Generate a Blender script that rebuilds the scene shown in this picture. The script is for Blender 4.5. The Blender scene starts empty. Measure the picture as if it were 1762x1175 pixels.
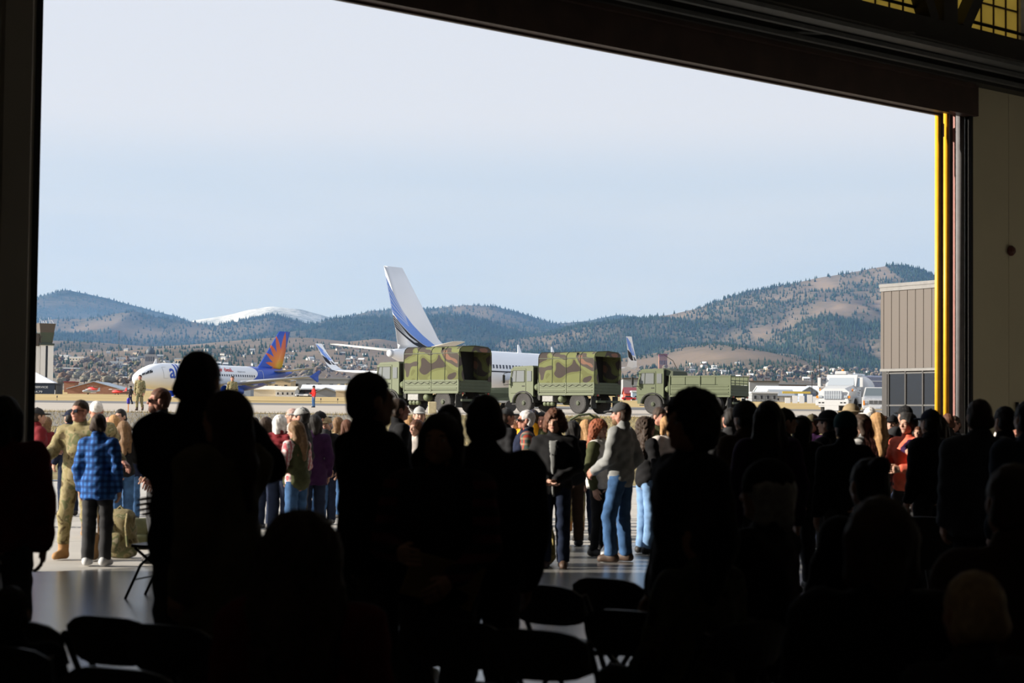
import bpy, bmesh, math, random
import numpy as np
from mathutils import Vector, Matrix, Euler

# ------------------------------------------------------------------ camera, world, sun, exposure
SC = bpy.context.scene
COL = SC.collection
FPX, CX, CY = 3200.0, 881.0, 587.5
PITCH = math.atan((725 - CY) / FPX)
ROLL = 0.0105
CAM = Vector((0, 0, 1.6))
_fw = Vector((0, math.cos(PITCH), math.sin(PITCH)))
_u0 = Vector((0, -math.sin(PITCH), math.cos(PITCH)))
_r0 = Vector((1, 0, 0))
_rt = _r0 * math.cos(ROLL) + _u0 * math.sin(ROLL)
_up = _u0 * math.cos(ROLL) - _r0 * math.sin(ROLL)
cd = bpy.data.cameras.new('camera')
cd.sensor_width = 36.0
cd.lens = FPX / 1762 * 36.0
cd.clip_end = 60000
cd.clip_start = 0.1
cd.dof.use_dof = True
cd.dof.focus_distance = 140.0
cd.dof.aperture_fstop = 4.2
cam = bpy.data.objects.new('camera', cd)
COL.objects.link(cam)
m3 = Matrix((_rt, _up, -_fw)).transposed()
cam.matrix_world = Matrix.Translation(CAM) @ m3.to_4x4()
SC.camera = cam

SC.view_settings.view_transform = 'Standard'
SC.view_settings.look = 'None'
SC.view_settings.gamma = 1.0
SC.view_settings.use_curve_mapping = False
SC.view_settings.exposure = 0.0

world = bpy.data.worlds.new('sky')
SC.world = world
world.use_nodes = True
wn, wl = world.node_tree.nodes, world.node_tree.links
wn.clear()
w_out = wn.new('ShaderNodeOutputWorld')
w_bg = wn.new('ShaderNodeBackground')
w_tc = wn.new('ShaderNodeTexCoord')
w_sep = wn.new('ShaderNodeSeparateXYZ')
w_ramp = wn.new('ShaderNodeValToRGB')
w_ramp.color_ramp.interpolation = 'EASE'
els = w_ramp.color_ramp.elements
els[0].position = 0.0; els[0].color = (0.48, 0.615, 0.855, 1)
els[1].position = 1.0; els[1].color = (0.56, 0.66, 0.84, 1)
e = els.new(0.085); e.color = (0.54, 0.66, 0.845, 1)
e = els.new(0.125); e.color = (0.60, 0.70, 0.84, 1)
e = els.new(0.165); e.color = (0.735, 0.775, 0.86, 1)
e = els.new(0.45); e.color = (0.75, 0.79, 0.87, 1)
w_map = wn.new('ShaderNodeMapping')
w_map.inputs['Scale'].default_value = (1.6, 1.6, 9.0)
w_noise = wn.new('ShaderNodeTexNoise')
w_noise.inputs['Scale'].default_value = 1.7
w_noise.inputs['Detail'].default_value = 4.0
w_noise.inputs['Roughness'].default_value = 0.5
w_cr = wn.new('ShaderNodeValToRGB')
w_cr.color_ramp.elements[0].position = 0.42; w_cr.color_ramp.elements[0].color = (0, 0, 0, 1)
w_cr.color_ramp.elements[1].position = 0.75; w_cr.color_ramp.elements[1].color = (0.55, 0.55, 0.55, 1)
w_mix = wn.new('ShaderNodeMixRGB')
w_mix.inputs['Color2'].default_value = (0.74, 0.78, 0.86, 1)
wl.new(w_tc.outputs['Generated'], w_sep.inputs[0])
wl.new(w_sep.outputs['Z'], w_ramp.inputs[0])
wl.new(w_tc.outputs['Generated'], w_map.inputs[0])
wl.new(w_map.outputs[0], w_noise.inputs['Vector'])
wl.new(w_noise.outputs['Fac'], w_cr.inputs[0])
wl.new(w_cr.outputs[0], w_mix.inputs['Fac'])
wl.new(w_ramp.outputs[0], w_mix.inputs['Color1'])
wl.new(w_mix.outputs[0], w_bg.inputs['Color'])
w_bg.inputs['Strength'].default_value = 1.0
wl.new(w_bg.outputs[0], w_out.inputs['Surface'])

SUN_AZ = math.radians(5)      # from the left, a little behind the camera
SUN_EL = math.radians(18)
sl = bpy.data.lights.new('sun', 'SUN')
sl.energy = 9.8
sl.angle = math.radians(0.53)
sl.color = (1.0, 0.92, 0.80)
sun = bpy.data.objects.new('sun', sl)
COL.objects.link(sun)
to_sun = Vector((-math.cos(SUN_AZ) * math.cos(SUN_EL), -math.sin(SUN_AZ) * math.cos(SUN_EL), math.sin(SUN_EL)))
sun.rotation_euler = to_sun.to_track_quat('Z', 'Y').to_euler()
sun.location = (-60, -10, 40)

# ------------------------------------------------------------------ helpers
R_ = random.Random(7)

def ray(px, py):
    return _rt * ((px - CX) / FPX) + _up * (-(py - CY) / FPX) + _fw

def at(px, py, d):
    """world point seen at a photo pixel at depth d along the view"""
    r = ray(px, py)
    return CAM + r * (d / r.y)

PROF = [(-60, 0), (46, 0), (52, .25), (80, 1.78), (90, 1.89), (170, 2.75), (200, 3.15), (260, 3.95), (300, 4.5), (400, 6.35),
        (600, 8.8), (800, 11.3), (1000, 16), (1500, 25), (2000, 38), (3000, 64), (4000, 90), (5000, 115), (20000, 300)]
_px_, _pz_ = np.array([p[0] for p in PROF], float), np.array([p[1] for p in PROF], float)

def gz(y):
    return float(np.interp(y, _px_, _pz_))

def ground_at(px, d):
    p = at(px, 700, d)
    return Vector((p.x, d, gz(d)))

def tag(o, label=None, cat=None, group=None, kind=None):
    if label: o['label'] = label
    if cat: o['category'] = cat
    if group: o['group'] = group
    if kind: o['kind'] = kind
    return o

def empty(name, loc=(0, 0, 0), rz=0.0, label=None, cat=None, group=None):
    o = bpy.data.objects.new(name, None)
    o.empty_display_size = 0.2
    COL.objects.link(o)
    o.location = loc
    o.rotation_euler = (0, 0, rz)
    return tag(o, label, cat, group)

def mesh_np(name, V, F, mats=None, smooth=False, midx=None):
    """V (n,3) array, F list of tuples or (m,4) array"""
    me = bpy.data.meshes.new(name)
    if isinstance(F, np.ndarray):
        n, m = len(V), len(F)
        k = F.shape[1] if m else 4
        me.vertices.add(n)
        me.vertices.foreach_set('co', np.asarray(V, np.float32).ravel())
        me.loops.add(m * k)
        me.loops.foreach_set('vertex_index', F.astype(np.int32).ravel())
        me.polygons.add(m)
        me.polygons.foreach_set('loop_start', np.arange(0, m * k, k, dtype=np.int32))
        me.polygons.foreach_set('loop_total', np.full(m, k, np.int32))
        me.update(calc_edges=True)
    else:
        me.from_pydata([tuple(v) for v in V], [], F)
        me.update()
    for mt in (mats or []):
        me.materials.append(mt)
    if midx is not None:
        me.polygons.foreach_set('material_index', np.asarray(midx, np.int32))
    if smooth:
        me.polygons.foreach_set('use_smooth', np.ones(len(me.polygons), bool))
    return me

def obj(name, me, parent=None, loc=None, rot=None, mat=None):
    o = bpy.data.objects.new(name, me)
    COL.objects.link(o)
    if parent is not None: o.parent = parent
    if loc is not None: o.location = loc
    if rot is not None: o.rotation_euler = rot
    if mat is not None:
        if not me.materials: me.materials.append(mat)
        elif me.materials[0] is not mat:
            o.material_slots[0].link = 'OBJECT'
            o.material_slots[0].material = mat
    return o

class MB:
    """collects simple solids into one mesh"""
    def __init__(s): s.v, s.f, s.m, s.cur = [], [], [], 0
    def mat(s, i): s.cur = i; return s
    def add(s, vs, fs):
        b = len(s.v)
        s.v += [tuple(v) for v in vs]
        s.f += [tuple(b + i for i in f) for f in fs]
        s.m += [s.cur] * len(fs)
        return s
    def box(s, x0, x1, y0, y1, z0, z1):
        vs = [(x, y, z) for z in (z0, z1) for y in (y0, y1) for x in (x0, x1)]
        return s.add(vs, [(0, 2, 3, 1), (4, 5, 7, 6), (0, 1, 5, 4), (2, 6, 7, 3), (0, 4, 6, 2), (1, 3, 7, 5)])
    def bbox(s, x0, x1, y0, y1, z0, z1, b=.02):
        """box with its vertical and top/bottom edges chamfered"""
        rings = []
        for z, i in ((z0, b), (z0 + b, 0), (z1 - b, 0), (z1, b)):
            X0, X1, Y0, Y1 = x0 + i, x1 - i, y0 + i, y1 - i
            rings.append([(X0 + b, Y0, z), (X1 - b, Y0, z), (X1, Y0 + b, z), (X1, Y1 - b, z), (X1 - b, Y1, z), (X0 + b, Y1, z), (X0, Y1 - b, z), (X0, Y0 + b, z)])
        return s.loft(rings, True, True)
    def loft(s, rings, cap0=True, cap1=True, closed=True):
        n = len(rings[0]); b = len(s.v)
        fs = []
        for i in range(len(rings) - 1):
            for j in range(n if closed else n - 1):
                k = (j + 1) % n
                fs.append((i * n + j, i * n + k, (i + 1) * n + k, (i + 1) * n + j))
        if cap0: fs.append(tuple(range(n - 1, -1, -1)))
        if cap1: fs.append(tuple((len(rings) - 1) * n + j for j in range(n)))
        return s.add([p for r in rings for p in r], fs)
    def prism(s, poly, axis, a, b):
        """extrude a 2-D polygon along an axis ('x','y','z') from a to b"""
        def mk(p, t):
            if axis == 'x': return (t, p[0], p[1])
            if axis == 'y': return (p[0], t, p[1])
            return (p[0], p[1], t)
        return s.loft([[mk(p, a) for p in poly], [mk(p, b) for p in poly]])
    def lathe(s, prof, c=(0, 0, 0), axis='z', n=20, cap=True):
        """prof: list of (radius, t) along the axis"""
        rings = []
        for r, t in prof:
            ring = []
            for j in range(n):
                a = 2 * math.pi * j / n
                u, v = r * math.cos(a), r * math.sin(a)
                p = {'z': (u, v, t), 'x': (t, u, v), 'y': (v, t, u)}[axis]
                ring.append((p[0] + c[0], p[1] + c[1], p[2] + c[2]))
            rings.append(ring)
        return s.loft(rings, cap, cap)
    def tube(s, pts, r, n=8):
        pts = [Vector(p) for p in pts]
        rr = r if isinstance(r, (list, tuple)) else [r] * len(pts)
        rings = []
        for i, p in enumerate(pts):
            d = (pts[min(i + 1, len(pts) - 1)] - pts[max(i - 1, 0)]).normalized()
            a = d.orthogonal().normalized() if i == 0 else (a - d * a.dot(d)).normalized()
            b = d.cross(a)
            rings.append([p + (a * math.cos(2 * math.pi * j / n) + b * math.sin(2 * math.pi * j / n)) * rr[i] for j in range(n)])
        return s.loft(rings)
    def bar(s, p, q, w, h):
        """square bar between two points"""
        p, q = Vector(p), Vector(q)
        d = (q - p).normalized()
        up = Vector((0, 0, 1)) if abs(d.z) < .9 else Vector((0, 1, 0))
        a = d.cross(up).normalized(); b = a.cross(d)
        rg = lambda c: [c + a * w / 2 + b * h / 2, c - a * w / 2 + b * h / 2, c - a * w / 2 - b * h / 2, c + a * w / 2 - b * h / 2]
        return s.loft([rg(p), rg(q)])
    def mesh(s, name, mats, smooth=False):
        if not isinstance(mats, (list, tuple)): mats = [mats]
        me = mesh_np(name, s.v, s.f, mats, smooth, s.m)
        return me
    def build(s, name, mats, parent=None, loc=None, rot=None, smooth=False):
        return obj(name, s.mesh(name, mats, smooth), parent, loc, rot)

def struct(o): o['kind'] = 'structure'; return o

def copy_tree(o, parent=None):
    c = o.copy(); COL.objects.link(c); c.parent = parent
    for ch in list(o.children): copy_tree(ch, c)
    return c

# ------------------------------------------------------------------ materials
def _new(name):
    m = bpy.data.materials.new(name); m.use_nodes = True
    nt = m.node_tree
    b = nt.nodes['Principled BSDF']
    return m, nt.nodes, nt.links, b

def mat(name, col, rough=.6, metal=0.0, var=.12, scale=8.0, bump=0.0, spec=.4, coord='Object'):
    """plain procedural material: colour with fine noise variation and optional bump"""
    m, n, l, b = _new(name)
    b.inputs['Roughness'].default_value = rough
    b.inputs['Metallic'].default_value = metal
    b.inputs['Specular IOR Level'].default_value = spec
    tc = n.new('ShaderNodeTexCoord')
    nz = n.new('ShaderNodeTexNoise')
    nz.inputs['Scale'].default_value = scale
    nz.inputs['Detail'].default_value = 4
    l.new(tc.outputs[coord], nz.inputs['Vector'])
    rp = n.new('ShaderNodeValToRGB')
    rp.color_ramp.elements[0].position = .3
    rp.color_ramp.elements[1].position = .7
    rp.color_ramp.elements[0].color = tuple(c * (1 - var) for c in col) + (1,)
    rp.color_ramp.elements[1].color = tuple(min(1, c * (1 + var)) for c in col) + (1,)
    l.new(nz.outputs['Fac'], rp.inputs[0])
    l.new(rp.outputs[0], b.inputs['Base Color'])
    if bump:
        bp = n.new('ShaderNodeBump')
        bp.inputs['Strength'].default_value = bump
        bp.inputs['Distance'].default_value = .02
        l.new(nz.outputs['Fac'], bp.inputs['Height'])
        l.new(bp.outputs[0], b.inputs['Normal'])
    return m

def blotch(name, cols, scale=3.0, stretch=(1, 1, 1), stops=None, rough=.85, detail=2.0, coord='Object', dist=.6, fine=None):
    """constant-step noise blotches: camouflage, patchy ground, forest and grass"""
    m, n, l, b = _new(name)
    b.inputs['Roughness'].default_value = rough
    b.inputs['Specular IOR Level'].default_value = .2
    tc = n.new('ShaderNodeTexCoord'); mp = n.new('ShaderNodeMapping')
    mp.inputs['Scale'].default_value = stretch
    nz = n.new('ShaderNodeTexNoise')
    nz.inputs['Scale'].default_value = scale
    nz.inputs['Detail'].default_value = detail
    nz.inputs['Distortion'].default_value = dist
    rp = n.new('ShaderNodeValToRGB')
    rp.color_ramp.interpolation = 'CONSTANT' if fine is None else 'LINEAR'
    k = len(cols)
    stops = stops or [0] + [.36 + .28 * i / max(1, k - 2) for i in range(k - 1)]
    e = rp.color_ramp.elements
    e[0].position = stops[0]; e[0].color = tuple(cols[0]) + (1,)
    e[1].position = stops[-1]; e[1].color = tuple(cols[-1]) + (1,)
    for p, c in zip(stops[1:-1], cols[1:-1]):
        q = e.new(p); q.color = tuple(c) + (1,)
    l.new(tc.outputs[coord], mp.inputs[0]); l.new(mp.outputs[0], nz.inputs['Vector'])
    l.new(nz.outputs['Fac'], rp.inputs[0])
    l.new(rp.outputs[0], b.inputs['Base Color'])
    return m

def plaid(name, base, c2, c3, k=70, kz=60, w=.25):
    """woven check: two crossing sets of bands in the cloth's own coordinates"""
    m, n, l, b = _new(name)
    b.inputs['Roughness'].default_value = .9
    b.inputs['Specular IOR Level'].default_value = .15
    tc = n.new('ShaderNodeTexCoord'); sp = n.new('ShaderNodeSeparateXYZ')
    l.new(tc.outputs['Object'], sp.inputs[0])
    def band(out, k_, off):
        a = n.new('ShaderNodeMath'); a.operation = 'MULTIPLY_ADD'; a.inputs[1].default_value = k_; a.inputs[2].default_value = off
        l.new(out, a.inputs[0])
        s_ = n.new('ShaderNodeMath'); s_.operation = 'SINE'; l.new(a.outputs[0], s_.inputs[0])
        g = n.new('ShaderNodeMapRange'); g.inputs['From Min'].default_value = w - .15; g.inputs['From Max'].default_value = w + .15
        l.new(s_.outputs[0], g.inputs['Value'])
        return g.outputs[0]
    mx1 = n.new('ShaderNodeMixRGB'); mx1.inputs['Color1'].default_value = (*base, 1); mx1.inputs['Color2'].default_value = (*c2, 1)
    l.new(band(sp.outputs['X'], k, .4), mx1.inputs['Fac'])
    mx2 = n.new('ShaderNodeMixRGB'); mx2.blend_type = 'MIX'; mx2.inputs['Color2'].default_value = (*c3, 1)
    ml = n.new('ShaderNodeMath'); ml.operation = 'MULTIPLY'; ml.inputs[1].default_value = .65
    l.new(band(sp.outputs['Z'], kz, 1.0), ml.inputs[0]); l.new(ml.outputs[0], mx2.inputs['Fac'])
    l.new(mx1.outputs[0], mx2.inputs['Color1'])
    l.new(mx2.outputs[0], b.inputs['Base Color'])
    return m

def glass(name, col=(.02, .025, .03), rough=.06):
    m, n, l, b = _new(name)
    b.inputs['Base Color'].default_value = (*col, 1)
    b.inputs['Roughness'].default_value = rough
    b.inputs['Specular IOR Level'].default_value = .6
    return m

def text_mesh(name, body, size, mt, bold=0.0, width=None, extrude=0.0, space=1.0):
    """lettering as a mesh lying in local XY, origin at lower left"""
    cu = bpy.data.curves.new(name, 'FONT')
    cu.body = body; cu.size = size; cu.offset = bold; cu.extrude = extrude; cu.space_character = space
    cu.resolution_u = 3
    o = bpy.data.objects.new(name, cu); COL.objects.link(o)
    dg = bpy.context.evaluated_depsgraph_get(); dg.update()
    me = bpy.data.meshes.new_from_object(o.evaluated_get(dg))
    bpy.data.objects.remove(o); bpy.data.curves.remove(cu)
    if width:
        xs = [v.co.x for v in me.vertices]
        k = width / (max(xs) - min(xs)); x0 = min(xs)
        for v in me.vertices: v.co.x = (v.co.x - x0) * k
    me.materials.clear(); me.materials.append(mt)
    me.name = name
    return me
# ------------------------------------------------------------------ shared materials
M_FLOOR = mat('floor_concrete', (.20, .195, .185), .24, var=.10, scale=1.2, spec=.5)
M_APRON = mat('apron_concrete', (.40, .375, .335), .85, var=.07, scale=.8)
M_TAXI = mat('taxiway_concrete', (.40, .35, .29), .9, var=.05, scale=.25)
M_ASPH = mat('asphalt', (.135, .13, .125), .9, var=.12, scale=.3)
M_DRY = blotch('dry_grass', [(.31, .22, .09), (.41, .30, .13), (.48, .355, .165)], .05, (1, 2.5, 1), [.3, .5, .7], .95, 5, fine=1)
M_BANK = blotch('bank_grass', [(.12, .105, .05), (.22, .175, .085), (.31, .25, .12)], .5, (1, 1, 1), [.3, .5, .7], .95, 6, fine=1)
M_GRAVEL = mat('gravel', (.17, .155, .13), .95, var=.35, scale=9)
M_DARKST = mat('painted_steel_dark', (.020, .019, .018), .5, var=.25, scale=3)
M_BROWNST = mat('brown_steel', (.055, .030, .024), .5, var=.25, scale=3)
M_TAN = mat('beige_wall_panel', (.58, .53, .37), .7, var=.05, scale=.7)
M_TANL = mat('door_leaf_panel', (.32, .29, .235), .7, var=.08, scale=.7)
M_YELST = mat('yellow_paint', (.72, .36, .015), .45, var=.08, scale=6)
M_GRAYST = mat('grey_column_paint', (.24, .23, .235), .6, var=.10, scale=9)
M_PINK = mat('red_primer_edge', (.30, .12, .10), .6)
M_BLACK = mat('black_rubber', (.008, .008, .008), .7)
M_INT = mat('hangar_lining', (.70, .67, .61), .9)
M_ROOFST = mat('roof_steel', (.10, .105, .105), .6)

# ------------------------------------------------------------------ hangar
P0 = at(60, 700, 19.12); P1 = at(1612, 700, 29.2)
O_ = Vector((P0.x, P0.y, 0)); U_ = Vector((P1.x - P0.x, P1.y - P0.y, 0)); DW = U_.length; U_.normalize()
N_ = Vector((U_.y, -U_.x, 0))          # into the hangar, towards the camera
HB = at(1605, 196, 29.2).z
ANG = math.atan2(U_.y, U_.x)
DOOR = Matrix((( U_.x, N_.x, 0, O_.x), (U_.y, N_.y, 0, O_.y), (0, 0, 1, 0), (0, 0, 0, 1)))

def dstruct(name, mb, mats, kind=True, smooth=False):
    """build in door-plane coordinates (along the door, into the hangar, up)"""
    v = [tuple(DOOR @ Vector(p)) for p in mb.v]
    f = [tuple(reversed(q)) for q in mb.f]      # the frame is left-handed
    o = obj(name, mesh_np(name, v, f, mats if isinstance(mats, list) else [mats], smooth, mb.m))
    return struct(o) if kind else o

T0, T1, NB = -14.0, DW + 9.0, 46.0
dstruct('floor', MB().box(T0, T1, -.05, NB, -.3, 0), M_FLOOR)
dstruct('ceiling', MB().box(T0, T1, -.4, NB, 13.0, 13.2), M_INT)
dstruct('wall_back', MB().box(T0, T1, NB, NB + .2, 0, 13), M_INT)
dstruct('wall_side', MB().box(T0 - .2, T0, -.3, NB, 0, 13), M_INT)
dstruct('wall_far_side', MB().box(T1, T1 + .2, -.3, NB, 0, 13), M_INT)
# left door leaf: ribbed panels with a black edge seal
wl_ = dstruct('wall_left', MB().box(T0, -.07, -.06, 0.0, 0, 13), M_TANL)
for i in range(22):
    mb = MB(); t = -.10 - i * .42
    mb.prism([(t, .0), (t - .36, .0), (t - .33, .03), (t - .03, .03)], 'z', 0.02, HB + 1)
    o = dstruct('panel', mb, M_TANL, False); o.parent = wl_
dstruct('trim_1', MB().box(-.08, .0, -.35, .0, 0, HB + .1), M_BLACK)
# right wall: beige panels above the floor, inside the opening's end
WR = DW + .75
wr_ = dstruct('wall_right', MB().box(WR, T1, .05, .12, 0, HB + .55), M_TAN)
for i in range(9):
    o = dstruct('panel', MB().box(WR + .01 + i * 1.0, WR + 1.0 + i * 1.0, .12, .135, .02, HB + .53), M_TAN, False); o.parent = wr_
dstruct('trim_2', MB().box(WR - .05, WR, .03, .15, 0, HB + .6), M_BLACK)  # black strip painting the dark gap between column and beige wall
# steel around the right end of the opening
yel = []
for k, t in enumerate((.03, .19)):
    mb = MB().lathe([(.045, 0), (.045, HB + .25)], (0, 0, 0), n=14)
    p = DOOR @ Vector((t, .10 - .02 * k, 0))
for k, (tx, nn) in enumerate(((.045, -.02), (.29, -.035))):
    p = DOOR @ Vector((DW + tx, nn, 0))
    o = MB().lathe([(.043, 0), (.043, HB + .28)], n=16).build('yellow_guard_pipe', M_YELST, loc=p, smooth=False)
    for q in o.data.polygons: q.use_smooth = len(q.vertices) == 4
    tag(o, ['yellow steel guard pipe at the opening edge, nearer the sky', 'yellow steel guard pipe next to the brown channel and grey column'][k], 'pipe', 'yellow guard pipes')
ch = dstruct('trim_3', MB().box(DW + .09, DW + .17, -.035, .0, 0, HB + .4).box(DW + .36, DW + .50, -.05, -.01, 0, HB + .4), M_BROWNST)
dstruct('trim_4', MB().box(DW + .345, DW + .372, .05, .09, 0, HB + .3), M_PINK)
rv = MB()
for i in range(46): rv.box(DW + .352, DW + .364, .09, .10, .1 + i * .14, .115 + i * .14)
dstruct('rivet', rv, M_GRAYST, False).parent = bpy.data.objects['trim_4']
col_ = MB().lathe([(.105, 0), (.105, HB + .35)], n=20).build('grey_column', M_GRAYST, loc=DOOR @ Vector((DW + .66, -.07, 0)))
for q in col_.data.polygons: q.use_smooth = len(q.vertices) == 4
tag(col_, 'round grey steel column beside the yellow pipes and beige wall', 'column')
bp = MB().box(-.17, .17, -.17, .17, 0, .03)
bp.build('base_plate', M_GRAYST, col_)
cab = MB().bbox(-.035, .035, -.035, .035, 0, .22, .01).build('junction_box', mat('box_grey', (.4, .4, .38)), loc=DOOR @ Vector((DW + .165, -.03, HB - .35)))
tag(cab, 'small grey junction box between the yellow pipes near the top', 'junction box')
MB().tube([(0, 0, 0), (0, 0, -.55)], .018).build('conduit', M_BLACK, cab)
# header above the door
dstruct('trim_5', MB().box(T0, DW + .02, .0, .22, HB, HB + .52).box(T0, DW + .62, .22, .30, HB + .46, HB + .52).box(DW + .02, DW + .80, .0, .22, HB + .03, HB + .52), M_BROWNST)
dstruct('trim_6', MB().box(T0, DW + .02, .0, .06, HB - .03, HB), M_BROWNST)
dstruct('trim_7', MB().box(T0, T1, .42, .50, HB + .56, HB + .62).box(T0, T1, .62, .70, HB + .66, HB + .72).box(T0, T1, .40, .95, HB + .74, HB + .80), M_ROOFST)
dstruct('trim_8', MB().box(T0, T1, .05, .38, HB + .52, HB + 1.30), M_DARKST)
dstruct('trim_9', MB().tube([(T0, .75, HB + .98), (T1, .75, HB + .84)], .035), M_ROOFST)
dstruct('trim_10', MB().tube([(DW - 1.6, .75, HB + .93), (DW - 4.4, .40, HB + .6)], .03).tube([(DW + .8, .75, HB + .85), (DW + 2.4, .40, HB + .62)], .03), M_ROOFST)
dstruct('trim_11', MB().box(T0, T1, .02, .42, HB + 1.28, HB + 1.36).box(T0, T1, .38, .42, HB + .9, HB + 1.28), M_DARKST)
# translucent window band high above the door
M_PANE, n_, l_, b_ = _new('yellow_fibreglass')
n_.remove(b_)
trn = n_.new('ShaderNodeBsdfTranslucent'); dif = n_.new('ShaderNodeBsdfDiffuse'); mxs = n_.new('ShaderNodeMixShader')
nzt = n_.new('ShaderNodeTexNoise'); nzt.inputs['Scale'].default_value = 3.0
rpt = n_.new('ShaderNodeValToRGB'); rpt.color_ramp.elements[0].color = (.34, .285, .115, 1); rpt.color_ramp.elements[1].color = (.46, .39, .17, 1)
tct = n_.new('ShaderNodeTexCoord')
l_.new(tct.outputs['Object'], nzt.inputs['Vector']); l_.new(nzt.outputs['Fac'], rpt.inputs[0]); l_.new(rpt.outputs[0], trn.inputs['Color'])
dif.inputs['Color'].default_value = (.30, .25, .10, 1); mxs.inputs[0].default_value = .3
l_.new(trn.outputs[0], mxs.inputs[1]); l_.new(dif.outputs[0], mxs.inputs[2])
l_.new(mxs.outputs[0], n_['Material Output'].inputs['Surface'])
ZW = HB + 1.30; TW0, TW1 = DW - 6.0, DW + 2.35
win = empty('window_1', DOOR @ Vector((TW0, 0, ZW))); win['kind'] = 'structure'
PW, PH = .345, .34
ncol = int((TW1 - TW0) / PW)
for i in range(ncol):
    for j in range(5):
        mb = MB().box(TW0 + i * PW + .008, TW0 + (i + 1) * PW - .008, -.06, -.05, ZW + j * PH + .008, ZW + (j + 1) * PH - .008)
        o = dstruct('pane', mb, M_PANE, False)
        o.parent = win; o.matrix_parent_inverse = Matrix.Translation(-win.location)
fr = MB()
for i in range(ncol + 1): fr.box(TW0 + i * PW - .012, TW0 + i * PW + .012, -.08, -.03, ZW, ZW + 5 * PH)
for j in range(6): fr.box(TW0, TW1, -.08, -.03, ZW + j * PH - .012, ZW + j * PH + .012)
o = dstruct('window_frame', fr, M_BROWNST, False); o.parent = win; o.matrix_parent_inverse = Matrix.Translation(-win.location)
dstruct('wall_upper', MB().box(T0, TW0 - .02, -.08, .02, HB + .3, 13).box(TW0 + ncol * PW, T1, -.08, .02, HB + .3, 13).box(TW0 - .02, TW0 + ncol * PW, -.08, .02, ZW + 5 * PH, 13), M_INT)
tr = MB()
tr.bar((DW - 2.0, .25, ZW), (DW - 3.1, .25, ZW + 2.2), .16, .16)
dstruct('trim_12', MB().bar((DW - .55, .25, ZW + .05), (DW - 1.55, .25, ZW + 1.9), .26, .2), M_DARKST)
dstruct('trim_13', MB().bar((DW - .12, .25, ZW), (DW - .12, .25, ZW + 2.4), .36, .2), M_DARKST)
dstruct('trim_14', MB().bar((DW + .25, .25, ZW + .05), (DW + 1.5, .25, ZW + 1.9), .24, .2), M_DARKST)
dstruct('trim_15', MB().tube([(T0, .15, ZW + .30), (T1, .15, ZW + .24)], .025), M_BLACK)
# wall things on the beige wall
bell = MB().lathe([(.02, 0), (.085, .02), (.09, .05), (.06, .09), (.0, .10)], axis='y', n=18)
pb = at(1744, 431, 30.2)
qb = DOOR.inverted() @ pb
bo = dstruct('alarm_bell', MB().lathe([(.06, 0), (.085, .02), (.085, .05), (.055, .09), (.01, .10)], (qb.x, .135, qb.z), axis='y', n=18), mat('dark_red_bell', (.09, .02, .015), .4), False)
tag(bo, 'small round dark red alarm bell high on the beige wall', 'bell')
qc = DOOR.inverted() @ at(1745, 720, 30.4)
ec = empty('electrical_cabinet', DOOR @ Vector((qc.x, .135, 1.0)), ANG, 'grey electrical cabinet on the beige wall beside the grey-jacketed man', 'cabinet')
M_CAB = mat('cabinet_grey', (.20, .20, .19), .5)
MB().bbox(-.27, .27, -.22, 0, -.3, .62, .015).build('body', M_CAB, ec)
MB().bbox(-.24, .24, -.24, -.22, -.27, .59, .008).build('door', mat('cabinet_door', (.26, .26, .25), .45), ec)
MB().bbox(.12, .17, -.27, -.24, .05, .25, .008).build('handle', M_BLACK, ec)
MB().box(-.34, .34, -.01, .0, .64, .80).build('back_plate', M_TAN, ec)
MB().box(-.34, .34, -.02, .0, .80, .83).build('frame_rail', M_BROWNST, ec)
MB().tube([(0, -.03, .83), (0, -.03, 1.0)], .025).build('conduit', M_BLACK, ec)

# ------------------------------------------------------------------ ground
def band(name, y0, y1, x0f, x1f, m, dz=0.0, n=24, nx=2, y0b=None, y1b=None, x=(0, 1)):
    """strip of ground following the airfield profile; near and far edges may slant from x[0] to x[1]"""
    V, F = [], []
    for i in range(n + 1):
        for j in range(nx + 1):
            f = j / nx
            a = y0 + ((y0b if y0b is not None else y0) - y0) * f
            b = y1 + ((y1b if y1b is not None else y1) - y1) * f
            y = a + (b - a) * i / n
            xx = x0f(y) + (x1f(y) - x0f(y)) * f
            V.append((xx, y, tz(xx, y) + dz))
    for i in range(n):
        for j in range(nx):
            k = i * (nx + 1) + j
            F.append((k, k + 1, k + nx + 2, k + nx + 1))
    return struct(obj(name, mesh_np(name, V, F, [m], True)))

_rs = np.random.RandomState(5)
_NG = _rs.rand(256, 256)
def vnoise(x, y):
    x, y = np.asarray(x, float), np.asarray(y, float)
    xi, yi = np.floor(x).astype(int), np.floor(y).astype(int)
    fx, fy = x - xi, y - yi
    fx, fy = fx * fx * (3 - 2 * fx), fy * fy * (3 - 2 * fy)
    g = lambda a, b: _NG[a % 256, b % 256]
    return (g(xi, yi) * (1 - fx) + g(xi + 1, yi) * fx) * (1 - fy) + (g(xi, yi + 1) * (1 - fx) + g(xi + 1, yi + 1) * fx) * fy
def fbm(x, y, o=4):
    s_, a = 0, .5
    for i in range(o):
        s_ = s_ + a * vnoise(x * 2 ** i + 17 * i, y * 2 ** i + 31 * i); a *= .5
    return s_
def tz(x, y):
    z = gz(y)
    if y > 1500: z += (float(fbm(x / 700 + 3, y / 500)) - .47) * 25 * min(1, (y - 1500) / 1500)
    return z

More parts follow.
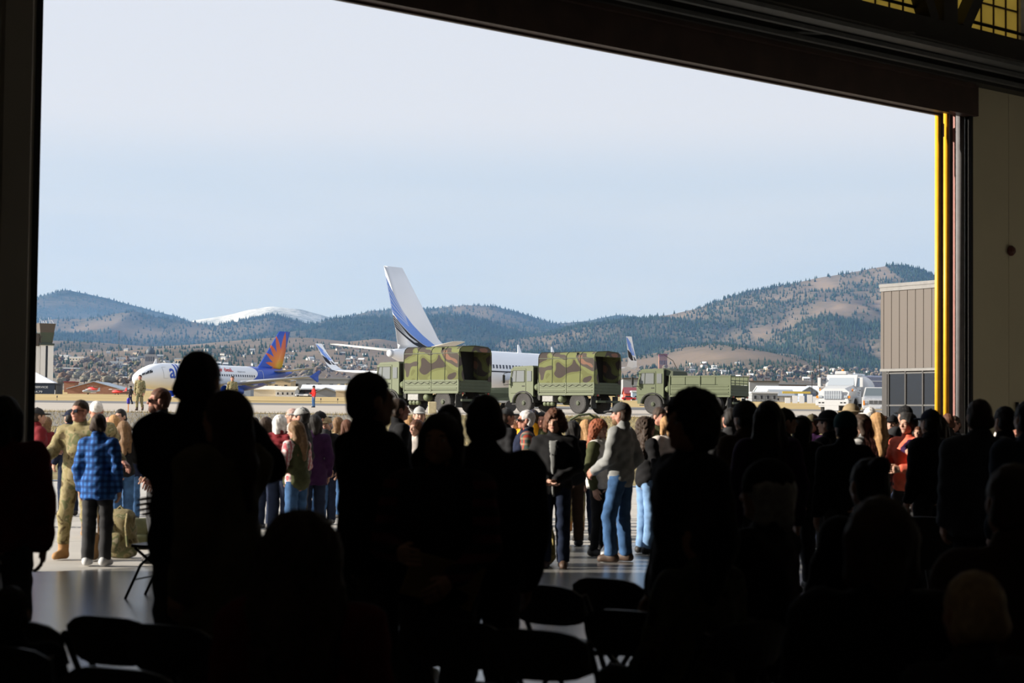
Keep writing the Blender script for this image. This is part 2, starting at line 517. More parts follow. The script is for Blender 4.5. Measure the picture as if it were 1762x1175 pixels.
WIDE = (lambda y: -60 - .75 * max(y, 0), lambda y: 60 + .75 * max(y, 0))
ap_ = band('apron', -20, 47, lambda y: -70, lambda y: 70, M_APRON, -.05, 12)
for i in range(-3, 8):
    for j in range(8):
        t0, n0 = i * 4.2, -.06 - (j + 1) * 4.2
        cs = [DOOR @ Vector((t0 + a, n0 + b, 0)) for a in (0, 4.2) for b in (0, 4.2)]
        if max(c.y for c in cs) > 46.4 or max(abs(c.x) for c in cs) > 60: continue
        o = dstruct('slab', MB().box(t0 + .015, t0 + 4.185, n0 + .015, n0 + 4.185, -.09, -.006), M_APRON, False)
        o.parent = ap_
ys = [46.5, 52, 60, 70, 80, 84]
band('grass_bank', 46.5, 84, lambda y: -80, lambda y: 80, M_BANK, .0, 75)
band('airfield_ground', 83, 1000, *WIDE, M_DRY, 0, 90)
M_TOWN = blotch('town_ground', [(.12, .10, .085), (.20, .165, .13), (.28, .225, .165)], .004, (1, 1, 1), [.3, .5, .7], .95, 6, fine=1)
band('valley_ground', 990, 4600, *WIDE, M_TOWN, 0, 60, 60)
band('taxiway', 84, 194, lambda y: -90, lambda y: 90, M_TAXI, .03, 16, 2, 84, 170)
band('taxiway_road', 195, 252, lambda y: -130, lambda y: 130, M_ASPH, .035, 8, 2, 168, 186)
band('gravel_shoulder', 70, 85, lambda y: -60, lambda y: -6, M_GRAVEL, .012, 30)
band('far_road', 560, 590, lambda y: -500, lambda y: 500, M_ASPH, .05, 4)

# dry grass blades along the bank: uncountable, one object
def grass(name, n, x0, x1, y0, y1, h, m, seed):
    rs = np.random.RandomState(seed)
    x = rs.uniform(x0, x1, n); y = rs.uniform(y0, y1, n)
    z = np.interp(y, _px_, _pz_)
    a = rs.uniform(0, math.pi, n); hh = h * rs.uniform(.4, 1.2, n); ww = .012
    lx, ly = rs.normal(0, .06, n), rs.normal(0, .06, n)
    V = np.empty((n, 3, 3))
    V[:, 0] = np.stack([x - ww * np.cos(a), y - ww * np.sin(a), z - .02], 1)
    V[:, 1] = np.stack([x + ww * np.cos(a), y + ww * np.sin(a), z - .02], 1)
    V[:, 2] = np.stack([x + lx, y + ly, z + hh], 1)
    o = obj(name, mesh_np(name, V.reshape(-1, 3), np.arange(3 * n).reshape(-1, 3), [m]))
    return o
M_BLADE = mat('grass_blade', (.26, .20, .085), .9, var=.35, scale=1.2)
tag(grass('dry_grass', 60000, -34, 34, 50, 84, .15, M_BLADE, 3), 'dry tufted grass on the bank in front of the taxiway', 'grass', kind='stuff')

# ------------------------------------------------------------------ mountains
def attr_mat(name, c0, c1, sc, var=.25):
    """ground colour mixed by the terrain's own 'cover' attribute, with fine noise"""
    m, n, l, b = _new(name)
    b.inputs['Roughness'].default_value = 1.0; b.inputs['Specular IOR Level'].default_value = .0
    at_ = n.new('ShaderNodeAttribute'); at_.attribute_name = 'cover'
    nz = n.new('ShaderNodeTexNoise'); nz.inputs['Scale'].default_value = sc; nz.inputs['Detail'].default_value = 6; nz.inputs['Roughness'].default_value = .65
    tc = n.new('ShaderNodeTexCoord'); l.new(tc.outputs['Object'], nz.inputs['Vector'])
    ma = n.new('ShaderNodeMath'); ma.operation = 'MULTIPLY_ADD'; ma.inputs[1].default_value = 1.6; ma.inputs[2].default_value = -.8
    l.new(nz.outputs['Fac'], ma.inputs[0])
    ad = n.new('ShaderNodeMath'); ad.operation = 'ADD'; ad.use_clamp = True
    l.new(ma.outputs[0], ad.inputs[0]); l.new(at_.outputs['Fac'], ad.inputs[1])
    mx = n.new('ShaderNodeMixRGB'); mx.inputs['Color1'].default_value = (*c0, 1); mx.inputs['Color2'].default_value = (*c1, 1)
    l.new(ad.outputs[0], mx.inputs['Fac'])
    hv = n.new('ShaderNodeMixRGB'); hv.blend_type = 'MULTIPLY'; hv.inputs['Fac'].default_value = var
    l.new(mx.outputs[0], hv.inputs['Color1']); l.new(nz.outputs['Fac'], hv.inputs['Color2'])
    l.new(hv.outputs[0], b.inputs['Base Color'])
    return m

def conifers(name, P, H, m, seed):
    """many small conifers joined into one object: P (n,3) feet, H heights"""
    n = len(P); rs = np.random.RandomState(seed)
    k = 5
    ang = np.arange(k) * 2 * math.pi / k
    r = H * rs.uniform(.20, .32, n)
    V = np.empty((n, k + 1, 3))
    for j in range(k):
        V[:, j, 0] = P[:, 0] + r * math.cos(ang[j]); V[:, j, 1] = P[:, 1] + r * math.sin(ang[j]); V[:, j, 2] = P[:, 2] + H * .05
    V[:, k] = P; V[:, k, 2] += H
    base = np.arange(n)[:, None, None] * (k + 1)
    T = np.array([[j, (j + 1) % k, k] for j in range(k)])[None]
    F = (base + T).reshape(-1, 3)
    return obj(name, mesh_np(name, V.reshape(-1, 3), F, [m]))

HS = {}
def ridge(name, crest, Dc, Db, m, cover, seed, amp=.16, wob=.02, xr=(-260, 2020), ntree=0, th=14.0, treemat=None, label=None, rows=46, cols=200, zfloor=None, thr=.5, back=.35):
    cx = [c[0] for c in crest]; cy = [c[1] for c in crest]
    X = np.zeros((rows + 8, cols)); Y = X.copy(); Z = X.copy(); C = X.copy()
    pxs = np.linspace(xr[0], xr[1], cols)
    top = [at(p, float(np.interp(p, cx, cy)), Dc) for p in pxs]
    for j, t in enumerate(top):
        b = zfloor if zfloor is not None else gz(Db) - 15
        for i in range(rows + 8):
            f = i / (rows - 1)
            y = Db + (Dc - Db) * f
            X[i, j] = t.x; Y[i, j] = y
            if f <= 1:
                g = f ** 1.25
                Z[i, j] = b + (t.z - b) * g
            else:
                Z[i, j] = t.z - (t.z - b) * (f - 1) * 2.5
    sc = (Dc - Db)
    nzv = fbm(X / sc * 3.1 + seed * 7.3, Y / sc * 1.7 + seed * 3.1, 5) - .47
    F_ = (Y - Db) / sc
    hgt = np.array([t.z for t in top])[None, :] - Z[0:1, :]
    Z += nzv * hgt * amp * 16 * np.clip(F_ * (1.02 - F_), 0, .25)
    Z += (.25 - np.abs(fbm(X / sc * 7 + seed, Y / sc * 3.5 + seed * 1.7, 4) - .47)) * hgt * amp * 4 * np.clip(F_ * (1.02 - F_), 0, .25)
    Z += (fbm(X / sc * 40, Y / sc * 40 + seed, 3) - .44) * hgt * wob
    cvn = .5 * fbm(X / sc * 5.0 + seed * 2.2, Y / sc * 3.2 + 9.1, 5) + .5 * fbm(X / sc * 15 + seed, Y / sc * 9 + 2.1, 4)
    C = cover(F_, (X * 0 + pxs[None, :])) + (cvn - .47) * 2.6
    V = np.stack([X, Y, Z], 2).reshape(-1, 3)
    R, Cn = X.shape
    a = np.arange(R * Cn).reshape(R, Cn)
    Q = np.stack([a[:-1, :-1], a[:-1, 1:], a[1:, 1:], a[1:, :-1]], 2).reshape(-1, 4)
    me = mesh_np(name, V, Q, [m], True)
    at_ = me.attributes.new('cover', 'FLOAT', 'POINT')
    at_.data.foreach_set('value', np.clip(C, 0, 1).astype(np.float32).ravel())
    o = obj(name, me); struct(o)
    if ntree:
        rs = np.random.RandomState(seed + 50)
        N = ntree * 6
        fi = rs.uniform(0, rows - .6, N); fj = rs.uniform(0, cols - 1.01, N)
        i0, j0 = fi.astype(int), fj.astype(int); u, v = fi - i0, fj - j0
        bl = lambda A: (A[i0, j0] * (1 - u) * (1 - v) + A[i0 + 1, j0] * u * (1 - v) + A[i0, j0 + 1] * (1 - u) * v + A[i0 + 1, j0 + 1] * u * v)
        cv = bl(C)
        keep = rs.rand(N) < np.clip((cv - thr + .5), .035, 1) ** 1.5
        idx = np.nonzero(keep)[0][:ntree]
        P = np.stack([bl(X), bl(Y), bl(Z)], 1)[idx]
        H = th * rs.uniform(.55, 1.25, len(idx))
        t_ = conifers('forest', P, H, treemat, seed)
        tag(t_, label, 'forest', kind='stuff')
    def hs(x, y):
        fj = float(np.interp(x, X[0], np.arange(cols))); fi = (y - Db) / (Dc - Db) * (rows - 1)
        i, j = int(min(max(fi, 0), rows + 5)), int(min(fj, cols - 2)); u, v = min(max(fi - i, 0), 1), fj - j
        return float(Z[i, j] * (1 - u) * (1 - v) + Z[i + 1, j] * u * (1 - v) + Z[i, j + 1] * (1 - u) * v + Z[i + 1, j + 1] * u * v)
    HS[name] = hs
    return o

M_TREE = mat('conifer_needles', (.026, .046, .030), 1.0, var=.45, scale=.02, spec=0)
M_TREE2 = mat('conifer_needles_far', (.022, .042, .034), 1.0, var=.35, scale=.01, spec=0)
M_HILL = attr_mat('hillside_near', (.215, .172, .132), (.050, .058, .042), .02)
M_HILL2 = attr_mat('hillside_forest', (.19, .155, .12), (.03, .044, .034), .012)
M_SNOW = attr_mat('snowy_mountain', (.62, .66, .72), (.05, .07, .085), .022, .1)
ridge('mountain_far_left', [(-300, 530), (0, 530), (62, 515), (115, 500), (180, 514), (240, 530), (300, 545), (360, 565), (500, 600), (2100, 640)], 11000, 7000, M_HILL2,
      lambda f, p: .85 + 0 * f, 3, .12, .012, xr=(-260, 620), ntree=9000, th=15, treemat=M_TREE2, label='blue forested mountain at the far left behind the control tower', cols=120)
ridge('mountain_snowy', [(250, 580), (330, 552), (390, 542), (430, 532), (470, 527), (520, 532), (575, 548), (640, 566), (800, 600)], 15000, 11000, M_SNOW,
      lambda f, p: .80 - .38 * f, 4, .10, .012, xr=(240, 760), cols=90)
ridge('mountain_small_snow', [(640, 580), (700, 545), (760, 527), (790, 526), (830, 535), (900, 560)], 15000, 11500, M_SNOW, lambda f, p: .7 - .3 * f, 6, .1, .01, xr=(640, 900), cols=40)
ridge('mountain_left', [(-300, 552), (60, 550), (150, 547), (230, 533), (270, 545), (330, 553), (370, 560), (430, 549), (480, 542), (520, 555), (580, 565), (700, 575), (900, 590)], 7600, 4500, M_HILL2,
      lambda f, p: .80 - .55 * np.exp(-((f - .9) / .08) ** 2), 8, .22, .016, xr=(-260, 800), ntree=20000, th=15, treemat=M_TREE2, label='conifer forest covering the hills behind the white and blue airliners', cols=150)
ridge('mountain_centre', [(500, 580), (560, 556), (600, 545), (640, 535), (680, 532), (730, 531), (760, 529), (800, 525), (850, 527), (900, 540), (950, 556), (1020, 575), (1150, 600)], 9000, 5000, M_HILL2,
      lambda f, p: .92 - .3 * (p > 780) * (f > .5), 11, .2, .014, xr=(480, 1180), ntree=15000, th=15, treemat=M_TREE2, label='conifer forest on the mountain behind the tail fin of the large jet', cols=130)
ridge('mountain_low_centre', [(900, 570), (960, 557), (1010, 552), (1060, 541), (1100, 545), (1150, 560), (1250, 580)], 9500, 7000, M_HILL2, lambda f, p: .95 + 0 * f, 12, .1, .014, xr=(880, 1260), cols=60,
      ntree=2500, th=15, treemat=M_TREE2, label='conifer forest on the small peak beyond the saddle')
ridge('mountain_right', [(820, 590), (930, 578), (1000, 560), (1060, 551), (1110, 546), (1160, 540), (1200, 530), (1250, 512), (1300, 498), (1350, 490), (1400, 480), (1450, 470), (1500, 460), (1540, 453), (1560, 455), (1600, 468), (1700, 500), (2100, 560)], 6600, 3900, M_HILL,
      lambda f, p: np.clip(.70 + .32 * np.clip((p - 1180) / 250, 0, 1) * (1 - np.clip((f - .5) / .2, 0, 1)) - .22 * np.clip((f - .62) / .2, 0, 1) * (p < 1525) + .45 * (p >= 1525) - .2 * (f < .12) - .30 * np.exp(-((f - .95) / .06) ** 2) * (p > 1130) * (p < 1525) - .42 * np.exp(-((f - .70 - (p - 1400) * .0004) / .05) ** 2) * (p > 1230) + .25 * (f < .6) * (p > 1330) - .5 * np.exp(-((f - .30) / .1) ** 2 - ((p - 1195) / 60.) ** 2) - .5 * np.exp(-((f - .38) / .14) ** 2 - ((p - 1365) / 35.) ** 2), 0, 1), 21, .26, .014, xr=(800, 1800), ntree=30000, th=13, treemat=M_TREE,
      label='scattered dark conifers over the tan mountain on the right', cols=260, rows=70, thr=.56)
ridge('hill_right', [(900, 640), (1040, 622), (1120, 610), (1180, 598), (1230, 592), (1280, 600), (1330, 612), (1400, 628), (1460, 637), (1560, 642), (1800, 650)], 4300, 2600, M_HILL,
      lambda f, p: .22 + 0 * f, 25, .14, .012, xr=(900, 1800), ntree=2200, th=8, treemat=M_TREE, label='sparse bushes on the low tan hill right of the flatbed truck', cols=90, rows=24)
ridge('hill_left', [(-300, 585), (60, 585), (160, 588), (260, 596), (330, 592), (420, 584), (480, 580), (540, 582), (600, 588), (650, 583), (700, 592), (800, 610), (900, 630), (1100, 650)], 4700, 2000, M_HILL,
      lambda f, p: .12 + .1 * np.sin(p / 60.), 27, .16, .010, xr=(-260, 1100), ntree=3000, th=9, treemat=M_TREE, label='sparse conifers on the tan slope behind the blue-tailed airliner', cols=120, rows=30)
# quarry scar
qv = MB(); rs = random.Random(3)
pts = []
for i in range(9):
    for j in range(6):
        p = at(352 + i * 7.6, 612 - j * (3.6 * (1 - abs(i - 4.3) / 6)), 4350 + j * 20)
        pts.append((p.x + rs.uniform(-2, 2), p.y + rs.uniform(-25, 25), p.z + rs.uniform(-2, 2)))
fs = [(i * 6 + j, (i + 1) * 6 + j, (i + 1) * 6 + j + 1, i * 6 + j + 1) for i in range(8) for j in range(5)]
struct(obj('quarry_face', mesh_np('quarry_face', pts, fs, [mat('quarry_rock', (.24, .24, .25), .95, var=.5, scale=.05)])))
# ------------------------------------------------------------------ implicit-surface toolkit for figures
class SDF:
    def __init__(s, vox, lo, hi):
        s.vox = vox
        s.ax = [np.arange(lo[i], hi[i] + vox, vox) for i in range(3)]
        s.F = np.full([len(a) for a in s.ax], 1.0, np.float32)
    def _sub(s, lo, hi):
        sl = []
        for i in range(3):
            a = s.ax[i]
            sl.append(slice(max(0, int(np.searchsorted(a, lo[i]) - 1)), int(np.searchsorted(a, hi[i]) + 1)))
        X, Y, Z = (s.ax[i][sl[i]] for i in range(3))
        return tuple(sl), X[:, None, None], Y[None, :, None], Z[None, None, :]
    def _put(s, sl, d, k):
        a = s.F[sl]
        if a.size == 0: return
        if k > 0:
            h = np.maximum(k - np.abs(a - d), 0) / k
            s.F[sl] = np.minimum(a, d) - h * h * k * .25
        else:
            s.F[sl] = np.minimum(a, d)
    def ell(s, c, r, k=.03):
        m = .09
        sl, X, Y, Z = s._sub([c[i] - r[i] - m for i in range(3)], [c[i] + r[i] + m for i in range(3)])
        x, y, z = (X - c[0]), (Y - c[1]), (Z - c[2])
        k0 = np.sqrt((x / r[0]) ** 2 + (y / r[1]) ** 2 + (z / r[2]) ** 2)
        k1 = np.sqrt((x / r[0] ** 2) ** 2 + (y / r[1] ** 2) ** 2 + (z / r[2] ** 2) ** 2) + 1e-6
        s._put(sl, k0 * (k0 - 1) / k1, k)
        return s
    def cap(s, a, b, ra, rb, k=.03, flat=1.0):
        m = max(ra, rb) + .08
        lo = [min(a[i], b[i]) - m for i in range(3)]; hi = [max(a[i], b[i]) + m for i in range(3)]
        sl, X, Y, Z = s._sub(lo, hi)
        d = [b[i] - a[i] for i in range(3)]
        L = d[0] ** 2 + (d[1] * flat) ** 2 + d[2] ** 2 + 1e-9
        px, py, pz = X - a[0], (Y - a[1]) * flat, Z - a[2]
        t = np.clip((px * d[0] + py * d[1] * flat + pz * d[2]) / L, 0, 1)
        q = np.sqrt((px - t * d[0]) ** 2 + (py - t * d[1] * flat) ** 2 + (pz - t * d[2]) ** 2)
        s._put(sl, (q - (ra + t * (rb - ra))) / (1 if flat == 1 else (1 + flat) / 2), k)
        return s
    def grid(s): return s.ax[0][:, None, None], s.ax[1][None, :, None], s.ax[2][None, None, :]
    def cut(s, fn, k=0.0):
        """keep where fn(X,Y,Z) < 0"""
        d = fn(*s.grid())
        d = np.broadcast_to(d, s.F.shape)
        if k > 0:
            h = np.maximum(k - np.abs(s.F - d), 0) / k
            s.F = (np.maximum(s.F, d) + h * h * k * .25).astype(np.float32)
        else: s.F = np.maximum(s.F, d).astype(np.float32)
        return s
    def disp(s, fn): s.F = (s.F + fn(*s.grid())).astype(np.float32); return s
    def nets(s):
        F = s.F; sg = F < 0
        nx, ny, nz = F.shape
        c = [sg[i:nx - 1 + i, j:ny - 1 + j, k:nz - 1 + k] for i in (0, 1) for j in (0, 1) for k in (0, 1)]
        al = c[0].copy(); an = c[0].copy()
        for q in c[1:]: al &= q; an |= q
        I, J, K = np.nonzero(an & ~al)
        n = len(I)
        if n == 0: return np.zeros((0, 3)), np.zeros((0, 4), int)
        idx = np.full((nx - 1, ny - 1, nz - 1), -1, np.int64); idx[I, J, K] = np.arange(n)
        acc = np.zeros((n, 3)); cnt = np.zeros(n)
        cor = [(i, j, k) for i in (0, 1) for j in (0, 1) for k in (0, 1)]
        for a in range(8):
            for b in range(a + 1, 8):
                A, B = cor[a], cor[b]
                if sum(abs(A[i] - B[i]) for i in range(3)) != 1: continue
                fa = F[I + A[0], J + A[1], K + A[2]]; fb = F[I + B[0], J + B[1], K + B[2]]
                mk = (fa < 0) != (fb < 0)
                t = np.where(mk, fa / np.where(mk, fa - fb, 1), 0)
                for i in range(3):
                    acc[:, i] += np.where(mk, A[i] + t * (B[i] - A[i]), 0)
                cnt += mk
        P = acc / cnt[:, None] + np.stack([I, J, K], 1)
        V = np.stack([s.ax[i][0] + P[:, i] * s.vox for i in range(3)], 1)
        Q = []
        for ax in range(3):
            o1, o2 = [(1, 2), (2, 0), (0, 1)][ax]
            sa = [slice(None)] * 3; sb = [slice(None)] * 3
            sa[ax] = slice(0, -1); sb[ax] = slice(1, None)
            ed = sg[tuple(sa)] != sg[tuple(sb)]
            e = list(np.nonzero(ed))
            ok = (e[o1] > 0) & (e[o2] > 0) & (e[o1] < F.shape[o1] - 1) & (e[o2] < F.shape[o2] - 1)
            e = [q[ok] for q in e]
            ins = sg[e[0], e[1], e[2]]
            def g(d1, d2):
                w = [e[0], e[1], e[2]]
                w[o1] = w[o1] + d1; w[o2] = w[o2] + d2
                return idx[w[0], w[1], w[2]]
            q = np.stack([g(-1, -1), g(0, -1), g(0, 0), g(-1, 0)], 1)
            q[~ins] = q[~ins][:, ::-1]
            Q.append(q)
        return V, np.concatenate(Q)

def joinm(parts):
    """parts: (V, F, material_index) -> arrays"""
    V, F, M, b = [], [], [], 0
    for v, f, m in parts:
        V.append(v); F.append(f + b); M += [m] * len(f); b += len(v)
    return np.concatenate(V), np.concatenate(F), np.array(M)

_cache = {}
def cached(key, fn):
    if key not in _cache: _cache[key] = fn()
    return _cache[key]

def head_arrays(fem):
    j = .93 if fem else 1.0
    s = SDF(.0095, (-.12, -.14, 1.40), (.12, .16, 1.77))
    s.ell((0, -.012, 1.655), (.077, .096, .095), 0)
    s.ell((0, .028, 1.605), (.058 * j, .066, .085), .03)
    s.ell((0, .074, 1.546), (.026 * j, .022, .02), .03)
    s.cap((-.048 * j, .02, 1.575), (.048 * j, .02, 1.575), .022, .022, .03)
    s.cap((-.034, .082, 1.658), (.034, .082, 1.658), .012, .012, .02)
    s.cap((0, .094, 1.648), (0, .112, 1.612), .009, .014, .015)
    s.cap((-.016, .092, 1.582), (.016, .092, 1.582), .009, .009, .012)
    s.cap((-.034, .078, 1.615), (-.03, .07, 1.59), .018, .014, .02)
    s.cap((.034, .078, 1.615), (.03, .07, 1.59), .018, .014, .02)
    for q in (-1, 1):
        s.ell((q * .08, -.008, 1.628), (.014, .026, .034), .01)
    s.cap((0, -.02, 1.40), (0, -.012, 1.58), .062 if not fem else .05, .056 if not fem else .046, .03)
    X, Y, Z = s.grid()
    for q in (-1, 1):
        d = .0145 - np.sqrt((X - q * .032) ** 2 + ((Y - .1) * 1.1) ** 2 + ((Z - 1.637) * 1.3) ** 2)
        s.F = np.maximum(s.F, d).astype(np.float32)
    V, F = s.nets()
    return V, F

def small_ell(c, r, n=8):
    vs, fs = [], []
    for i in range(n // 2 + 1):
        th = math.pi * i / (n // 2)
        for k in range(n):
            a = 2 * math.pi * k / n
            vs.append((c[0] + r[0] * math.sin(th) * math.cos(a), c[1] + r[1] * math.sin(th) * math.sin(a), c[2] + r[2] * math.cos(th)))
    for i in range(n // 2):
        for k in range(n):
            fs.append((i * n + k, (i + 1) * n + k, (i + 1) * n + (k + 1) % n, i * n + (k + 1) % n))
    return np.array(vs), np.array(fs)

def hand_arrays():
    """right hand hanging along -z from the wrist at the origin, palm facing -x, thumb towards +y"""
    s = SDF(.0062, (-.07, -.09, -.22), (.06, .10, .03))
    s.cap((0, 0, .03), (0, 0, -.02), .024, .024, .01)
    s.cap((0, -.018, -.03), (0, -.026, -.085), .018, .016, .02)
    s.cap((0, .004, -.03), (0, .004, -.09), .019, .017, .02)
    s.cap((0, .022, -.03), (0, .03, -.085), .018, .016, .02)
    for y, L, c in ((-.034, .058, .030), (-.012, .074, .024), (.011, .080, .020), (.034, .072, .018)):
        z0 = -.088
        p1 = (-.004, y, z0); p2 = (-.010, y * 1.05, z0 - L * .45); p3 = (-.012 - c * .7, y * 1.05, z0 - L * .8); p4 = (-.020 - c * 1.2, y, z0 - L)
        s.cap(p1, p2, .0095, .009, .004); s.cap(p2, p3, .009, .0082, .004); s.cap(p3, p4, .0082, .007, .004)
    s.cap((-.004, .026, -.035), (-.016, .052, -.068), .014, .011, .008)
    s.cap((-.016, .052, -.068), (-.024, .058, -.10), .0108, .0085, .004)
    return s.nets()

ARMS = {
    'down': ((.235, -.03, 1.13), (.235, .05, .885)),
    'clasp': ((.265, .00, 1.14), (.045, .21, .99)),
    'crossed': ((.275, .05, 1.15), (-.03, .21, 1.16)),
    'hold': ((.255, .03, 1.14), (.12, .27, 1.12)),
    'pocket': ((.285, -.08, 1.15), (.205, .08, .95)),
    'out': ((.40, .06, 1.24), (.60, .14, 1.10)),
    'hug': ((.26, .17, 1.28), (.14, .39, 1.24)),
    'phone': ((.245, .05, 1.13), (.10, .25, 1.25)),
    'up': ((.27, .16, 1.36), (.20, .20, 1.62)),
    'lap': ((.245, .03, 1.14), (.12, .28, 1.00)),
    'back': ((.27, -.12, 1.16), (.10, -.17, 1.0)),
    'reach': ((.26, .14, 1.18), (.22, .38, 1.10)),
}
LEGS = {
    'stand': (((.10, .02, .49), (.105, -.02, .085)), ((-.10, .01, .49), (-.105, -.02, .085))),
    'wide': (((.14, .03, .49), (.19, -.02, .085)), ((-.14, .03, .49), (-.19, .0, .085))),
    'step': (((.10, .10, .49), (.105, .10, .085)), ((-.10, .00, .49), (-.105, -.16, .095))),
    'relax': (((.10, .02, .49), (.105, -.02, .085)), ((-.12, .09, .50), (-.16, .04, .085))),
    'sit': (((.11, .44, .52), (.12, .42, .085)), ((-.11, .44, .52), (-.12, .42, .085))),
}

def skel(legs, ar, al, w, lean):
    sit = legs == 'sit'
    dz = -.42 if sit else 0.0
    def U(p):  # upper-body point, leaned about the hips
        y, z = p[1], p[2] - .92
        c, s_ = math.cos(lean), math.sin(lean)
        return (p[0], y * c + z * s_, .92 + dz - y * s_ + z * c)
    L = LEGS[legs]
    return dict(dz=dz, U=U, S=[(.172 * w, 0, 1.41), (-.172 * w, 0, 1.41)],
                A=[tuple(U(p) for p in ARMS[ar]), tuple(U((-p[0], p[1], p[2])) for p in ARMS[al])],
                H=[(.088, 0, .92 + dz), (-.088, 0, .92 + dz)], L=L)

def torso(s, k, w, fem, inf, U, depth=1.0):
    hip = .172 if fem else .160
    s.ell(U((0, 0, .955)), ((hip + inf) * (.5 + .5 * w), (.118 + inf) * depth, .14 + inf), 0)
    s.ell(U((0, .012, 1.10)), ((.138 if not fem else .122) * w + inf, .108 * depth * w + inf, .19), .06)
    s.ell(U((0, .006 if not fem else .022, 1.29)), ((.160 if not fem else .143) * w + inf, (.112 + inf) * depth, .17 + inf), .06)
    a, b = U((-.125 * w, -.005, 1.405)), U((.125 * w, -.005, 1.405))
    s.cap(a, b, .062 + inf * .8, .062 + inf * .8, .05)
    s.cap(U((0, -.02, 1.40)), U((0, -.018, 1.50)), .062 + inf * .3, .056 + inf * .3, .05)

def body_arrays(fem, w, legs, ar, al, lean):
    k = skel(legs, ar, al, w, lean); U = k['U']
    s = SDF(.025, (-.75, -.45, -.02), (.75, .75, 1.56))
    torso(s, k, w, fem, 0.0, U)
    for i in (0, 1):
        S, (E, W) = U(k['S'][i]), k['A'][i]
        s.cap(S, E, .052, .042, .03); s.cap(E, W, .042, .03, .02)
        H, (K, A) = k['H'][i], k['L'][i]
        s.cap(H, K, .08, .05, .04); s.cap(K, A, .05, .032, .03)
        s.cap(A, (A[0], A[1] + .09, .045), .032, .028, .02)
    return s.nets()

def top_arrays(fem, w, legs, ar, al, lean, inf, hem, puff, vox, sleeve, seed, collar):
    k = skel(legs, ar, al, w, lean); U = k['U']
    s = SDF(vox, (-.75, -.45, .3), (.75, .75, 1.60))
    torso(s, k, w, fem, inf, U)
    zc = hem + k['dz']
    if hem < .80:
        s.cap(U((0, 0, .95)), U((0, 0, hem + .02)), .165 + inf, .185 + inf, .06, 1.35)
    s.cut(lambda X, Y, Z: (zc - Z) + 0 * X, .01)
    a = SDF(vox, (-.75, -.45, .3), (.75, .75, 1.60))
    for i in (0, 1):
        S, (E, W) = U(k['S'][i]), k['A'][i]
        W2 = tuple(E[j] + (W[j] - E[j]) * sleeve for j in range(3))
        a.cap(S, E, .058 + inf, .047 + inf * .9, .02); a.cap(E, W2, .047 + inf * .9, .036 + inf * .7, .02)
    h = np.maximum(.05 - np.abs(s.F - a.F), 0) / .05
    s.F = (np.minimum(s.F, a.F) - h * h * .0125).astype(np.float32)
    if collar:
        s.cap(U((0, -.018, 1.46)), U((0, -.02, 1.515)), .074, .078, .02)
    c = U((0, .045, 1.60))
    s.cut(lambda X, Y, Z: .088 - np.sqrt((X - c[0]) ** 2 + ((Y - c[1]) * .8) ** 2 + (Z - c[2]) ** 2), .01)
    if puff:
        s.disp(lambda X, Y, Z: puff * (.5 - np.abs(np.sin(Z * 46 + X * 2))))
    rs = np.random.RandomState(seed)
    p = rs.rand(6) * 6
    s.disp(lambda X, Y, Z: .0055 * np.sin(31 * X + 17 * Z + p[0]) * np.sin(23 * Y + 11 * Z + p[1]) + .004 * np.sin(52 * Z - 37 * X + p[2]))
    return s.nets()

def leg_arrays(fem, w, legs, inf, vox, hem, seed, boots):
    k = skel(legs, 'down', 'down', w, 0)
    s = SDF(vox, (-.4, -.35, .02), (.4, .65, 1.12))
    hip = .172 if fem else .160
    dz = k['dz']
    s.ell((0, 0, .955 + dz), ((hip + .008) * (.5 + .5 * w), .126, .13), 0)
    s.cap((0, 0, .98 + dz), (0, .005, 1.06 + dz), .125 * w, .12 * w, .04, 1.2)
    g = SDF(vox, (-.4, -.35, .02), (.4, .65, 1.12))
    for i in (0, 1):
        H, (K, A) = k['H'][i], k['L'][i]
        l = SDF(vox, (-.4, -.35, .02), (.4, .65, 1.12))
        l.cap(H, K, .088 + inf * .6, .06 + inf, .04); l.cap(K, (A[0], A[1], A[2] - .03), .06 + inf, .047 + inf * (.4 if boots else 1.3), .03)
        g.F = np.minimum(g.F, l.F)
    h = np.maximum(.03 - np.abs(s.F - g.F), 0) / .03
    s.F = (np.minimum(s.F, g.F) - h * h * .0075).astype(np.float32)
    s.cut(lambda X, Y, Z: np.maximum(hem - Z, Z - (1.06 + dz)) + 0 * X, .01)
    p = np.random.RandomState(seed).rand(4) * 6
    s.disp(lambda X, Y, Z: .004 * np.sin(38 * Z + 20 * X + p[0] + 2 * np.sin(9 * Z)) * np.sin(25 * Y + p[1]) + .0022 * np.sin(57 * Z - 30 * Y + p[2] + 3 * np.sin(11 * Z + p[3])))
    return s.nets()

def shoe_arrays(boot):
    s = SDF(.014, (-.1, -.12, -.01), (.1, .24, .34))
    s.cap((0, -.045, .045), (0, .12, .035), .045, .042, 0)
    s.cap((0, .02, .075), (0, .10, .05), .04, .035, .03)
    s.cap((0, -.02, .06), (0, -.015, .25 if boot else .11), .056, .066 if boot else .046, .03)
    s.cut(lambda X, Y, Z: (.004 - Z) + 0 * X, .004)
    if not boot: s.cut(lambda X, Y, Z: (Z - .12) + 0 * X)
    return s.nets()

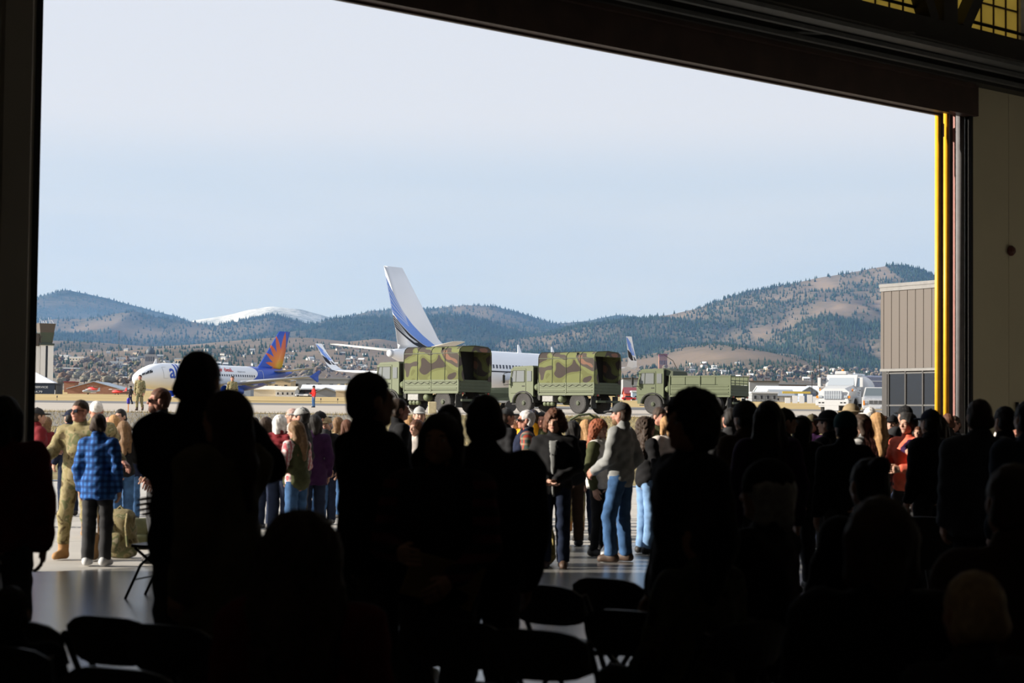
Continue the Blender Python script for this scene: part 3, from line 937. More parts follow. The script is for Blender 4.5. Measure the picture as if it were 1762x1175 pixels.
def hair_arrays(style, vox):
    s = SDF(vox, (-.22, -.26, 1.08), (.22, .19, 1.86))
    if style == 'buzz':
        s.ell((0, -.018, 1.667), (.085, .103, .099), 0)
        s.cut(lambda X, Y, Z: (1.60 + .45 * (Y + .11) - Z) * .8 + 0 * X, .01)
    elif style in ('short', 'fringe'):
        s.ell((0, -.018, 1.668), (.087, .106, .102), 0)
        s.cap((-.05, -.05, 1.60), (.05, -.05, 1.60), .05, .05, .03)
    elif style == 'curly':
        s.ell((0, -.02, 1.672), (.118, .128, .125), 0)
        s.cap((-.09, -.04, 1.60), (.09, -.04, 1.60), .055, .055, .05)
        s.cap((-.09, -.03, 1.55), (.09, -.03, 1.55), .035, .035, .05)
    elif style == 'bob':
        s.ell((0, -.02, 1.668), (.096, .112, .104), 0)
        for q in (-1, 1): s.cap((q * .07, -.03, 1.64), (q * .078, -.02, 1.53), .045, .038, .04)
        s.cap((0, -.075, 1.64), (0, -.08, 1.52), .055, .05, .04)
    elif style in ('long', 'curlylong'):
        b = .02 if style == 'curlylong' else 0
        s.ell((0, -.02, 1.668), (.094 + b, .11 + b, .102 + b * .5), 0)
        for q in (-1, 1):
            s.cap((q * .07, -.035, 1.64), (q * .09, -.05, 1.46), .045 + b, .045 + b, .04)
            s.cap((q * .09, -.05, 1.46), (q * .085, -.085, 1.27), .045 + b, .03 + b, .04)
        s.cap((0, -.08, 1.64), (0, -.11, 1.42), .06, .06, .04); s.cap((0, -.11, 1.42), (0, -.125, 1.24), .06, .035, .04)
    elif style == 'bun':
        s.ell((0, -.018, 1.668), (.087, .106, .102), 0)
        s.cap((-.04, -.05, 1.60), (.04, -.05, 1.60), .045, .045, .03)
        s.ell((0, -.11, 1.73), (.05, .05, .05), .02)
    elif style == 'bald':
        s.cap((-.055, -.06, 1.61), (.055, -.06, 1.61), .045, .045, 0)
        s.cap((-.072, -.02, 1.635), (-.066, -.06, 1.62), .018, .03, .02); s.cap((.072, -.02, 1.635), (.066, -.06, 1.62), .018, .03, .02)
    # open the face
    X, Y, Z = s.grid()
    f = 1 - np.sqrt((X / .066) ** 2 + ((Y - .125) / .105) ** 2 + ((Z - 1.585) / .118) ** 2)
    s.F = np.maximum(s.F, f * .07).astype(np.float32)
    if style in ('short', 'buzz', 'fringe', 'bald', 'bun'):
        for q in (-1, 1):
            e = .026 - np.sqrt((X - q * .088) ** 2 + ((Y - .002) * .9) ** 2 + ((Z - 1.62) * .75) ** 2)
            s.F = np.maximum(s.F, e).astype(np.float32)
        s.F = np.maximum(s.F, np.where(Z < 1.69, np.minimum(.03 + 0 * X, Y - .055), -1.0)).astype(np.float32)
    if 'curly' in style:
        s.disp(lambda X, Y, Z: .011 * np.sin(85 * X + 3 + 2 * np.sin(31 * Z)) * np.sin(80 * Y + 2 * np.sin(37 * X)) * np.sin(78 * Z + 2 * np.sin(41 * Y)) + .006 * np.sin(140 * X + 60 * Z + np.sin(50 * Y)) * np.sin(130 * Y - 40 * Z))
    else:
        s.disp(lambda X, Y, Z: .003 * np.sin(120 * X + 40 * Z) * np.sin(90 * Y))
    return s.nets()

def hat_arrays(style):
    s = SDF(.0085, (-.18, -.18, 1.58), (.18, .26, 1.84))
    if style == 'cap':
        s.ell((0, -.014, 1.672), (.089, .109, .098), 0)
        s.cut(lambda X, Y, Z: 1.667 - .15 * Y - Z + 0 * X, .006)
        s.ell((0, .125, 1.672), (.073, .075, .0125), .01)
        s.ell((0, -.014, 1.77), (.012, .012, .01), .004)
    elif style == 'patrol':
        s.cap((0, -.014, 1.672), (0, -.014, 1.725), .098, .094, 0, .86)
        s.cut(lambda X, Y, Z: np.maximum(1.667 - Z, Z - 1.752) + 0 * X, .012)
        s.ell((0, .12, 1.668), (.073, .07, .0125), .01)
    elif style == 'beanie':
        s.ell((0, -.016, 1.678), (.094, .113, .112), 0)
        s.cut(lambda X, Y, Z: 1.645 - .1 * Y - Z + 0 * X, .006)
        s.cap((0, -.014, 1.655), (0, -.014, 1.685), .101, .1, .01, .85)
        s.cut(lambda X, Y, Z: 1.64 - Z + 0 * X + 0 * Y, .004)
    elif style == 'wide':
        s.ell((0, -.014, 1.69), (.10, .12, .10), 0)
        s.cut(lambda X, Y, Z: 1.675 - Z + 0 * X + 0 * Y, .006)
        s.ell((0, -.005, 1.678), (.165, .175, .014), .02)
    return s.nets()

def rot_head(V, yaw, pit, roll, U):
    """turn and nod head-space points about the neck, then lean them with the torso"""
    p = np.array([0, -.015, 1.50])
    t = np.clip((V[:, 2] - 1.46) / .07, 0, 1)[:, None]
    M = np.array(Euler((-pit, roll, yaw), 'XYZ').to_matrix())
    W = (V - p) @ M.T + p
    W = V * (1 - t) + W * t
    return np.array([U(q) for q in W])

def place_hand(V, W, E, side):
    """map the hanging hand onto the forearm end"""
    d = (Vector(E) - Vector(W)).normalized()       # local +z
    y = Vector((0, 1, 0)) if abs(d.y) < .75 else Vector((0, 0, 1))
    y = (y - d * y.dot(d)).normalized()
    x = y.cross(d)
    v = V.copy()
    if side < 0: v[:, 0] *= -1
    return v[:, :1] * np.array(x) + v[:, 1:2] * np.array(y) + v[:, 2:] * np.array(d) + np.array(W)

def person(label, px, ytop, s, yaw, top=None, legs=None, hair=None, hat=None, pose=('down', 'down'), stance='stand', fem=False,
           w=1.0, skin=None, shoes=None, look=(0, 0), inf=.022, hem=.86, puff=0.0, sleeve=.97, lean=0.0, glasses=False, boots=False,
           vox=.02, group=None, collar=True, tight=False, ground=None, height=None, vest=None, shirt=None, beard=None, scarf=None, backpack=None, loc=None):
    d = FPX / s
    q = at(px, ytop, d)
    g = 0.0 if ground is None else ground
    sit = stance == 'sit'
    rise = 1.75 + (.03 if hat or (hair and hair[0] == 'curly') else .012) - (.42 if sit else 0)
    sc = (q.z - g) / rise if height is None else height / 1.75
    root = empty('person', (q.x, q.y, g) if loc is None else loc, math.radians(yaw), label, 'person', group)
    root.scale = (sc, sc, sc)
    ar, al = pose
    k = skel(stance, ar, al, w, lean); U = k['U']
    # body: torso, limbs, head, hands in one mesh
    parts = [(*cached(('body', fem, w, stance, ar, al, lean), lambda: body_arrays(fem, w, stance, ar, al, lean)), 0)]
    hv, hf = cached(('head', fem), lambda: head_arrays(fem))
    hy, hp = math.radians(look[0]), math.radians(look[1])
    RH = lambda V: rot_head(V, hy, hp, 0, U)
    parts.append((RH(hv), hf, 0))
    for qx in (-1, 1):
        v, f = small_ell((qx * .032, .0835, 1.637), (.0125, .012, .009)); parts.append((RH(v), f, 1))
        v, f = small_ell((qx * .032, .0935, 1.637), (.0055, .004, .006)); parts.append((RH(v), f, 2))
        v, f = small_ell((qx * .034, .094, 1.659), (.02, .006, .0045)); parts.append((RH(v), f, 2))
    v, f = small_ell((0, .0995, 1.583), (.022, .005, .0075)); parts.append((RH(v), f, 3))
    nv, nf = cached('hand', hand_arrays)
    for i, sd in ((0, 1), (1, -1)):
        E, W = k['A'][i]
        f = nf if sd > 0 else nf[:, ::-1]
        parts.append((place_hand(nv, W, E, sd), f, 0))
    V, F, M = joinm(parts)
    sk = skin or SKIN
    o = obj('body', mesh_np('body', V, F, [sk, EYE_W, EYE_D, LIPS], True, M), root)
    # clothes
    me = cached(('top', fem, w, stance, ar, al, lean, inf, hem, puff, vox, sleeve, collar), lambda: mesh_np('jacket', *top_arrays(fem, w, stance, ar, al, lean, inf, hem, puff, vox, sleeve, len(_cache), collar), [top], True))
    obj('jacket', me, root, mat=top)
    if vest is not None:
        me = cached(('vest', fem, w, stance, lean, hem), lambda: mesh_np('vest', *vest_arrays(fem, w, stance, lean, inf + .02, hem + .01), [vest], True))
        obj('vest', me, root, mat=vest)
    if shirt is not None:
        s_ = SDF(.014, (-.12, 0, .75), (.12, .35, 1.56))
        torso(s_, k, w, fem, inf + .007, U)
        s_.cut(lambda X, Y, Z: np.maximum(np.maximum(np.abs(X) - .018 - .035 * np.clip((Z - 1.05) / .4, 0, 1), .05 - Y), hem - .06 - Z), .01)
        s_.cut(lambda X, Y, Z: .075 - np.sqrt(X ** 2 + ((Y - .08) * .7) ** 2 + (Z - 1.5) ** 2), .01)
        v, f = s_.nets()
        obj('shirt', mesh_np('shirt', v, f, [shirt], True), root)
    me = cached(('leg', fem, w, stance, tight, boots, vox), lambda: mesh_np('trousers', *leg_arrays(fem, w, stance, .006 if tight else .02, vox, .165 if boots else .07, len(_cache), boots), [legs], True))
    obj('trousers', me, root, mat=legs)
    sh = shoes or SHOE_D
    me = cached(('shoe', boots), lambda: mesh_np('shoe', *shoe_arrays(boots), [sh], True))
    for i in (0, 1):
        A = k['L'][i][1]
        obj('boot' if boots else 'shoe', me, root, loc=(A[0], A[1], A[2] - .085), rot=(0, 0, (-.15 if i == 0 else .15)), mat=sh)
    if hair:
        v, f = cached(('hair', hair[0], vox), lambda: hair_arrays(hair[0], .0105 if 'curly' not in hair[0] else .012))
        obj('hair', mesh_np('hair', RH(v), f, [hair[1]], True), root)
    if beard:
        s_ = SDF(.0095, (-.1, -.02, 1.48), (.1, .14, 1.64))
        s_.ell((0, .032, 1.575), (.062, .067, .062), 0); s_.ell((0, .07, 1.545), (.036, .036, .032), .02)
        s_.cut(lambda X, Y, Z: np.maximum(Z - 1.60, .012 - Y) + 0 * X, .01)
        v, f = s_.nets()
        obj('beard', mesh_np('beard', RH(v), f, [beard], True), root)
    if hat:
        v, f = cached(('hat', hat[0]), lambda: hat_arrays(hat[0]))
        back = math.pi if len(hat) > 2 and hat[2] == 'back' else 0
        obj({'cap': 'baseball_cap', 'patrol': 'patrol_cap', 'beanie': 'beanie', 'wide': 'brimmed_hat'}[hat[0]], mesh_np('hat', RH(v), f, [hat[1]], True), root)
    if glasses:
        b = MB()
        for qx in (-1, 1):
            b.bbox(qx * .036 - .03, qx * .036 + .03, .099, .112, 1.618, 1.654, .006)
            b.bar((qx * .064, .104, 1.645), (qx * .083, .0, 1.64), .006, .008)
        b.bar((-.01, .108, 1.645), (.01, .108, 1.645), .008, .006)
        v = RH(np.array(b.v))
        obj('sunglasses', mesh_np('sunglasses', v, b.f, [GLASS_D]), root)
    if scarf is not None:
        s_ = SDF(.015, (-.2, -.2, 1.36), (.2, .2, 1.62))
        for i in range(12):
            a0, a1 = math.pi * 2 * i / 12, math.pi * 2 * (i + 1) / 12
            s_.cap((.085 * math.cos(a0), -.015 + .085 * math.sin(a0), 1.475), (.085 * math.cos(a1), -.015 + .085 * math.sin(a1), 1.475), .04, .04, .02)
        s_.disp(lambda X, Y, Z: .008 * np.sin(140 * X) * np.sin(130 * Y) * np.sin(120 * Z))
        v, f = s_.nets()
        obj('fur_hood', mesh_np('fur_hood', np.array([U(p) for p in v]), f, [scarf], True), root)
    return root

def vest_arrays(fem, w, stance, lean, inf, hem):
    k = skel(stance, 'down', 'down', w, lean); U = k['U']
    s = SDF(.016, (-.4, -.35, .3), (.4, .4, 1.60))
    torso(s, k, w, fem, inf, U)
    c = U((0, .05, 1.62)); zc = hem + k['dz']
    s.cut(lambda X, Y, Z: np.maximum(zc - Z, np.abs(X) - .172 * w) + 0 * Y, .02)
    s.cut(lambda X, Y, Z: .105 - np.sqrt((X - c[0]) ** 2 + ((Y - c[1]) * .7) ** 2 + (Z - c[2]) ** 2), .01)
    s.cap(U((0, -.018, 1.47)), U((0, -.022, 1.52)), .078, .08, .02)
    zn = U((0, 0, 1.44))[2]
    s.cut(lambda X, Y, Z: np.where(Z > zn, .066 - np.sqrt((X - c[0]) ** 2 + ((Y - U((0, -.018, 1.5))[1]) * .9) ** 2), -1.0))
    s.disp(lambda X, Y, Z: .012 * (.5 - np.abs(np.sin(Z * 34 + X * 30)) * .5 - np.abs(np.sin(Z * 34 - X * 30)) * .5))
    return s.nets()
# ------------------------------------------------------------------ aircraft
M_WHITE = mat('aircraft_white', (.80, .82, .85), .25, var=.02, scale=.5, spec=.5)
M_SILVER = mat('aircraft_grey', (.42, .44, .47), .35, var=.05)
M_ALUM = mat('bare_aluminium', (.55, .56, .58), .3, metal=.8, var=.05)
M_BLUE = mat('royal_blue_paint', (.022, .085, .46), .3, var=.04)
M_SKYB = mat('light_blue_paint', (.16, .30, .72), .3, var=.04)
M_NAVY = mat('navy_black_paint', (.008, .009, .02), .3)
M_REDT = mat('red_lettering', (.55, .03, .03), .5)
M_TIRE = mat('tyre_rubber', (.045, .043, .042), .9, var=.2, scale=20)
M_WIN = glass('aircraft_window', (.03, .045, .075), .15)
M_WINE = glass('cockpit_glass', (.012, .014, .018), .08)

def fus_ring(st, n=28):
    y, zc, rx, rz = st
    return [(rx * math.cos(2 * math.pi * j / n), y, zc + rz * math.sin(2 * math.pi * j / n)) for j in range(n)]

def interp_st(S, y):
    ys = [s[0] for s in S]
    return [y] + [float(np.interp(y, ys, [s[k] for s in S])) for k in (1, 2, 3)]

def smooth_st(S, n=60):
    y0, y1 = S[0][0], S[-1][0]
    ys = np.linspace(y0, y1, n)
    out = []
    for y in ys:
        w = .6
        a = [np.mean([interp_st(S, min(max(y + dy, y0), y1))[k] for dy in (-w, -w / 2, 0, w / 2, w)]) for k in (1, 2, 3)]
        if y - y0 < .7 or y1 - y < .7: a = interp_st(S, y)[1:]
        out.append((y, *a))
    return out

def airfoil(le, te, z, th, x):
    """thin section at span x from leading edge y to trailing edge y"""
    c = le - te
    prof = [(0, 0), (.04, .5), (.15, .85), (.35, 1.0), (.65, .62), (1, .04)]
    up = [(x, le - c * u, z + th * v * .6) for u, v in prof]
    dn = [(x, le - c * u, z - th * v * .4) for u, v in reversed(prof[1:-1])]
    return up + dn

def vfoil(le, te, z, th):
    c = le - te
    prof = [(0, 0), (.05, .5), (.2, .9), (.4, 1.0), (.7, .6), (1, .06)]
    return [(th * v / 2, le - c * u, z) for u, v in prof] + [(-th * v / 2, le - c * u, z) for u, v in reversed(prof[1:-1])]

def fin_u(secs, z):
    zs = [s[2] for s in secs]
    return (float(np.interp(z, zs, [s[0] for s in secs])), float(np.interp(z, zs, [s[1] for s in secs])), float(np.interp(z, zs, [s[3] for s in secs])))

def decal(name, poly_rows, side, secs, m, parent, off=.012):
    """paint band on the fin: rows of (z, u0, u1), u from trailing (0) to leading edge (1)"""
    V, F = [], []
    for z, u0, u1 in poly_rows:
        le, te, th = fin_u(secs, z)
        for u in np.linspace(u0, u1, 6):
            c = 1 - u
            t = float(np.interp(c, [0, .05, .2, .4, .7, 1], [0, .5, .9, 1.0, .6, .06])) * th / 2
            V.append((side * (t + off), te + (le - te) * u, z))
    n = len(poly_rows)
    for i in range(n - 1):
        for j in range(5):
            k = i * 6 + j
            q = (k, k + 1, k + 7, k + 6)
            F.append(q if side > 0 else q[::-1])
    return obj(name, mesh_np(name, V, F, [m], True), parent)

def wheel_set(x, y, r, w, parent, zc=None):
    z = zc or r
    o = MB().lathe([(r * .55, -w / 2), (r * .92, -w / 2), (r, -w * .35), (r, w * .35), (r * .92, w / 2), (r * .55, w / 2)], axis='x', n=20).build('wheel', M_TIRE, parent, loc=(x, y, z))
    MB().lathe([(r * .2, -w * .52), (r * .55, -w * .42), (r * .55, w * .42), (r * .2, w * .52)], axis='x', n=14).build('hub', M_SILVER, o)
    return o

def airliner(kind, label, loc, rz):
    big = kind == 'jet'
    root = empty('airliner', loc, rz, label, 'airplane')
    if big:
        S = [(0, 4.85, .2, .2), (.6, 4.8, .42, .42), (2, 4.65, .7, .72), (4, 4.42, 1.0, 1.02), (7, 4.12, 1.42, 1.45), (10, 3.83, 1.72, 1.76), (13, 3.65, 1.88, 1.92), (27, 3.62, 1.88, 1.94), (29.5, 3.5, 1.72, 1.72), (31.3, 3.3, 1.35, 1.3), (32.6, 3.1, .9, .85), (33.3, 3.0, .5, .5), (33.6, 2.97, .05, .05)]
        fin = [(8.2, 1.1, 5.15, .42), (7.2, 1.0, 5.7, .40), (6.2, .72, 7.0, .36), (1.55, -.95, 12.45, .2)]
        wing = [(21.6, 14.0, 2.7, .95, 1.6), (18.2, 13.5, 3.1, .6, 5.6), (13.6, 11.7, 3.75, .25, 16.9)]
        stab = [(5.6, 1.8, 4.95, .35, .4), (1.6, -.05, 5.75, .12, 7.15)]
    else:
        S = [(0, 5.1, .15, .18), (1.5, 4.95, .5, .55), (4, 4.6, 1.05, 1.1), (7, 4.25, 1.55, 1.6), (10, 3.95, 1.88, 1.92), (12.5, 3.8, 1.97, 2.05), (28, 3.8, 1.97, 2.07), (30.2, 3.72, 1.85, 1.9), (31.8, 3.55, 1.55, 1.5), (32.8, 3.4, 1.15, 1.1), (33.4, 3.3, .75, .72), (33.8, 3.25, .1, .1)]
        fin = [(8.6, 2.3, 5.55, .42), (7.6, 2.2, 6.0, .40), (3.0, .5, 11.76, .2)]
        wing = [(21.6, 14.4, 2.6, .95, 1.7), (18.0, 13.6, 3.1, .6, 6.4), (13.4, 11.9, 4.1, .25, 16.9)]
        stab = [(5.4, 2.0, 5.15, .3, .5), (2.0, .6, 5.8, .12, 6.2)]
    SS = smooth_st(S)
    b = MB().loft([fus_ring(s) for s in SS])
    fm = M_WHITE if big else FUS_BLUE
    fo = b.build('fuselage', fm, root, smooth=True)
    # fin
    fb = MB().loft([vfoil(le, te, z, th) for le, te, z, th in fin])
    if big: fb.loft([[(.12, 10.6, 5.2), (-.12, 10.6, 5.2)] + [(-.2, 6.0, 5.2), (.2, 6.0, 5.2)], [(.03, 7.2, 6.0), (-.03, 7.2, 6.0), (-.05, 5.8, 6.9), (.05, 5.8, 6.9)]])
    fo2 = fb.build('tail_fin', M_WHITE if big else FIN_SUN, root, smooth=True)
    MB().bar((0, fin[0][1] + 1.3, 5.3), (0, fin[-1][1] + .62, 12.2 if big else 11.5), .01 if False else .012, .012).build('rudder_line', M_SILVER, fo2)
    for q in (-1, 1):
        # wings
        secs = wing
        wb = MB().loft([airfoil(le, te, z, th, q * x) for le, te, z, th, x in secs])
        if q < 0: wb.f = [tuple(reversed(f)) for f in wb.f]
        wo = wb.build('wing', M_SILVER if not big else M_WHITE, root, smooth=True)
        le, te, z, th, x = secs[-1]
        if big:
            rows = [(le, te, z, x, .22), (le - .55, te - .25, z + .12, x + .42, .18), (le - 1.1, te - .55, z + .55, x + .78, .15), (le - 2.0, te - 1.15, z + 1.6, x + 1.05, .12), (le - 2.75, te - 1.75, z + 2.65, x + 1.3, .07)]
            wl2 = MB()
            rings = []
            for a, c, zz, xx, t_ in rows:
                nx = 1.0 if zz > z + .3 else .3
                rings.append([(q * (xx), a, zz), (q * (xx - t_ * nx), (a + c) / 2, zz + t_ * (1 - nx)), (q * xx, c, zz), (q * (xx + t_ * nx), (a + c) / 2, zz - t_ * (1 - nx))])
            wl2.loft(rings)
            wn_ = wl2.build('winglet', M_WHITE, wo, smooth=False)
            for sgn in (-1, 1):
                V = []
                for (a, c, zz, xx, t_), u0, u1 in zip(rows[2:], (.05, .02, .0), (.75, .85, .98)):
                    pass
                def wp(zz, u):
                    zs = [r[2] for r in rows]
                    a = np.interp(zz, zs, [r[0] for r in rows]); c = np.interp(zz, zs, [r[1] for r in rows]); xx = np.interp(zz, zs, [r[3] for r in rows]); t_ = np.interp(zz, zs, [r[4] for r in rows])
                    tt = t_ * (1 - abs(2 * u - 1)) + .012
                    return (q * xx + sgn * tt, c + (a - c) * u, zz)
                for nm, mt, zr in (('blue_band', M_SKYB, [(z + 1.05, .40, .88), (z + 1.6, .15, .72), (z + 2.1, .05, .48), (z + 2.55, .02, .15)]), ('black_band', M_NAVY, [(z + .62, .25, .95), (z + .9, .03, .72), (z + 1.2, .02, .38), (z + 1.5, .01, .06)])):
                    V = [wp(zz, u) for zz, u0, u1 in zr for u in np.linspace(u0, u1, 5)]
                    F = [(i * 5 + j, i * 5 + j + 1, i * 5 + j + 6, i * 5 + j + 5) for i in range(3) for j in range(4)]
                    obj(nm, mesh_np(nm, V, F, [mt]), wn_)
        else:
            fb2 = MB().loft([[(q * (x + .0), te + 1.9, z - .05), (q * (x + .09), te + 1.0, z - .05), (q * x, te - .1, z)], [(q * (x + .05), te - .1, z + .95), (q * (x + .1), te - .3, z + .95), (q * (x + .05), te - .5, z + .95)]])
            fb2.loft([[(q * (x + .0), te + 1.9, z - .05), (q * (x + .09), te + 1.0, z - .05), (q * x, te - .1, z)], [(q * (x + .05), te + .3, z - .85), (q * (x + .1), te + .1, z - .85), (q * (x + .05), te - .1, z - .85)]])
            fb2.build('wingtip_fence', M_BLUE, wo)
        for k in (5.2, 8.5, 12.0):
            ly = float(np.interp(k, [s[4] for s in secs], [s[1] for s in secs])); lz = float(np.interp(k, [s[4] for s in secs], [s[2] for s in secs]))
            MB().tube([(q * k, ly + 1.8, lz - .15), (q * k, ly + .3, lz - .32), (q * k, ly - .9, lz - .1)], [.1, .2, .04]).build('flap_fairing', M_SILVER if not big else M_WHITE, wo, smooth=True)
        # stabilisers
        sb = MB().loft([airfoil(le, te, z, th, q * x) for le, te, z, th, x in stab])
        if q < 0: sb.f = [tuple(reversed(f)) for f in sb.f]
        sb.build('stabiliser', STAB_TAN_BOUNCE if big else M_SILVER, root, smooth=True)
        # engine
        ex, ey, ez = (4.9, 19.5, 1.75) if big else (5.75, 19.3, 1.75)
        eo = MB().lathe([(.55, -2.3), (.72, -1.6), (.98, -.6), (1.06, .5), (1.0, 1.2), (.86, 1.45), (.78, 1.2), (.75, .4)], (q * ex, ey, ez), axis='y', n=24, cap=False).build('engine', M_WHITE if big else M_BLUE, root, smooth=True)
        MB().lathe([(.02, .9), (.76, .5)], (q * ex, ey, ez), axis='y', n=24).build('fan', M_NAVY, eo)
        MB().lathe([(1.0, 1.2), (.9, 1.46), (.8, 1.25)], (q * ex, ey, ez), axis='y', n=24, cap=False).build('intake_lip', M_ALUM, eo, smooth=True)
        MB().box(q * ex - .12, q * ex + .12, ey - 2.2, ey + .3, ez + .9, ez + 1.3).build('pylon', M_SILVER, eo)
        for dx in (-.42, .42):
            wheel_set(q * 2.9 + dx, 16.2, .55, .38, root)
        MB().tube([(q * 2.9, 16.2, .55), (q * 2.9, 16.4, 2.6)], .12).build('landing_leg', M_SILVER, root)
        # cabin windows, doors
        zw = 4.05 if big else 4.28
        wn0 = 9.6 if big else 10.4
        wme = MB().bbox(-.02, .02, -.12, .12, -.17, .17, .012).mesh('window', [M_WIN])
        nwin = 36 if big else 34
        for i in range(nwin):
            y = wn0 + i * .5
            _, zc, rx, rz = interp_st(S, y)
            xx = rx * math.sqrt(max(0, 1 - ((zw - zc) / rz) ** 2))
            obj('window', wme, fo, loc=(q * (xx + .004), y, zw), rot=(0, -q * math.asin(min(.9, (zw - zc) / rz)), 0))
        for y in ((11.0, 28.6) if big else (8.6, 29.0)):
            _, zc, rx, rz = interp_st(S, y)
            fr = []
            for (dy, z_) in ((-.45, 3.4), (.45, 3.4), (.45, 5.1), (-.45, 5.1), (-.45, 3.4)):
                if not big: z_ += .1
                xx = rx * math.sqrt(max(.05, 1 - ((z_ - zc) / rz) ** 2)) + .01
                fr.append((q * xx, y + dy, z_))
            ex_ = []
            for a, c in zip(fr[:-1], fr[1:]):
                for t in np.linspace(0, 1, 6)[:-1]:
                    yy = a[1] + (c[1] - a[1]) * t; zz = a[2] + (c[2] - a[2]) * t
                    ex_.append((q * (rx * math.sqrt(max(.05, 1 - ((zz - zc) / rz) ** 2)) + .012), yy, zz))
            ex_.append(ex_[0])
            MB().tube(ex_, .022, 5).build('door_outline', M_SILVER if y > 12 or big else M_WHITE, fo)
    wheel_set(-.22, 29.3, .36, .2, root); wheel_set(.22, 29.3, .36, .2, root)
    MB().tube([(0, 29.3, .36), (0, 29.1, 2.2)], .09).build('landing_leg', M_SILVER, root)
    # cockpit windows
    yn = 31.6 if big else 31.9
    for q in (-1, 1):
        for i, (ya, yb) in enumerate(((yn - .75, yn - .2), (yn - .12, yn + .42), (yn + .5, yn + .95))):
            V = []
            for y in (ya, yb):
                _, zc, rx, rz = interp_st(S, y)
                for fz in (.42, .70):
                    z = zc + rz * fz
                    V.append((q * (rx * math.sqrt(1 - fz * fz) + .012), y + (.16 if fz < .5 else -.1), z + .01))
            obj('cockpit_window', mesh_np('cockpit_window', V, [(0, 1, 3, 2)], [M_WINE]), fo)
    # antennas
    for y in ((19.0, 24.5) if big else (24.0, 29.5)):
        _, zc, rx, rz = interp_st(S, y)
        MB().loft([[(.03, y + .35, zc + rz - .05), (-.03, y + .35, zc + rz - .05), (-.03, y - .3, zc + rz - .05), (.03, y - .3, zc + rz - .05)], [(.015, y - .1, zc + rz + .75), (-.015, y - .1, zc + rz + .75), (-.015, y - .3, zc + rz + .75), (.015, y - .3, zc + rz + .75)]]).build('antenna', M_WHITE, fo)
    return root, fo, fo2, S, fin

# paint of the blue-tailed airliner: white nose, blue rear with a curved edge (own object coordinates)
FUS_BLUE, n_, l_, b_ = _new('white_and_blue_fuselage')
b_.inputs['Roughness'].default_value = .3
tc = n_.new('ShaderNodeTexCoord'); sp = n_.new('ShaderNodeSeparateXYZ'); l_.new(tc.outputs['Object'], sp.inputs[0])
a1 = n_.new('ShaderNodeMath'); a1.operation = 'MULTIPLY_ADD'; a1.inputs[1].default_value = -1.0; a1.inputs[2].default_value = 4.9      # 4.9 - z
l_.new(sp.outputs['Z'], a1.inputs[0])
a2 = n_.new('ShaderNodeMath'); a2.operation = 'MULTIPLY'; l_.new(a1.outputs[0], a2.inputs[0]); l_.new(a1.outputs[0], a2.inputs[1])
a3 = n_.new('ShaderNodeMath'); a3.operation = 'MULTIPLY_ADD'; a3.inputs[1].default_value = .9; a3.inputs[2].default_value = 9.4
l_.new(a2.outputs[0], a3.inputs[0])
a4 = n_.new('ShaderNodeMath'); a4.operation = 'LESS_THAN'; l_.new(sp.outputs['Y'], a4.inputs[0]); l_.new(a3.outputs[0], a4.inputs[1])
mx = n_.new('ShaderNodeMixRGB'); mx.inputs['Color1'].default_value = (.80, .82, .85, 1); mx.inputs['Color2'].default_value = (.02, .085, .48, 1)
l_.new(a4.outputs[0], mx.inputs['Fac']); l_.new(mx.outputs[0], b_.inputs['Base Color'])

# fin paint: orange and yellow sun rays on blue
FIN_SUN, n_, l_, b_ = _new('sunburst_fin')
b_.inputs['Roughness'].default_value = .35
tc = n_.new('ShaderNodeTexCoord'); sp = n_.new('ShaderNodeSeparateXYZ'); l_.new(tc.outputs['Object'], sp.inputs[0])
def mth(op, a, b=None, v=None, c=None):
    q = n_.new('ShaderNodeMath'); q.operation = op
    for i, s_ in enumerate((a, b, c)):
        if s_ is None: continue
        if isinstance(s_, (int, float)): q.inputs[i].default_value = s_
        else: l_.new(s_, q.inputs[i])
    return q.outputs[0]
uy = mth('SUBTRACT', sp.outputs['Y'], 2.6); uz = mth('SUBTRACT', sp.outputs['Z'], 5.9)
ang = mth('ARCTAN2', uz, uy)
rad = mth('SQRT', mth('ADD', mth('MULTIPLY', uy, uy), mth('MULTIPLY', uz, uz)))
sw = mth('PINGPONG', mth('MULTIPLY', ang, 5.2), 1.0)
lim = mth('ADD', mth('MULTIPLY', sw, mth('ADD', 1.6, mth('MULTIPLY', ang, .75))), mth('ADD', 1.75, mth('MULTIPLY', ang, .72)))
ins = mth('LESS_THAN', rad, lim)
grd = n_.new('ShaderNodeValToRGB')
g_ = grd.color_ramp.elements
g_[0].position = .08; g_[0].color = (.80, .52, .02, 1); g_[1].position = .75; g_[1].color = (.62, .10, .02, 1)
q_ = g_.new(.35); q_.color = (.78, .24, .015, 1)
l_.new(mth('MULTIPLY', rad, .22), grd.inputs[0])
mx = n_.new('ShaderNodeMixRGB'); mx.inputs['Color1'].default_value = (.02, .085, .48, 1)
l_.new(ins, mx.inputs['Fac']); l_.new(grd.outputs[0], mx.inputs['Color2']); l_.new(mx.outputs[0], b_.inputs['Base Color'])
STAB_TAN_BOUNCE = mat('stabiliser_tan_bounce', (.62, .60, .54), .4, var=.04)  # tan light reflected onto the stabilisers, put into their colour

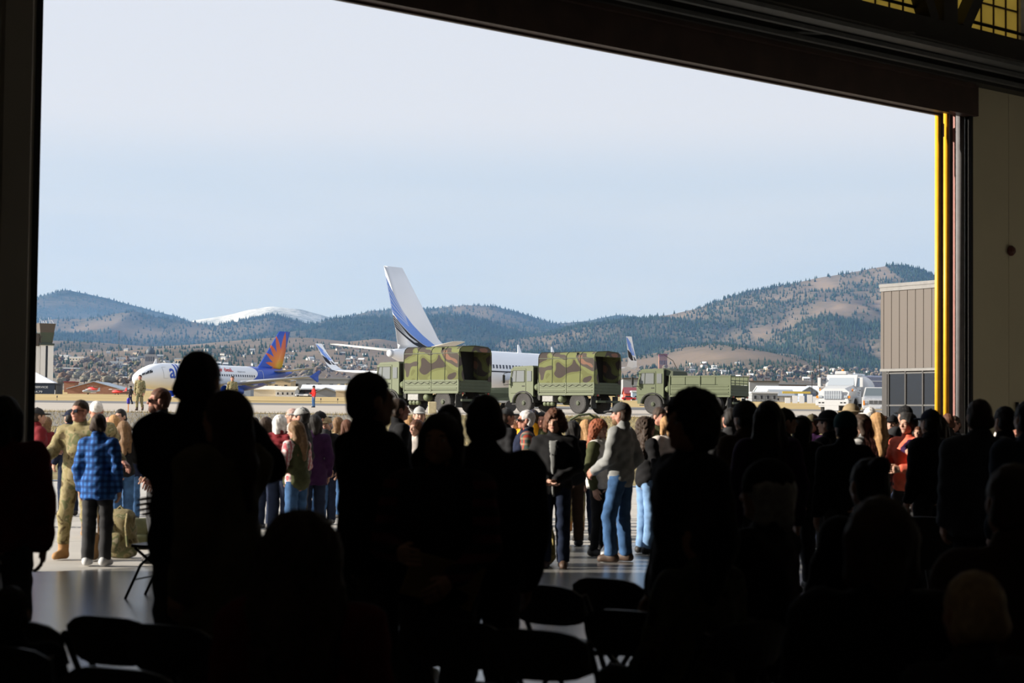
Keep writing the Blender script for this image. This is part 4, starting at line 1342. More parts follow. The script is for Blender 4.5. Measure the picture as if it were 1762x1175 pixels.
# --- blue-tailed airliner on the left
nose = at(229, 650, 276); tail = at(492, 650, 302)
h_ = Vector((nose.x - tail.x, nose.y - tail.y)); ra = math.atan2(h_.y, h_.x) - math.pi / 2
ux, uy_ = h_.normalized()
base = Vector((nose.x - ux * 33.8, nose.y - uy_ * 33.8, gz(290) - .35))
A1, F1, FN1, S1, _ = airliner('blue', 'white airliner with royal blue tail and orange sunburst fin', base, ra)
def on_side(me, S, y0, z0, side, flip=1):
    """wrap lettering lying in XY onto the fuselage side; text runs aft from y0"""
    bm = bmesh.new(); bm.from_mesh(me)
    for k in range(-4, 16): bmesh.ops.bisect_plane(bm, geom=bm.verts[:] + bm.edges[:] + bm.faces[:], plane_co=(0, k * .18, 0), plane_no=(0, 1, 0))
    bm.to_mesh(me); bm.free()
    for v in me.vertices:
        y = y0 - side * flip * v.co.x if False else y0 - v.co.x
        z = z0 + v.co.y
        _, zc, rx, rz = interp_st(S, y)
        x = rx * math.sqrt(max(.03, 1 - ((z - zc) / rz) ** 2)) + .03
        v.co = (-x if side < 0 else x, y, z)
    return me
obj('lettering', on_side(text_mesh('lettering', 'allegiant', 3.0, M_BLUE, .05, 8.8), S1, 28.3, 3.6, -1), F1)
obj('slogan', on_side(text_mesh('slogan', 'Travel is our deal.', .82, M_REDT, .02, 7.6), S1, 22.4, 4.9, -1), F1)
obj('web_address', on_side(text_mesh('web_address', 'allegiant.com', .30, M_SILVER, .01, 1.7), S1, 13.9, 4.85, -1), F1)

# --- big white jet behind the trucks
tp = at(670, 650, 163)
HD = math.radians(37)     # heading, right of straight away
A2, F2, FN2, S2, FS2 = airliner('jet', 'large white jet with blue and black striped fin behind the trucks', (tp.x, tp.y, gz(168) - .1), -HD)
for sd in (-1, 1):
    # u: 0 at trailing edge, 1 at leading edge; bands sweep from the trailing edge down to the dorsal root
    def rows(f0, f1, zs): return [(z, max(.0, f0(z)), max(.0, f1(z))) for z in zs]
    ztop, zb = 11.7, 5.6
    up_edge = lambda z: np.interp(z, [5.3, 5.8, 6.6, 7.5, 8.6, 10.0, 11.6], [.93, .80, .60, .44, .30, .16, .0])
    lo_edge = lambda z: np.interp(z, [5.3, 5.8, 6.6, 7.5, 8.4], [.72, .54, .33, .15, .0])
    blk_lo = lambda z: np.interp(z, [5.3, 5.8, 6.6, 7.1], [.50, .32, .12, .0])
    decal('blue_band', rows(lo_edge, up_edge, np.linspace(5.3, 11.6, 26)), sd, FS2, M_SKYB, FN2)
    decal('black_band', rows(blk_lo, lambda z: lo_edge(z) - .015, np.linspace(5.3, 8.2, 20)), sd, FS2, M_NAVY, FN2)
    for k in range(5):      # thin white lines fanning to the trailing edge
        f = (k + .6) / 5.6
        e1 = lambda z, f=f: np.interp(z, [6.9, 7.6 + 3.3 * f * .55, 8.3 + 3.1 * f], [.42 + .06 * f, .22 + .06 * f * 0, .0])
        zz = np.linspace(7.2 + 1.2 * f, 8.3 + 3.0 * f, 10)
        decal('white_line', [(z, max(0, e1(z)), max(0, e1(z)) + .014) for z in zz], sd, FS2, M_WHITE, FN2, .02)
    for k in range(4):
        f = (k + .7) / 4.4
        e2 = lambda z, f=f: np.interp(z, [5.6, 6.4, 7.1 + 1.15 * f], [.44 + .10 * f, .22 + .06 * f, .0])
        zz = np.linspace(5.9, 7.1 + 1.1 * f, 10)
        decal('white_line', [(z, max(0, e2(z)), max(0, e2(z)) + .012) for z in zz], sd, FS2, M_WHITE, FN2, .02)
    # dark cheat line and blue accents on the fuselage
    V = []
    for y in np.linspace(9, 30, 30):
        _, zc, rx, rz = interp_st(S2, y)
        for z in (3.52, 3.64):
            V.append((sd * (rx * math.sqrt(1 - ((z - zc) / rz) ** 2) + .012), y, z))
    obj('cheat_line', mesh_np('cheat_line', V, [(2 * i, 2 * i + 2, 2 * i + 3, 2 * i + 1) for i in range(29)], [M_NAVY]), F2)
    V = []
    for y in np.linspace(5.5, 10.5, 12):
        _, zc, rx, rz = interp_st(S2, y)
        t = (y - 5.5) / 5.0
        for z in (zc + rz * (.93 - .5 * t), zc + rz * (.985 - .42 * t)):
            V.append((sd * (rx * math.sqrt(max(0, 1 - ((z - zc) / rz) ** 2)) + .014), y, z))
    obj('blue_sweep', mesh_np('blue_sweep', V, [(2 * i, 2 * i + 2, 2 * i + 3, 2 * i + 1) for i in range(11)], [M_SKYB]), F2)
MB().lathe([(.36, .0), (.30, -.25), (.18, -.3)], (0, .15, 4.83), axis='y', n=16).build('exhaust_cone', M_SILVER, F2)

# ------------------------------------------------------------------ military trucks
M_OD = mat('olive_drab_paint', (.088, .105, .052), .6, var=.06, scale=2)
M_ODD = mat('olive_drab_dark', (.045, .055, .028), .65, var=.08, scale=3)
M_UNDER = mat('chassis_black', (.012, .012, .010), .7, var=.2)
M_CANVAS = blotch('woodland_canvas', [(.045, .036, .032), (.10, .105, .042), (.125, .135, .055), (.060, .050, .044), (.155, .085, .06)], 1.05, (.9, .8, 1.0), [0, .42, .47, .575, .685], .9, .5, dist=.5)
M_TGLASS = glass('truck_glass', (.16, .17, .17), .12)
M_MIRR = mat('mirror_housing', (.02, .02, .018), .6)
M_LAMP = mat('lamp_red', (.25, .03, .02), .4)
M_PLATE = mat('metal_plate_grey', (.16, .16, .155), .5, metal=.4)

def truck_wheel(parent, x, y, r=.59, w=.36):
    prof = [(.30, -w * .42), (r * .86, -w * .5), (r * .97, -w * .40), (r * .985, 0), (r * .97, w * .40), (r * .86, w * .5), (.30, w * .42)]
    mb = MB().lathe(prof, axis='x', n=28)
    for i in range(28):      # chunky tread lugs
        a = 2 * math.pi * i / 28
        for sd in (-1, 1):
            a2 = a + sd * .05
            c, s_ = math.cos(a2), math.sin(a2)
            p = [(sd * (.02 + u * w * .44), v) for u, v in ((0, r * .97), (1, r * .90), (1, r * .97), (0, r * 1.02))]
            t = .045
            ring = lambda o: [(q[0], c * q[1] - s_ * o, s_ * q[1] + c * o) for q in p]
            mb.loft([ring(-t), ring(t)])
    o = mb.build('wheel', M_TIRE, parent, loc=(x, y, r))
    sd = 1 if x > 0 else -1
    MB().lathe([(.31, -.02), (.30, .10), (.20, .06), (.19, .14), (.11, .16), (.10, .21), (.0, .215)] if sd > 0 else [(.31, .02), (.30, -.10), (.20, -.06), (.19, -.14), (.11, -.16), (.10, -.21), (.0, -.215)], axis='x', n=16).build('hub', M_ODD, o)
    nb = MB()
    for i in range(8):
        a = 2 * math.pi * i / 8
        nb.box(sd * .10 - .02, sd * .10 + .03, .25 * math.cos(a) - .018, .25 * math.cos(a) + .018, .25 * math.sin(a) - .018, .25 * math.sin(a) + .018)
    nb.build('lug_nut', M_PLATE, o)
    return o

def army_truck(label, loc, rz, cover):
    """forward is +y; origin on the ground between the rear wheels"""
    t = empty('army_truck', loc, rz, label, 'truck', 'olive army trucks on the taxiway')
    WB = 3.9
    for x in (-.99, .99):
        truck_wheel(t, x, 0); truck_wheel(t, x, WB)
    # chassis
    for x in (-.42, .42):
        MB().box(x - .06, x + .06, -1.0, WB + .8, .62, .86).build('frame_rail', M_UNDER, t)
    for y in (0, WB):
        MB().lathe([(.09, -.8), (.09, -.25), (.22, -.12), (.22, .12), (.09, .25), (.09, .8)], (0, y, .59), axis='x', n=12).build('axle', M_UNDER, t)
    # cab: side profile (y, z) then windows
    y0, y1 = WB - .72, WB + 1.05
    prof = [(y0, 1.0)] + [(WB + .70 * math.cos(math.pi * (1 - i / 8)), .60 + .62 * math.sin(math.pi * (1 - i / 8))) for i in range(1, 9)] + [(y1 - .08, .70), (y1 + .02, 1.0), (y1 + .03, 1.62), (y1 - .20, 2.52), (y1 - .34, 2.66), (y0 + .05, 2.70), (y0, 2.62)]
    cabm = MB().prism([p for p in prof], 'x', -1.19, 1.19)
    cabm.f = [tuple(reversed(f)) for f in cabm.f]
    cab_ = cabm.build('cab', M_OD, t)
    MB().box(-.95, .95, y1 - .12, y1 + .10, .62, 1.0).build('bumper', M_OD, t)
    for q in (-1, 1):
        MB().bbox(q * 1.19 - .02, q * 1.19 + .02, y0 + .52, y1 - .13, 1.14, 2.54, .015).build('door', M_OD, cab_)
        g = MB().prism([(y0 + .62, 1.80), (y1 - .16, 1.80), (y1 - .32, 2.42), (y0 + .62, 2.42)], 'x', q * 1.205 - .014, q * 1.205 + .014)
        if True: g.f = [tuple(reversed(f)) for f in g.f]
        g.build('side_window', M_TGLASS, cab_)
        g = MB().box(q * 1.205 - .014, q * 1.205 + .014, y0 + .12, y0 + .44, 1.82, 2.40); g.build('rear_quarter_window', M_TGLASS, cab_)
        fr = MB().bar((q * 1.22, y0 + .62, 1.78), (q * 1.22, y1 - .15, 1.78), .03, .03).bar((q * 1.22, y0 + .62, 2.44), (q * 1.22, y1 - .32, 2.44), .03, .03).bar((q * 1.22, y0 + .62, 1.78), (q * 1.22, y0 + .62, 2.44), .03, .03).bar((q * 1.22, y1 - .15, 1.78), (q * 1.22, y1 - .32, 2.44), .03, .03).bar((q * 1.22, y1 - .52, 1.78), (q * 1.22, y1 - .55, 2.44), .03, .03)
        fr.build('window_frame', M_ODD, cab_)
        # wheel-arch fender
        arc = []
        for i in range(11):
            a = math.pi * (i / 10)
            arc.append((WB + .80 * math.cos(a), .62 + .66 * math.sin(a)))
        arc2 = [(WB + .72 * math.cos(math.pi * i / 10), .62 + .58 * math.sin(math.pi * i / 10)) for i in range(10, -1, -1)]
        fm = MB().prism(arc + arc2, 'x', q * .80, q * 1.235)
        fm.build('fender', M_UNDER, t)
        # mirror on its arm
        mb = MB().bar((q * 1.2, y1 - .05, 1.66), (q * 1.52, y1 + .12, 1.60), .03, .03).bar((q * 1.52, y1 + .12, 1.60), (q * 1.52, y1 + .12, 2.25), .03, .03).bar((q * 1.2, y1 - .25, 2.40), (q * 1.52, y1 + .12, 2.25), .03, .03)
        mo = mb.build('mirror_arm', M_MIRR, cab_)
        MB().bbox(q * 1.52 - .10, q * 1.52 + .10, y1 + .09, y1 + .16, 1.72, 2.18, .02).build('mirror', M_MIRR, mo)
        MB().bar((q * 1.215, y0 + .62, 1.55), (q * 1.215, y0 + .80, 1.55), .03, .05).build('door_handle', M_UNDER, cab_)
        MB().bbox(q * .72 - .15, q * .72 + .15, y1 + .02, y1 + .10, 1.02, 1.20, .02).build('headlamp', mat('lamp_glass', (.4, .4, .38), .2) if q < 0 and 'lg' not in globals() else M_TGLASS, cab_)
        MB().box(q * .85 - .2, q * .85 + .2, y0 + .3, y1 - .1, .5, .56).build('step', M_UNDER, t)
    w_ = MB().loft([[(-1.02, y1 + .045, 1.68), (1.02, y1 + .045, 1.68), (1.02, y1 + .02, 1.68), (-1.02, y1 + .02, 1.68)], [(-1.0, y1 - .16, 2.46), (1.0, y1 - .16, 2.46), (1.0, y1 - .2, 2.46), (-1.0, y1 - .2, 2.46)]])
    w_.build('windshield', M_TGLASS, cab_)
    MB().bar((0, y1 + .06, 1.66), (0, y1 - .15, 2.48), .05, .04).build('window_post', M_OD, cab_)
    MB().box(-1.1, 1.1, y0 - .06, y0, 1.05, 2.60).build('cab_back', M_UNDER, cab_)
    MB().tube([(-.8, y0 - .18, 1.0), (-.8, y0 - .18, 2.2)], .09, 10).build('exhaust_stack', M_UNDER, t)
    MB().lathe([(.0, -.26), (.17, -.22), (.22, -.05), (.22, .15), (.12, .2)], (-1.0, y0 - .28, 1.48), axis='x', n=14).build('air_cleaner', M_OD, t, smooth=True)
    MB().tube([(-1.0, y0 - .26, 1.55), (-.95, y0 - .22, 1.9), (-.8, y0 - .2, 2.1)], .07).build('intake_pipe', M_ODD, t)
    MB().box(-1.0, 1.0, y0 - .36, y0 - .1, .75, 1.3).build('equipment_rack', M_UNDER, t)
    # cargo bed
    b0, b1 = -1.15, y0 - .42
    bed = MB().box(-1.18, 1.18, b0, b1, 1.10, 1.22).build('bed_floor', M_ODD, t)
    hs = .52
    mid = (b0 + b1) / 2
    for q in (-1, 1):
        for ya, yb in ((b0 + .04, mid - .03), (mid + .03, b1 - .04)):
            sp_ = MB().box(q * 1.2 - .025, q * 1.2 + .025, ya, yb, 1.20, 1.20 + hs).build('side_panel', M_OD, bed)
            for zz in (1.26, 1.44, 1.62):
                MB().bbox(q * 1.23 - .018, q * 1.23 + .018, ya + .06, yb - .06, zz, zz + .06, .008).build('rib', M_OD, sp_)
        for yy in (b0, mid, b1):
            MB().box(q * 1.215 - .03, q * 1.215 + .03, yy - .035, yy + .035, 1.10, 1.20 + hs + (.02 if cover else .56)).build('stake', M_OD, bed)
        MB().box(q * 1.2 - .03, q * 1.2 + .03, b0, b1, 1.02, 1.16).build('side_rail', M_OD, bed)
    tg = MB().box(-1.18, 1.18, b0 - .03, b0 + .03, 1.10, 1.20 + hs).build('tailgate', M_ODD, bed)  # darker olive than the sides: shade of the rear put into the colour
    for zz in (1.24, 1.42, 1.60):
        MB().box(-1.1, 1.1, b0 - .05, b0 - .03, zz, zz + .05).build('rib', M_ODD, tg)
    MB().box(-1.18, 1.18, b1 - .03, b1 + .03, 1.10, 1.20 + hs + (.05 if cover else .56)).build('front_board', M_OD, bed)
    # rear frame details
    for q in (-1, 1):
        MB().box(q * .95 - .2, q * .95 + .2, b0 - .06, b0 + .02, .98, 1.08).build('lamp_bar', M_ODD, t)
        MB().lathe([(.055, 0), (.055, -.04), (.03, -.05)], (q * .95, b0 - .06, 1.02), axis='y', n=12).build('tail_lamp', M_LAMP, t)
        MB().box(q * .98 - .24, q * .98 + .24, b0 + .16, b0 + .19, .30, .98).build('mud_flap', M_UNDER, t)
        MB().bar((q * 1.17, b0 + .12, 1.08), (q * 1.05, b0 + .35, .52), .045, .045).build('ladder', M_PLATE, t)
    MB().box(-1.05, 1.05, b0 - .12, b0 - .02, .62, .74).build('rear_bumper', M_ODD, t)
    MB().tube([(-.25, b0 - .12, .68), (0, b0 - .25, .68), (.25, b0 - .12, .68)], .035).build('tow_hitch', M_UNDER, t)
    # boxes on the left flank between the axles
    bx = MB().bbox(-1.16, -.62, 1.75, 2.55, .66, 1.02, .02).build('battery_box', M_PLATE, t)
    MB().box(-1.17, -1.15, 1.78, 2.52, .70, .98).build('box_lid', M_PLATE, bx)
    for k in range(3):
        MB().lathe([(.10, -.10), (.13, -.06), (.13, .06), (.10, .10)], (-1.0, 1.9 + k * .26, .55), axis='x', n=14).build('air_tank', M_OD, t, smooth=True)
    MB().lathe([(.16, -.2), (.2, -.1), (.2, .1), (.16, .2)], (-.95, 1.25, .82), axis='x', n=14).build('filter_can', M_OD, t, smooth=True)
    ft = MB().bbox(.60, 1.14, 1.0, 2.5, .50, 1.02, .06).build('fuel_tank', M_OD, t)
    sp2 = MB().lathe([(.25, -.15), (.52, -.18), (.56, 0), (.52, .18), (.25, .15)], (.2, 1.05, .70), axis='x', n=22).build('spare_wheel', M_TIRE, t)
    if cover:
        zt = 3.48
        arch = [(-1.22, 1.62), (-1.22, 3.12), (-1.14, 3.30), (-.95, 3.42), (0, zt), (.95, 3.42), (1.14, 3.30), (1.22, 3.12), (1.22, 1.62)]
        rings = []
        ny = 17
        rs = random.Random(int(loc[0] * 10))
        for i in range(ny):
            y = b0 - .03 + (b1 + .04 - b0) * i / (ny - 1)
            sag = .035 * abs(math.sin(math.pi * i / 4))
            ring = []
            for j, (x, z) in enumerate(arch):
                hem = .03 * math.sin(i * 1.3) if j in (0, 8) else 0
                ring.append((x * (1 - (.012 * math.sin(i * 2.1 + j) if j in (1, 7) else 0) - sag * (.35 if j in (2, 6) else 0)), y, z - sag * (.6 if 1 < j < 7 else 0) + hem))
            # subdivide the side walls so folds show
            fine = []
            for a, b in zip(ring[:-1], ring[1:]):
                n = 6 if abs(a[2] - b[2]) > 1 else 2
                for k in range(n):
                    f = k / n
                    p = [a[m_] + (b[m_] - a[m_]) * f for m_ in range(3)]
                    if n == 6: p[0] *= 1 + .014 * math.sin(i * 1.9 + k * .8) * math.sin(f * math.pi)
                    fine.append(tuple(p))
            fine.append(ring[-1]); rings.append(fine)
        cm = MB().loft(rings, False, False, closed=False)
        cv = cm.build('canvas_cover', M_CANVAS, t, smooth=True)
        for yy, nm in ((b1 + .01, 'front_curtain'),):
            cb = MB().prism([(x * .995, z) for x, z in arch], 'y', yy - .015, yy + .015).build(nm, M_CANVAS, cv)
        fl_ = MB().prism([(-1.21, 1.66), (-.80, 1.66), (-1.0, 2.5), (-1.18, 3.2), (-1.21, 3.1)], 'y', b0 - .05, b0 - .03)
        fl_.build('rear_flap', M_CANVAS, cv)
        MB().prism([(.95, 1.66), (1.21, 1.66), (1.21, 3.1), (1.15, 3.2)], 'y', b0 - .05, b0 - .03).build('rear_flap', M_CANVAS, cv)
        MB().prism([(-1.18, 3.16), (1.18, 3.16), (1.12, 3.30), (.95, 3.40), (0, 3.45), (-.95, 3.40), (-1.12, 3.30)], 'y', b0 - .05, b0 - .03).build('rear_valance', M_CANVAS, cv)
        MB().box(-1.19, 1.19, b0 + 1.2, b0 + 1.23, 1.25, 3.38).build('dark_interior_sheet', M_UNDER, cv)  # black sheet standing in for the shade inside the open rear
        for k in (0, 4, 8, 12, 16):
            ring = [(p[0] * 1.006, p[1], p[2] + .004) for p in rings[k]]
            MB().tube(ring, .018, 5).build('seam', M_ODD, cv)
        for q in (-1, 1):
            zz = [(q * 1.245, b0 + .1 + i * (b1 - b0 - .2) / 16, 1.60 - .09 * (i % 2)) for i in range(17)]
            MB().tube(zz, .012, 5).build('lacing', M_UNDER, cv)
            MB().box(q * 1.23 - .006, q * 1.23 + .006, b0, b1, 3.06, 3.10).build('stitch_band', M_ODD, cv)
    else:
        for q in (-1, 1):      # slatted upper sides
            for ya, yb in ((b0 + .04, mid - .03), (mid + .03, b1 - .04)):
                for zz in (1.74, 2.0, 2.20):
                    pass
                up_ = MB().box(q * 1.18 - .02, q * 1.18 + .02, ya, yb, 1.75, 2.26).build('upper_side_panel', M_OD, bed)
                MB().box(q * 1.19 - .03, q * 1.19 + .03, ya, yb, 2.20, 2.27).build('cap_rail', M_OD, up_)
                MB().box(q * 1.2 - .025, q * 1.2 + .025, (ya + yb) / 2 - .02, (ya + yb) / 2 + .02, 1.75, 2.2).build('rib', M_OD, up_)
        for zz in (1.80, 1.96, 2.20):
            MB().box(-1.15, 1.15, b0 - .02, b0 + .02, zz, zz + .05).build('gate_bar', M_OD, bed)
        for xx in (-1.12, -.55, 0, .55, 1.12):
            MB().box(xx - .03, xx + .03, b0 - .02, b0 + .02, 1.72, 2.27).build('gate_post', M_OD, bed)
        MB().loft([[(-1.0, b1 - .1, 2.2), (1.0, b1 - .1, 2.2), (1.0, y0, 2.3), (-1.0, y0, 2.3)], [(-.9, b1 - .05, 2.55), (.9, b1 - .05, 2.55), (.95, y0 + .05, 2.72), (-.95, y0 + .05, 2.72)]]).build('folded_tarp', M_ODD, t)
        MB().tube([(.2, y0 - .3, 2.5), (.2, y0 + .1, 3.2), (.2, y0 + .7, 3.55), (.2, y0 + 1.2, 3.62)], .02, 6).build('antenna_whip', M_UNDER, t)
    return t

def truck_at(label, px_wheel, py, d, ang, cover):
    """px_wheel: photo x of the left rear wheel; ang: heading off the image plane, driving left and away"""
    p = at(px_wheel, py, d)
    hx, hy = -math.cos(math.radians(ang)), math.sin(math.radians(ang))
    rz = math.atan2(hy, hx) - math.pi / 2
    left = Vector((-hy, hx, 0)) * 1.0
    c = Vector((p.x, d, 0)) - left
    c.z = gz(d) + .03
    return army_truck(label, c, rz, cover)

truck_at('army cargo truck with camouflage canvas cover, leftmost of the three trucks', 765, 712, 95.5, 42, True)
truck_at('army cargo truck with camouflage canvas cover, middle of the three trucks', 997, 714, 103, 40, True)
truck_at('army truck with open slatted bed and no canvas', 1228, 713, 108, 32, False)

# flatbed trailer with drab load seen between the two canvas trucks
tq = ground_at(872, 112)
tr_ = empty('equipment_trailer', (tq.x, tq.y, tq.z + .03), math.radians(8), 'low white-railed trailer with drab tarpaulin load between the canvas trucks', 'trailer')
M_TRW = mat('trailer_white', (.55, .54, .50), .5)
MB().box(-2.6, 2.6, -.9, .9, .55, .68).build('deck', M_TRW, tr_)
MB().loft([[(-2.2, -.8, .68), (2.0, -.8, .68), (2.0, .8, .68), (-2.2, .8, .68)], [(-2.1, -.7, 1.15), (1.7, -.6, 1.1), (1.7, .6, 1.1), (-2.1, .7, 1.15)], [(-1.6, -.4, 1.42), (.6, -.35, 1.5), (.6, .35, 1.5), (-1.6, .4, 1.42)]]).build('tarpaulin', M_ODD, tr_)
for x in (-1.2, .1):
    for q in (-1, 1): MB().lathe([(.18, -.1), (.34, -.11), (.36, 0), (.34, .11), (.18, .1)], (x, q * .98, .36), axis='y', n=16).build('wheel', M_TIRE, tr_)
MB().bar((2.6, 0, .6), (3.8, 0, .5), .1, .1).build('drawbar', M_TRW, tr_)
MB().bbox(1.7, 2.5, -.6, .6, .68, 1.0, .03).build('tool_box', M_TRW, tr_)
# yellow concrete block by the leftmost truck
bq = ground_at(744, 93)
tag(MB().bbox(-.2, .2, -.2, .2, 0, .62, .03).build('concrete_block', mat('block_cream', (.50, .42, .25), .9), loc=bq), 'cream concrete block beside the rear wheel of the leftmost truck', 'block')

# ------------------------------------------------------------------ white fuel truck, pickup, dark tanker on the right
M_TW = mat('truck_white', (.45, .45, .445), .3, var=.02, spec=.5)
M_CHR = mat('chrome', (.6, .6, .6), .2, metal=.9)
M_AMB = mat('amber_lens', (.65, .20, .02), .3)
M_BLK = mat('plastic_black', (.012, .012, .013), .6)
M_WGL = glass('windshield_glass', (.30, .33, .36), .1)

def road_wheel(parent, x, y, r, w=.26):
    o = MB().lathe([(r * .55, -w / 2), (r * .9, -w / 2), (r, -w * .3), (r, w * .3), (r * .9, w / 2), (r * .55, w / 2)], axis='x', n=22).build('wheel', M_TIRE, parent, loc=(x, y, r))
    sd = 1 if x > 0 else -1
    MB().lathe([(r * .56, sd * .04), (r * .5, sd * .10), (r * .25, sd * .06), (r * .2, sd * .14), (0, sd * .15)], axis='x', n=14).build('rim', M_TW, o)
    return o

# front faces the camera: forward is -y
ft_p = ground_at(1436, 124)
ft_ = empty('fuel_truck', (ft_p.x, ft_p.y, ft_p.z + .03), math.radians(-25), 'white bonneted fuel truck with rounded tank, facing the hangar', 'truck')
for x in (-.98, .98): road_wheel(ft_, x, 1.0, .5); road_wheel(ft_, x, 5.2, .5)
hood = MB()
hood.loft([[(-.98, -.35, .95), (.98, -.35, .95), (1.05, -.2, 1.5), (.72, -.15, 1.72), (-.72, -.15, 1.72), (-1.05, -.2, 1.5)],
           [(-1.05, .55, 1.0), (1.05, .55, 1.0), (1.12, .55, 1.55), (.80, .6, 1.86), (-.80, .6, 1.86), (-1.12, .55, 1.55)],
           [(-1.1, 1.55, 1.2), (1.1, 1.55, 1.2), (1.12, 1.55, 1.65), (.88, 1.55, 1.98), (-.88, 1.55, 1.98), (-1.12, 1.55, 1.65)]])
ho = hood.build('hood', M_TW, ft_)
for q in (-1, 1):
    arc = [(1.0 + .68 * math.cos(math.pi * i / 10), .50 + .70 * math.sin(math.pi * i / 10)) for i in range(11)]
    arc2 = [(1.0 + .58 * math.cos(math.pi * i / 10), .50 + .60 * math.sin(math.pi * i / 10)) for i in range(10, -1, -1)]
    MB().prism(arc + arc2, 'x', q * .75, q * 1.18).build('fender', M_TW, ho)
    MB().prism([(1.0 + .57 * math.cos(math.pi * i / 10), .50 + .59 * math.sin(math.pi * i / 10)) for i in range(11)], 'x', q * .7, q * 1.15).build('wheel_well', M_BLK, ho)
    MB().bbox(q * .86 - .13, q * .86 + .13, -.40, -.33, 1.10, 1.26, .015).build('headlamp', M_WGL, ho)
    MB().bbox(q * 1.06 - .10, q * 1.06 + .08, -.36, -.22, 1.08, 1.24, .015).build('turn_signal', M_AMB, ho)
    MB().bbox(q * 1.10 - .03, q * 1.10 + .05, .35, .48, 1.55, 1.72, .01).build('marker_lamp', M_AMB, ho)
gr = MB().box(-.62, .62, -.42, -.34, 1.02, 1.58).build('grille', M_SILVER, ho)
for i in range(8): MB().box(-.60 + i * .155, -.60 + i * .155 + .10, -.445, -.42, 1.04, 1.28).build('grille_slot', M_WGL, gr)
for i in range(8): MB().box(-.60 + i * .155, -.60 + i * .155 + .10, -.445, -.42, 1.32, 1.56).build('grille_slot', M_WGL, gr)
bm = MB().bbox(-1.12, 1.12, -.62, -.42, .58, .95, .03).build('bumper', M_TW, ft_)
for x in (-.85, -.62, .62, .85): MB().box(x - .07, x + .07, -.635, -.615, .74, .82).build('slot', M_BLK, bm)
cabp = [(1.5, .75), (2.95, .75), (2.95, 2.62), (2.6, 2.72), (1.95, 2.70), (1.52, 1.95)]
cf = MB().prism(cabp, 'x', -1.05, 1.05); cf.f = [tuple(reversed(f)) for f in cf.f]
cb_ = cf.build('cab', M_TW, ft_)
MB().loft([[(-.92, 1.50, 1.98), (.92, 1.50, 1.98), (.92, 1.54, 1.98), (-.92, 1.54, 1.98)], [(-.84, 1.90, 2.60), (.84, 1.90, 2.60), (.84, 1.94, 2.60), (-.84, 1.94, 2.60)]]).build('windshield', M_WGL, cb_)
for q in (-1, 1):
    MB().prism([(1.72, 1.90), (2.6, 1.90), (2.6, 2.52), (2.05, 2.52)], 'x', q * 1.06 - .012, q * 1.06 + .012).build('side_window', glass('cab_side_glass', (.05, .06, .07)), cb_)
    MB().bbox(q * 1.055 - .012, q * 1.055 + .012, 1.62, 2.72, .85, 1.86, .01).build('door', M_TW, cb_)
    MB().box(q * 1.07 - .012, q * 1.07 + .012, 2.45, 2.62, 1.62, 1.68).build('door_handle', M_BLK, cb_)
    mo = MB().bar((q * 1.05, 1.75, 1.9), (q * 1.45, 1.45, 1.85), .03, .03).bar((q * 1.05, 1.9, 2.5), (q * 1.45, 1.45, 2.5), .03, .03).build('mirror_arm', M_CHR, cb_)
    MB().bbox(q * 1.45 - .11, q * 1.45 + .11, 1.42, 1.50, 1.85, 2.5, .02).build('mirror', M_TW, mo)
dl = MB()
for k, (a_, b_2) in enumerate(((1.9, 2.5), (1.9, 2.4))): dl.box(1.068, 1.074, a_, b_2, 1.46 - k * .13, 1.50 - k * .14)
dl.build('door_lettering', M_BLK, cb_)
lb = MB().bbox(-.55, .25, 2.1, 2.6, 2.72, 2.95, .04).build('roof_box', M_TW, cb_)
MB().lathe([(.1, 2.95), (.1, 3.03), (.06, 3.07)], (-.05, 2.3, 0), n=12).build('beacon', M_AMB, cb_)
for x in (-.8, .8): MB().lathe([(.0, 0), (.05, .02), (.05, .25)], (x, 2.1, 2.80), axis='y', n=8).build('air_horn', M_CHR, cb_)
tk = MB()
rings = []
for y, f in ((3.05, .55), (3.12, .85), (3.25, 1.0), (6.3, 1.0), (6.45, .85), (6.5, .5)):
    rings.append([(1.15 * f * math.cos(2 * math.pi * j / 28), y, 1.85 + .92 * f * math.sin(2 * math.pi * j / 28)) for j in range(28)])
tk.loft(rings); tk.build('tank', M_TW, ft_, smooth=True)
MB().box(-.5, .5, 3.0, 7.0, .6, .95).build('chassis', M_BLK, ft_)
MB().bbox(-1.1, 1.1, 3.2, 4.4, .55, 1.0, .04).build('side_locker', M_BLK, ft_)
MB().box(-.35, .35, 3.4, 6.6, 2.74, 2.86).build('tank_walkway', M_CHR, ft_)
MB().box(-.5, .45, -.66, -.60, .26, .60).build('front_plate', M_TW, ft_)

pk_p = ground_at(1511, 120)
pk = empty('pickup_truck', (pk_p.x, pk_p.y, pk_p.z + .03), math.radians(-10), 'white pickup truck with slatted grille beside the fuel truck', 'truck')
for x in (-.82, .82): road_wheel(pk, x, .95, .38); road_wheel(pk, x, 4.3, .38)
pb_ = MB().loft([[(-.95, 0, .55), (.95, 0, .55), (.97, .05, 1.0), (-.97, .05, 1.0)], [(-1, 1.9, .5), (1, 1.9, .5), (1, 1.9, 1.2), (-1, 1.9, 1.2)], [(-1, 5.6, .55), (1, 5.6, .55), (1, 5.6, 1.25), (-1, 5.6, 1.25)]]).build('body', M_TW, pk)
MB().loft([[(-.92, .05, 1.0), (.92, .05, 1.0), (.95, 1.8, 1.1), (-.95, 1.8, 1.1)], [(-.86, .15, 1.12), (.86, .15, 1.12), (.92, 1.75, 1.28), (-.92, 1.75, 1.28)]]).build('hood', mat('hood_grey', (.30, .31, .33), .3), pk)
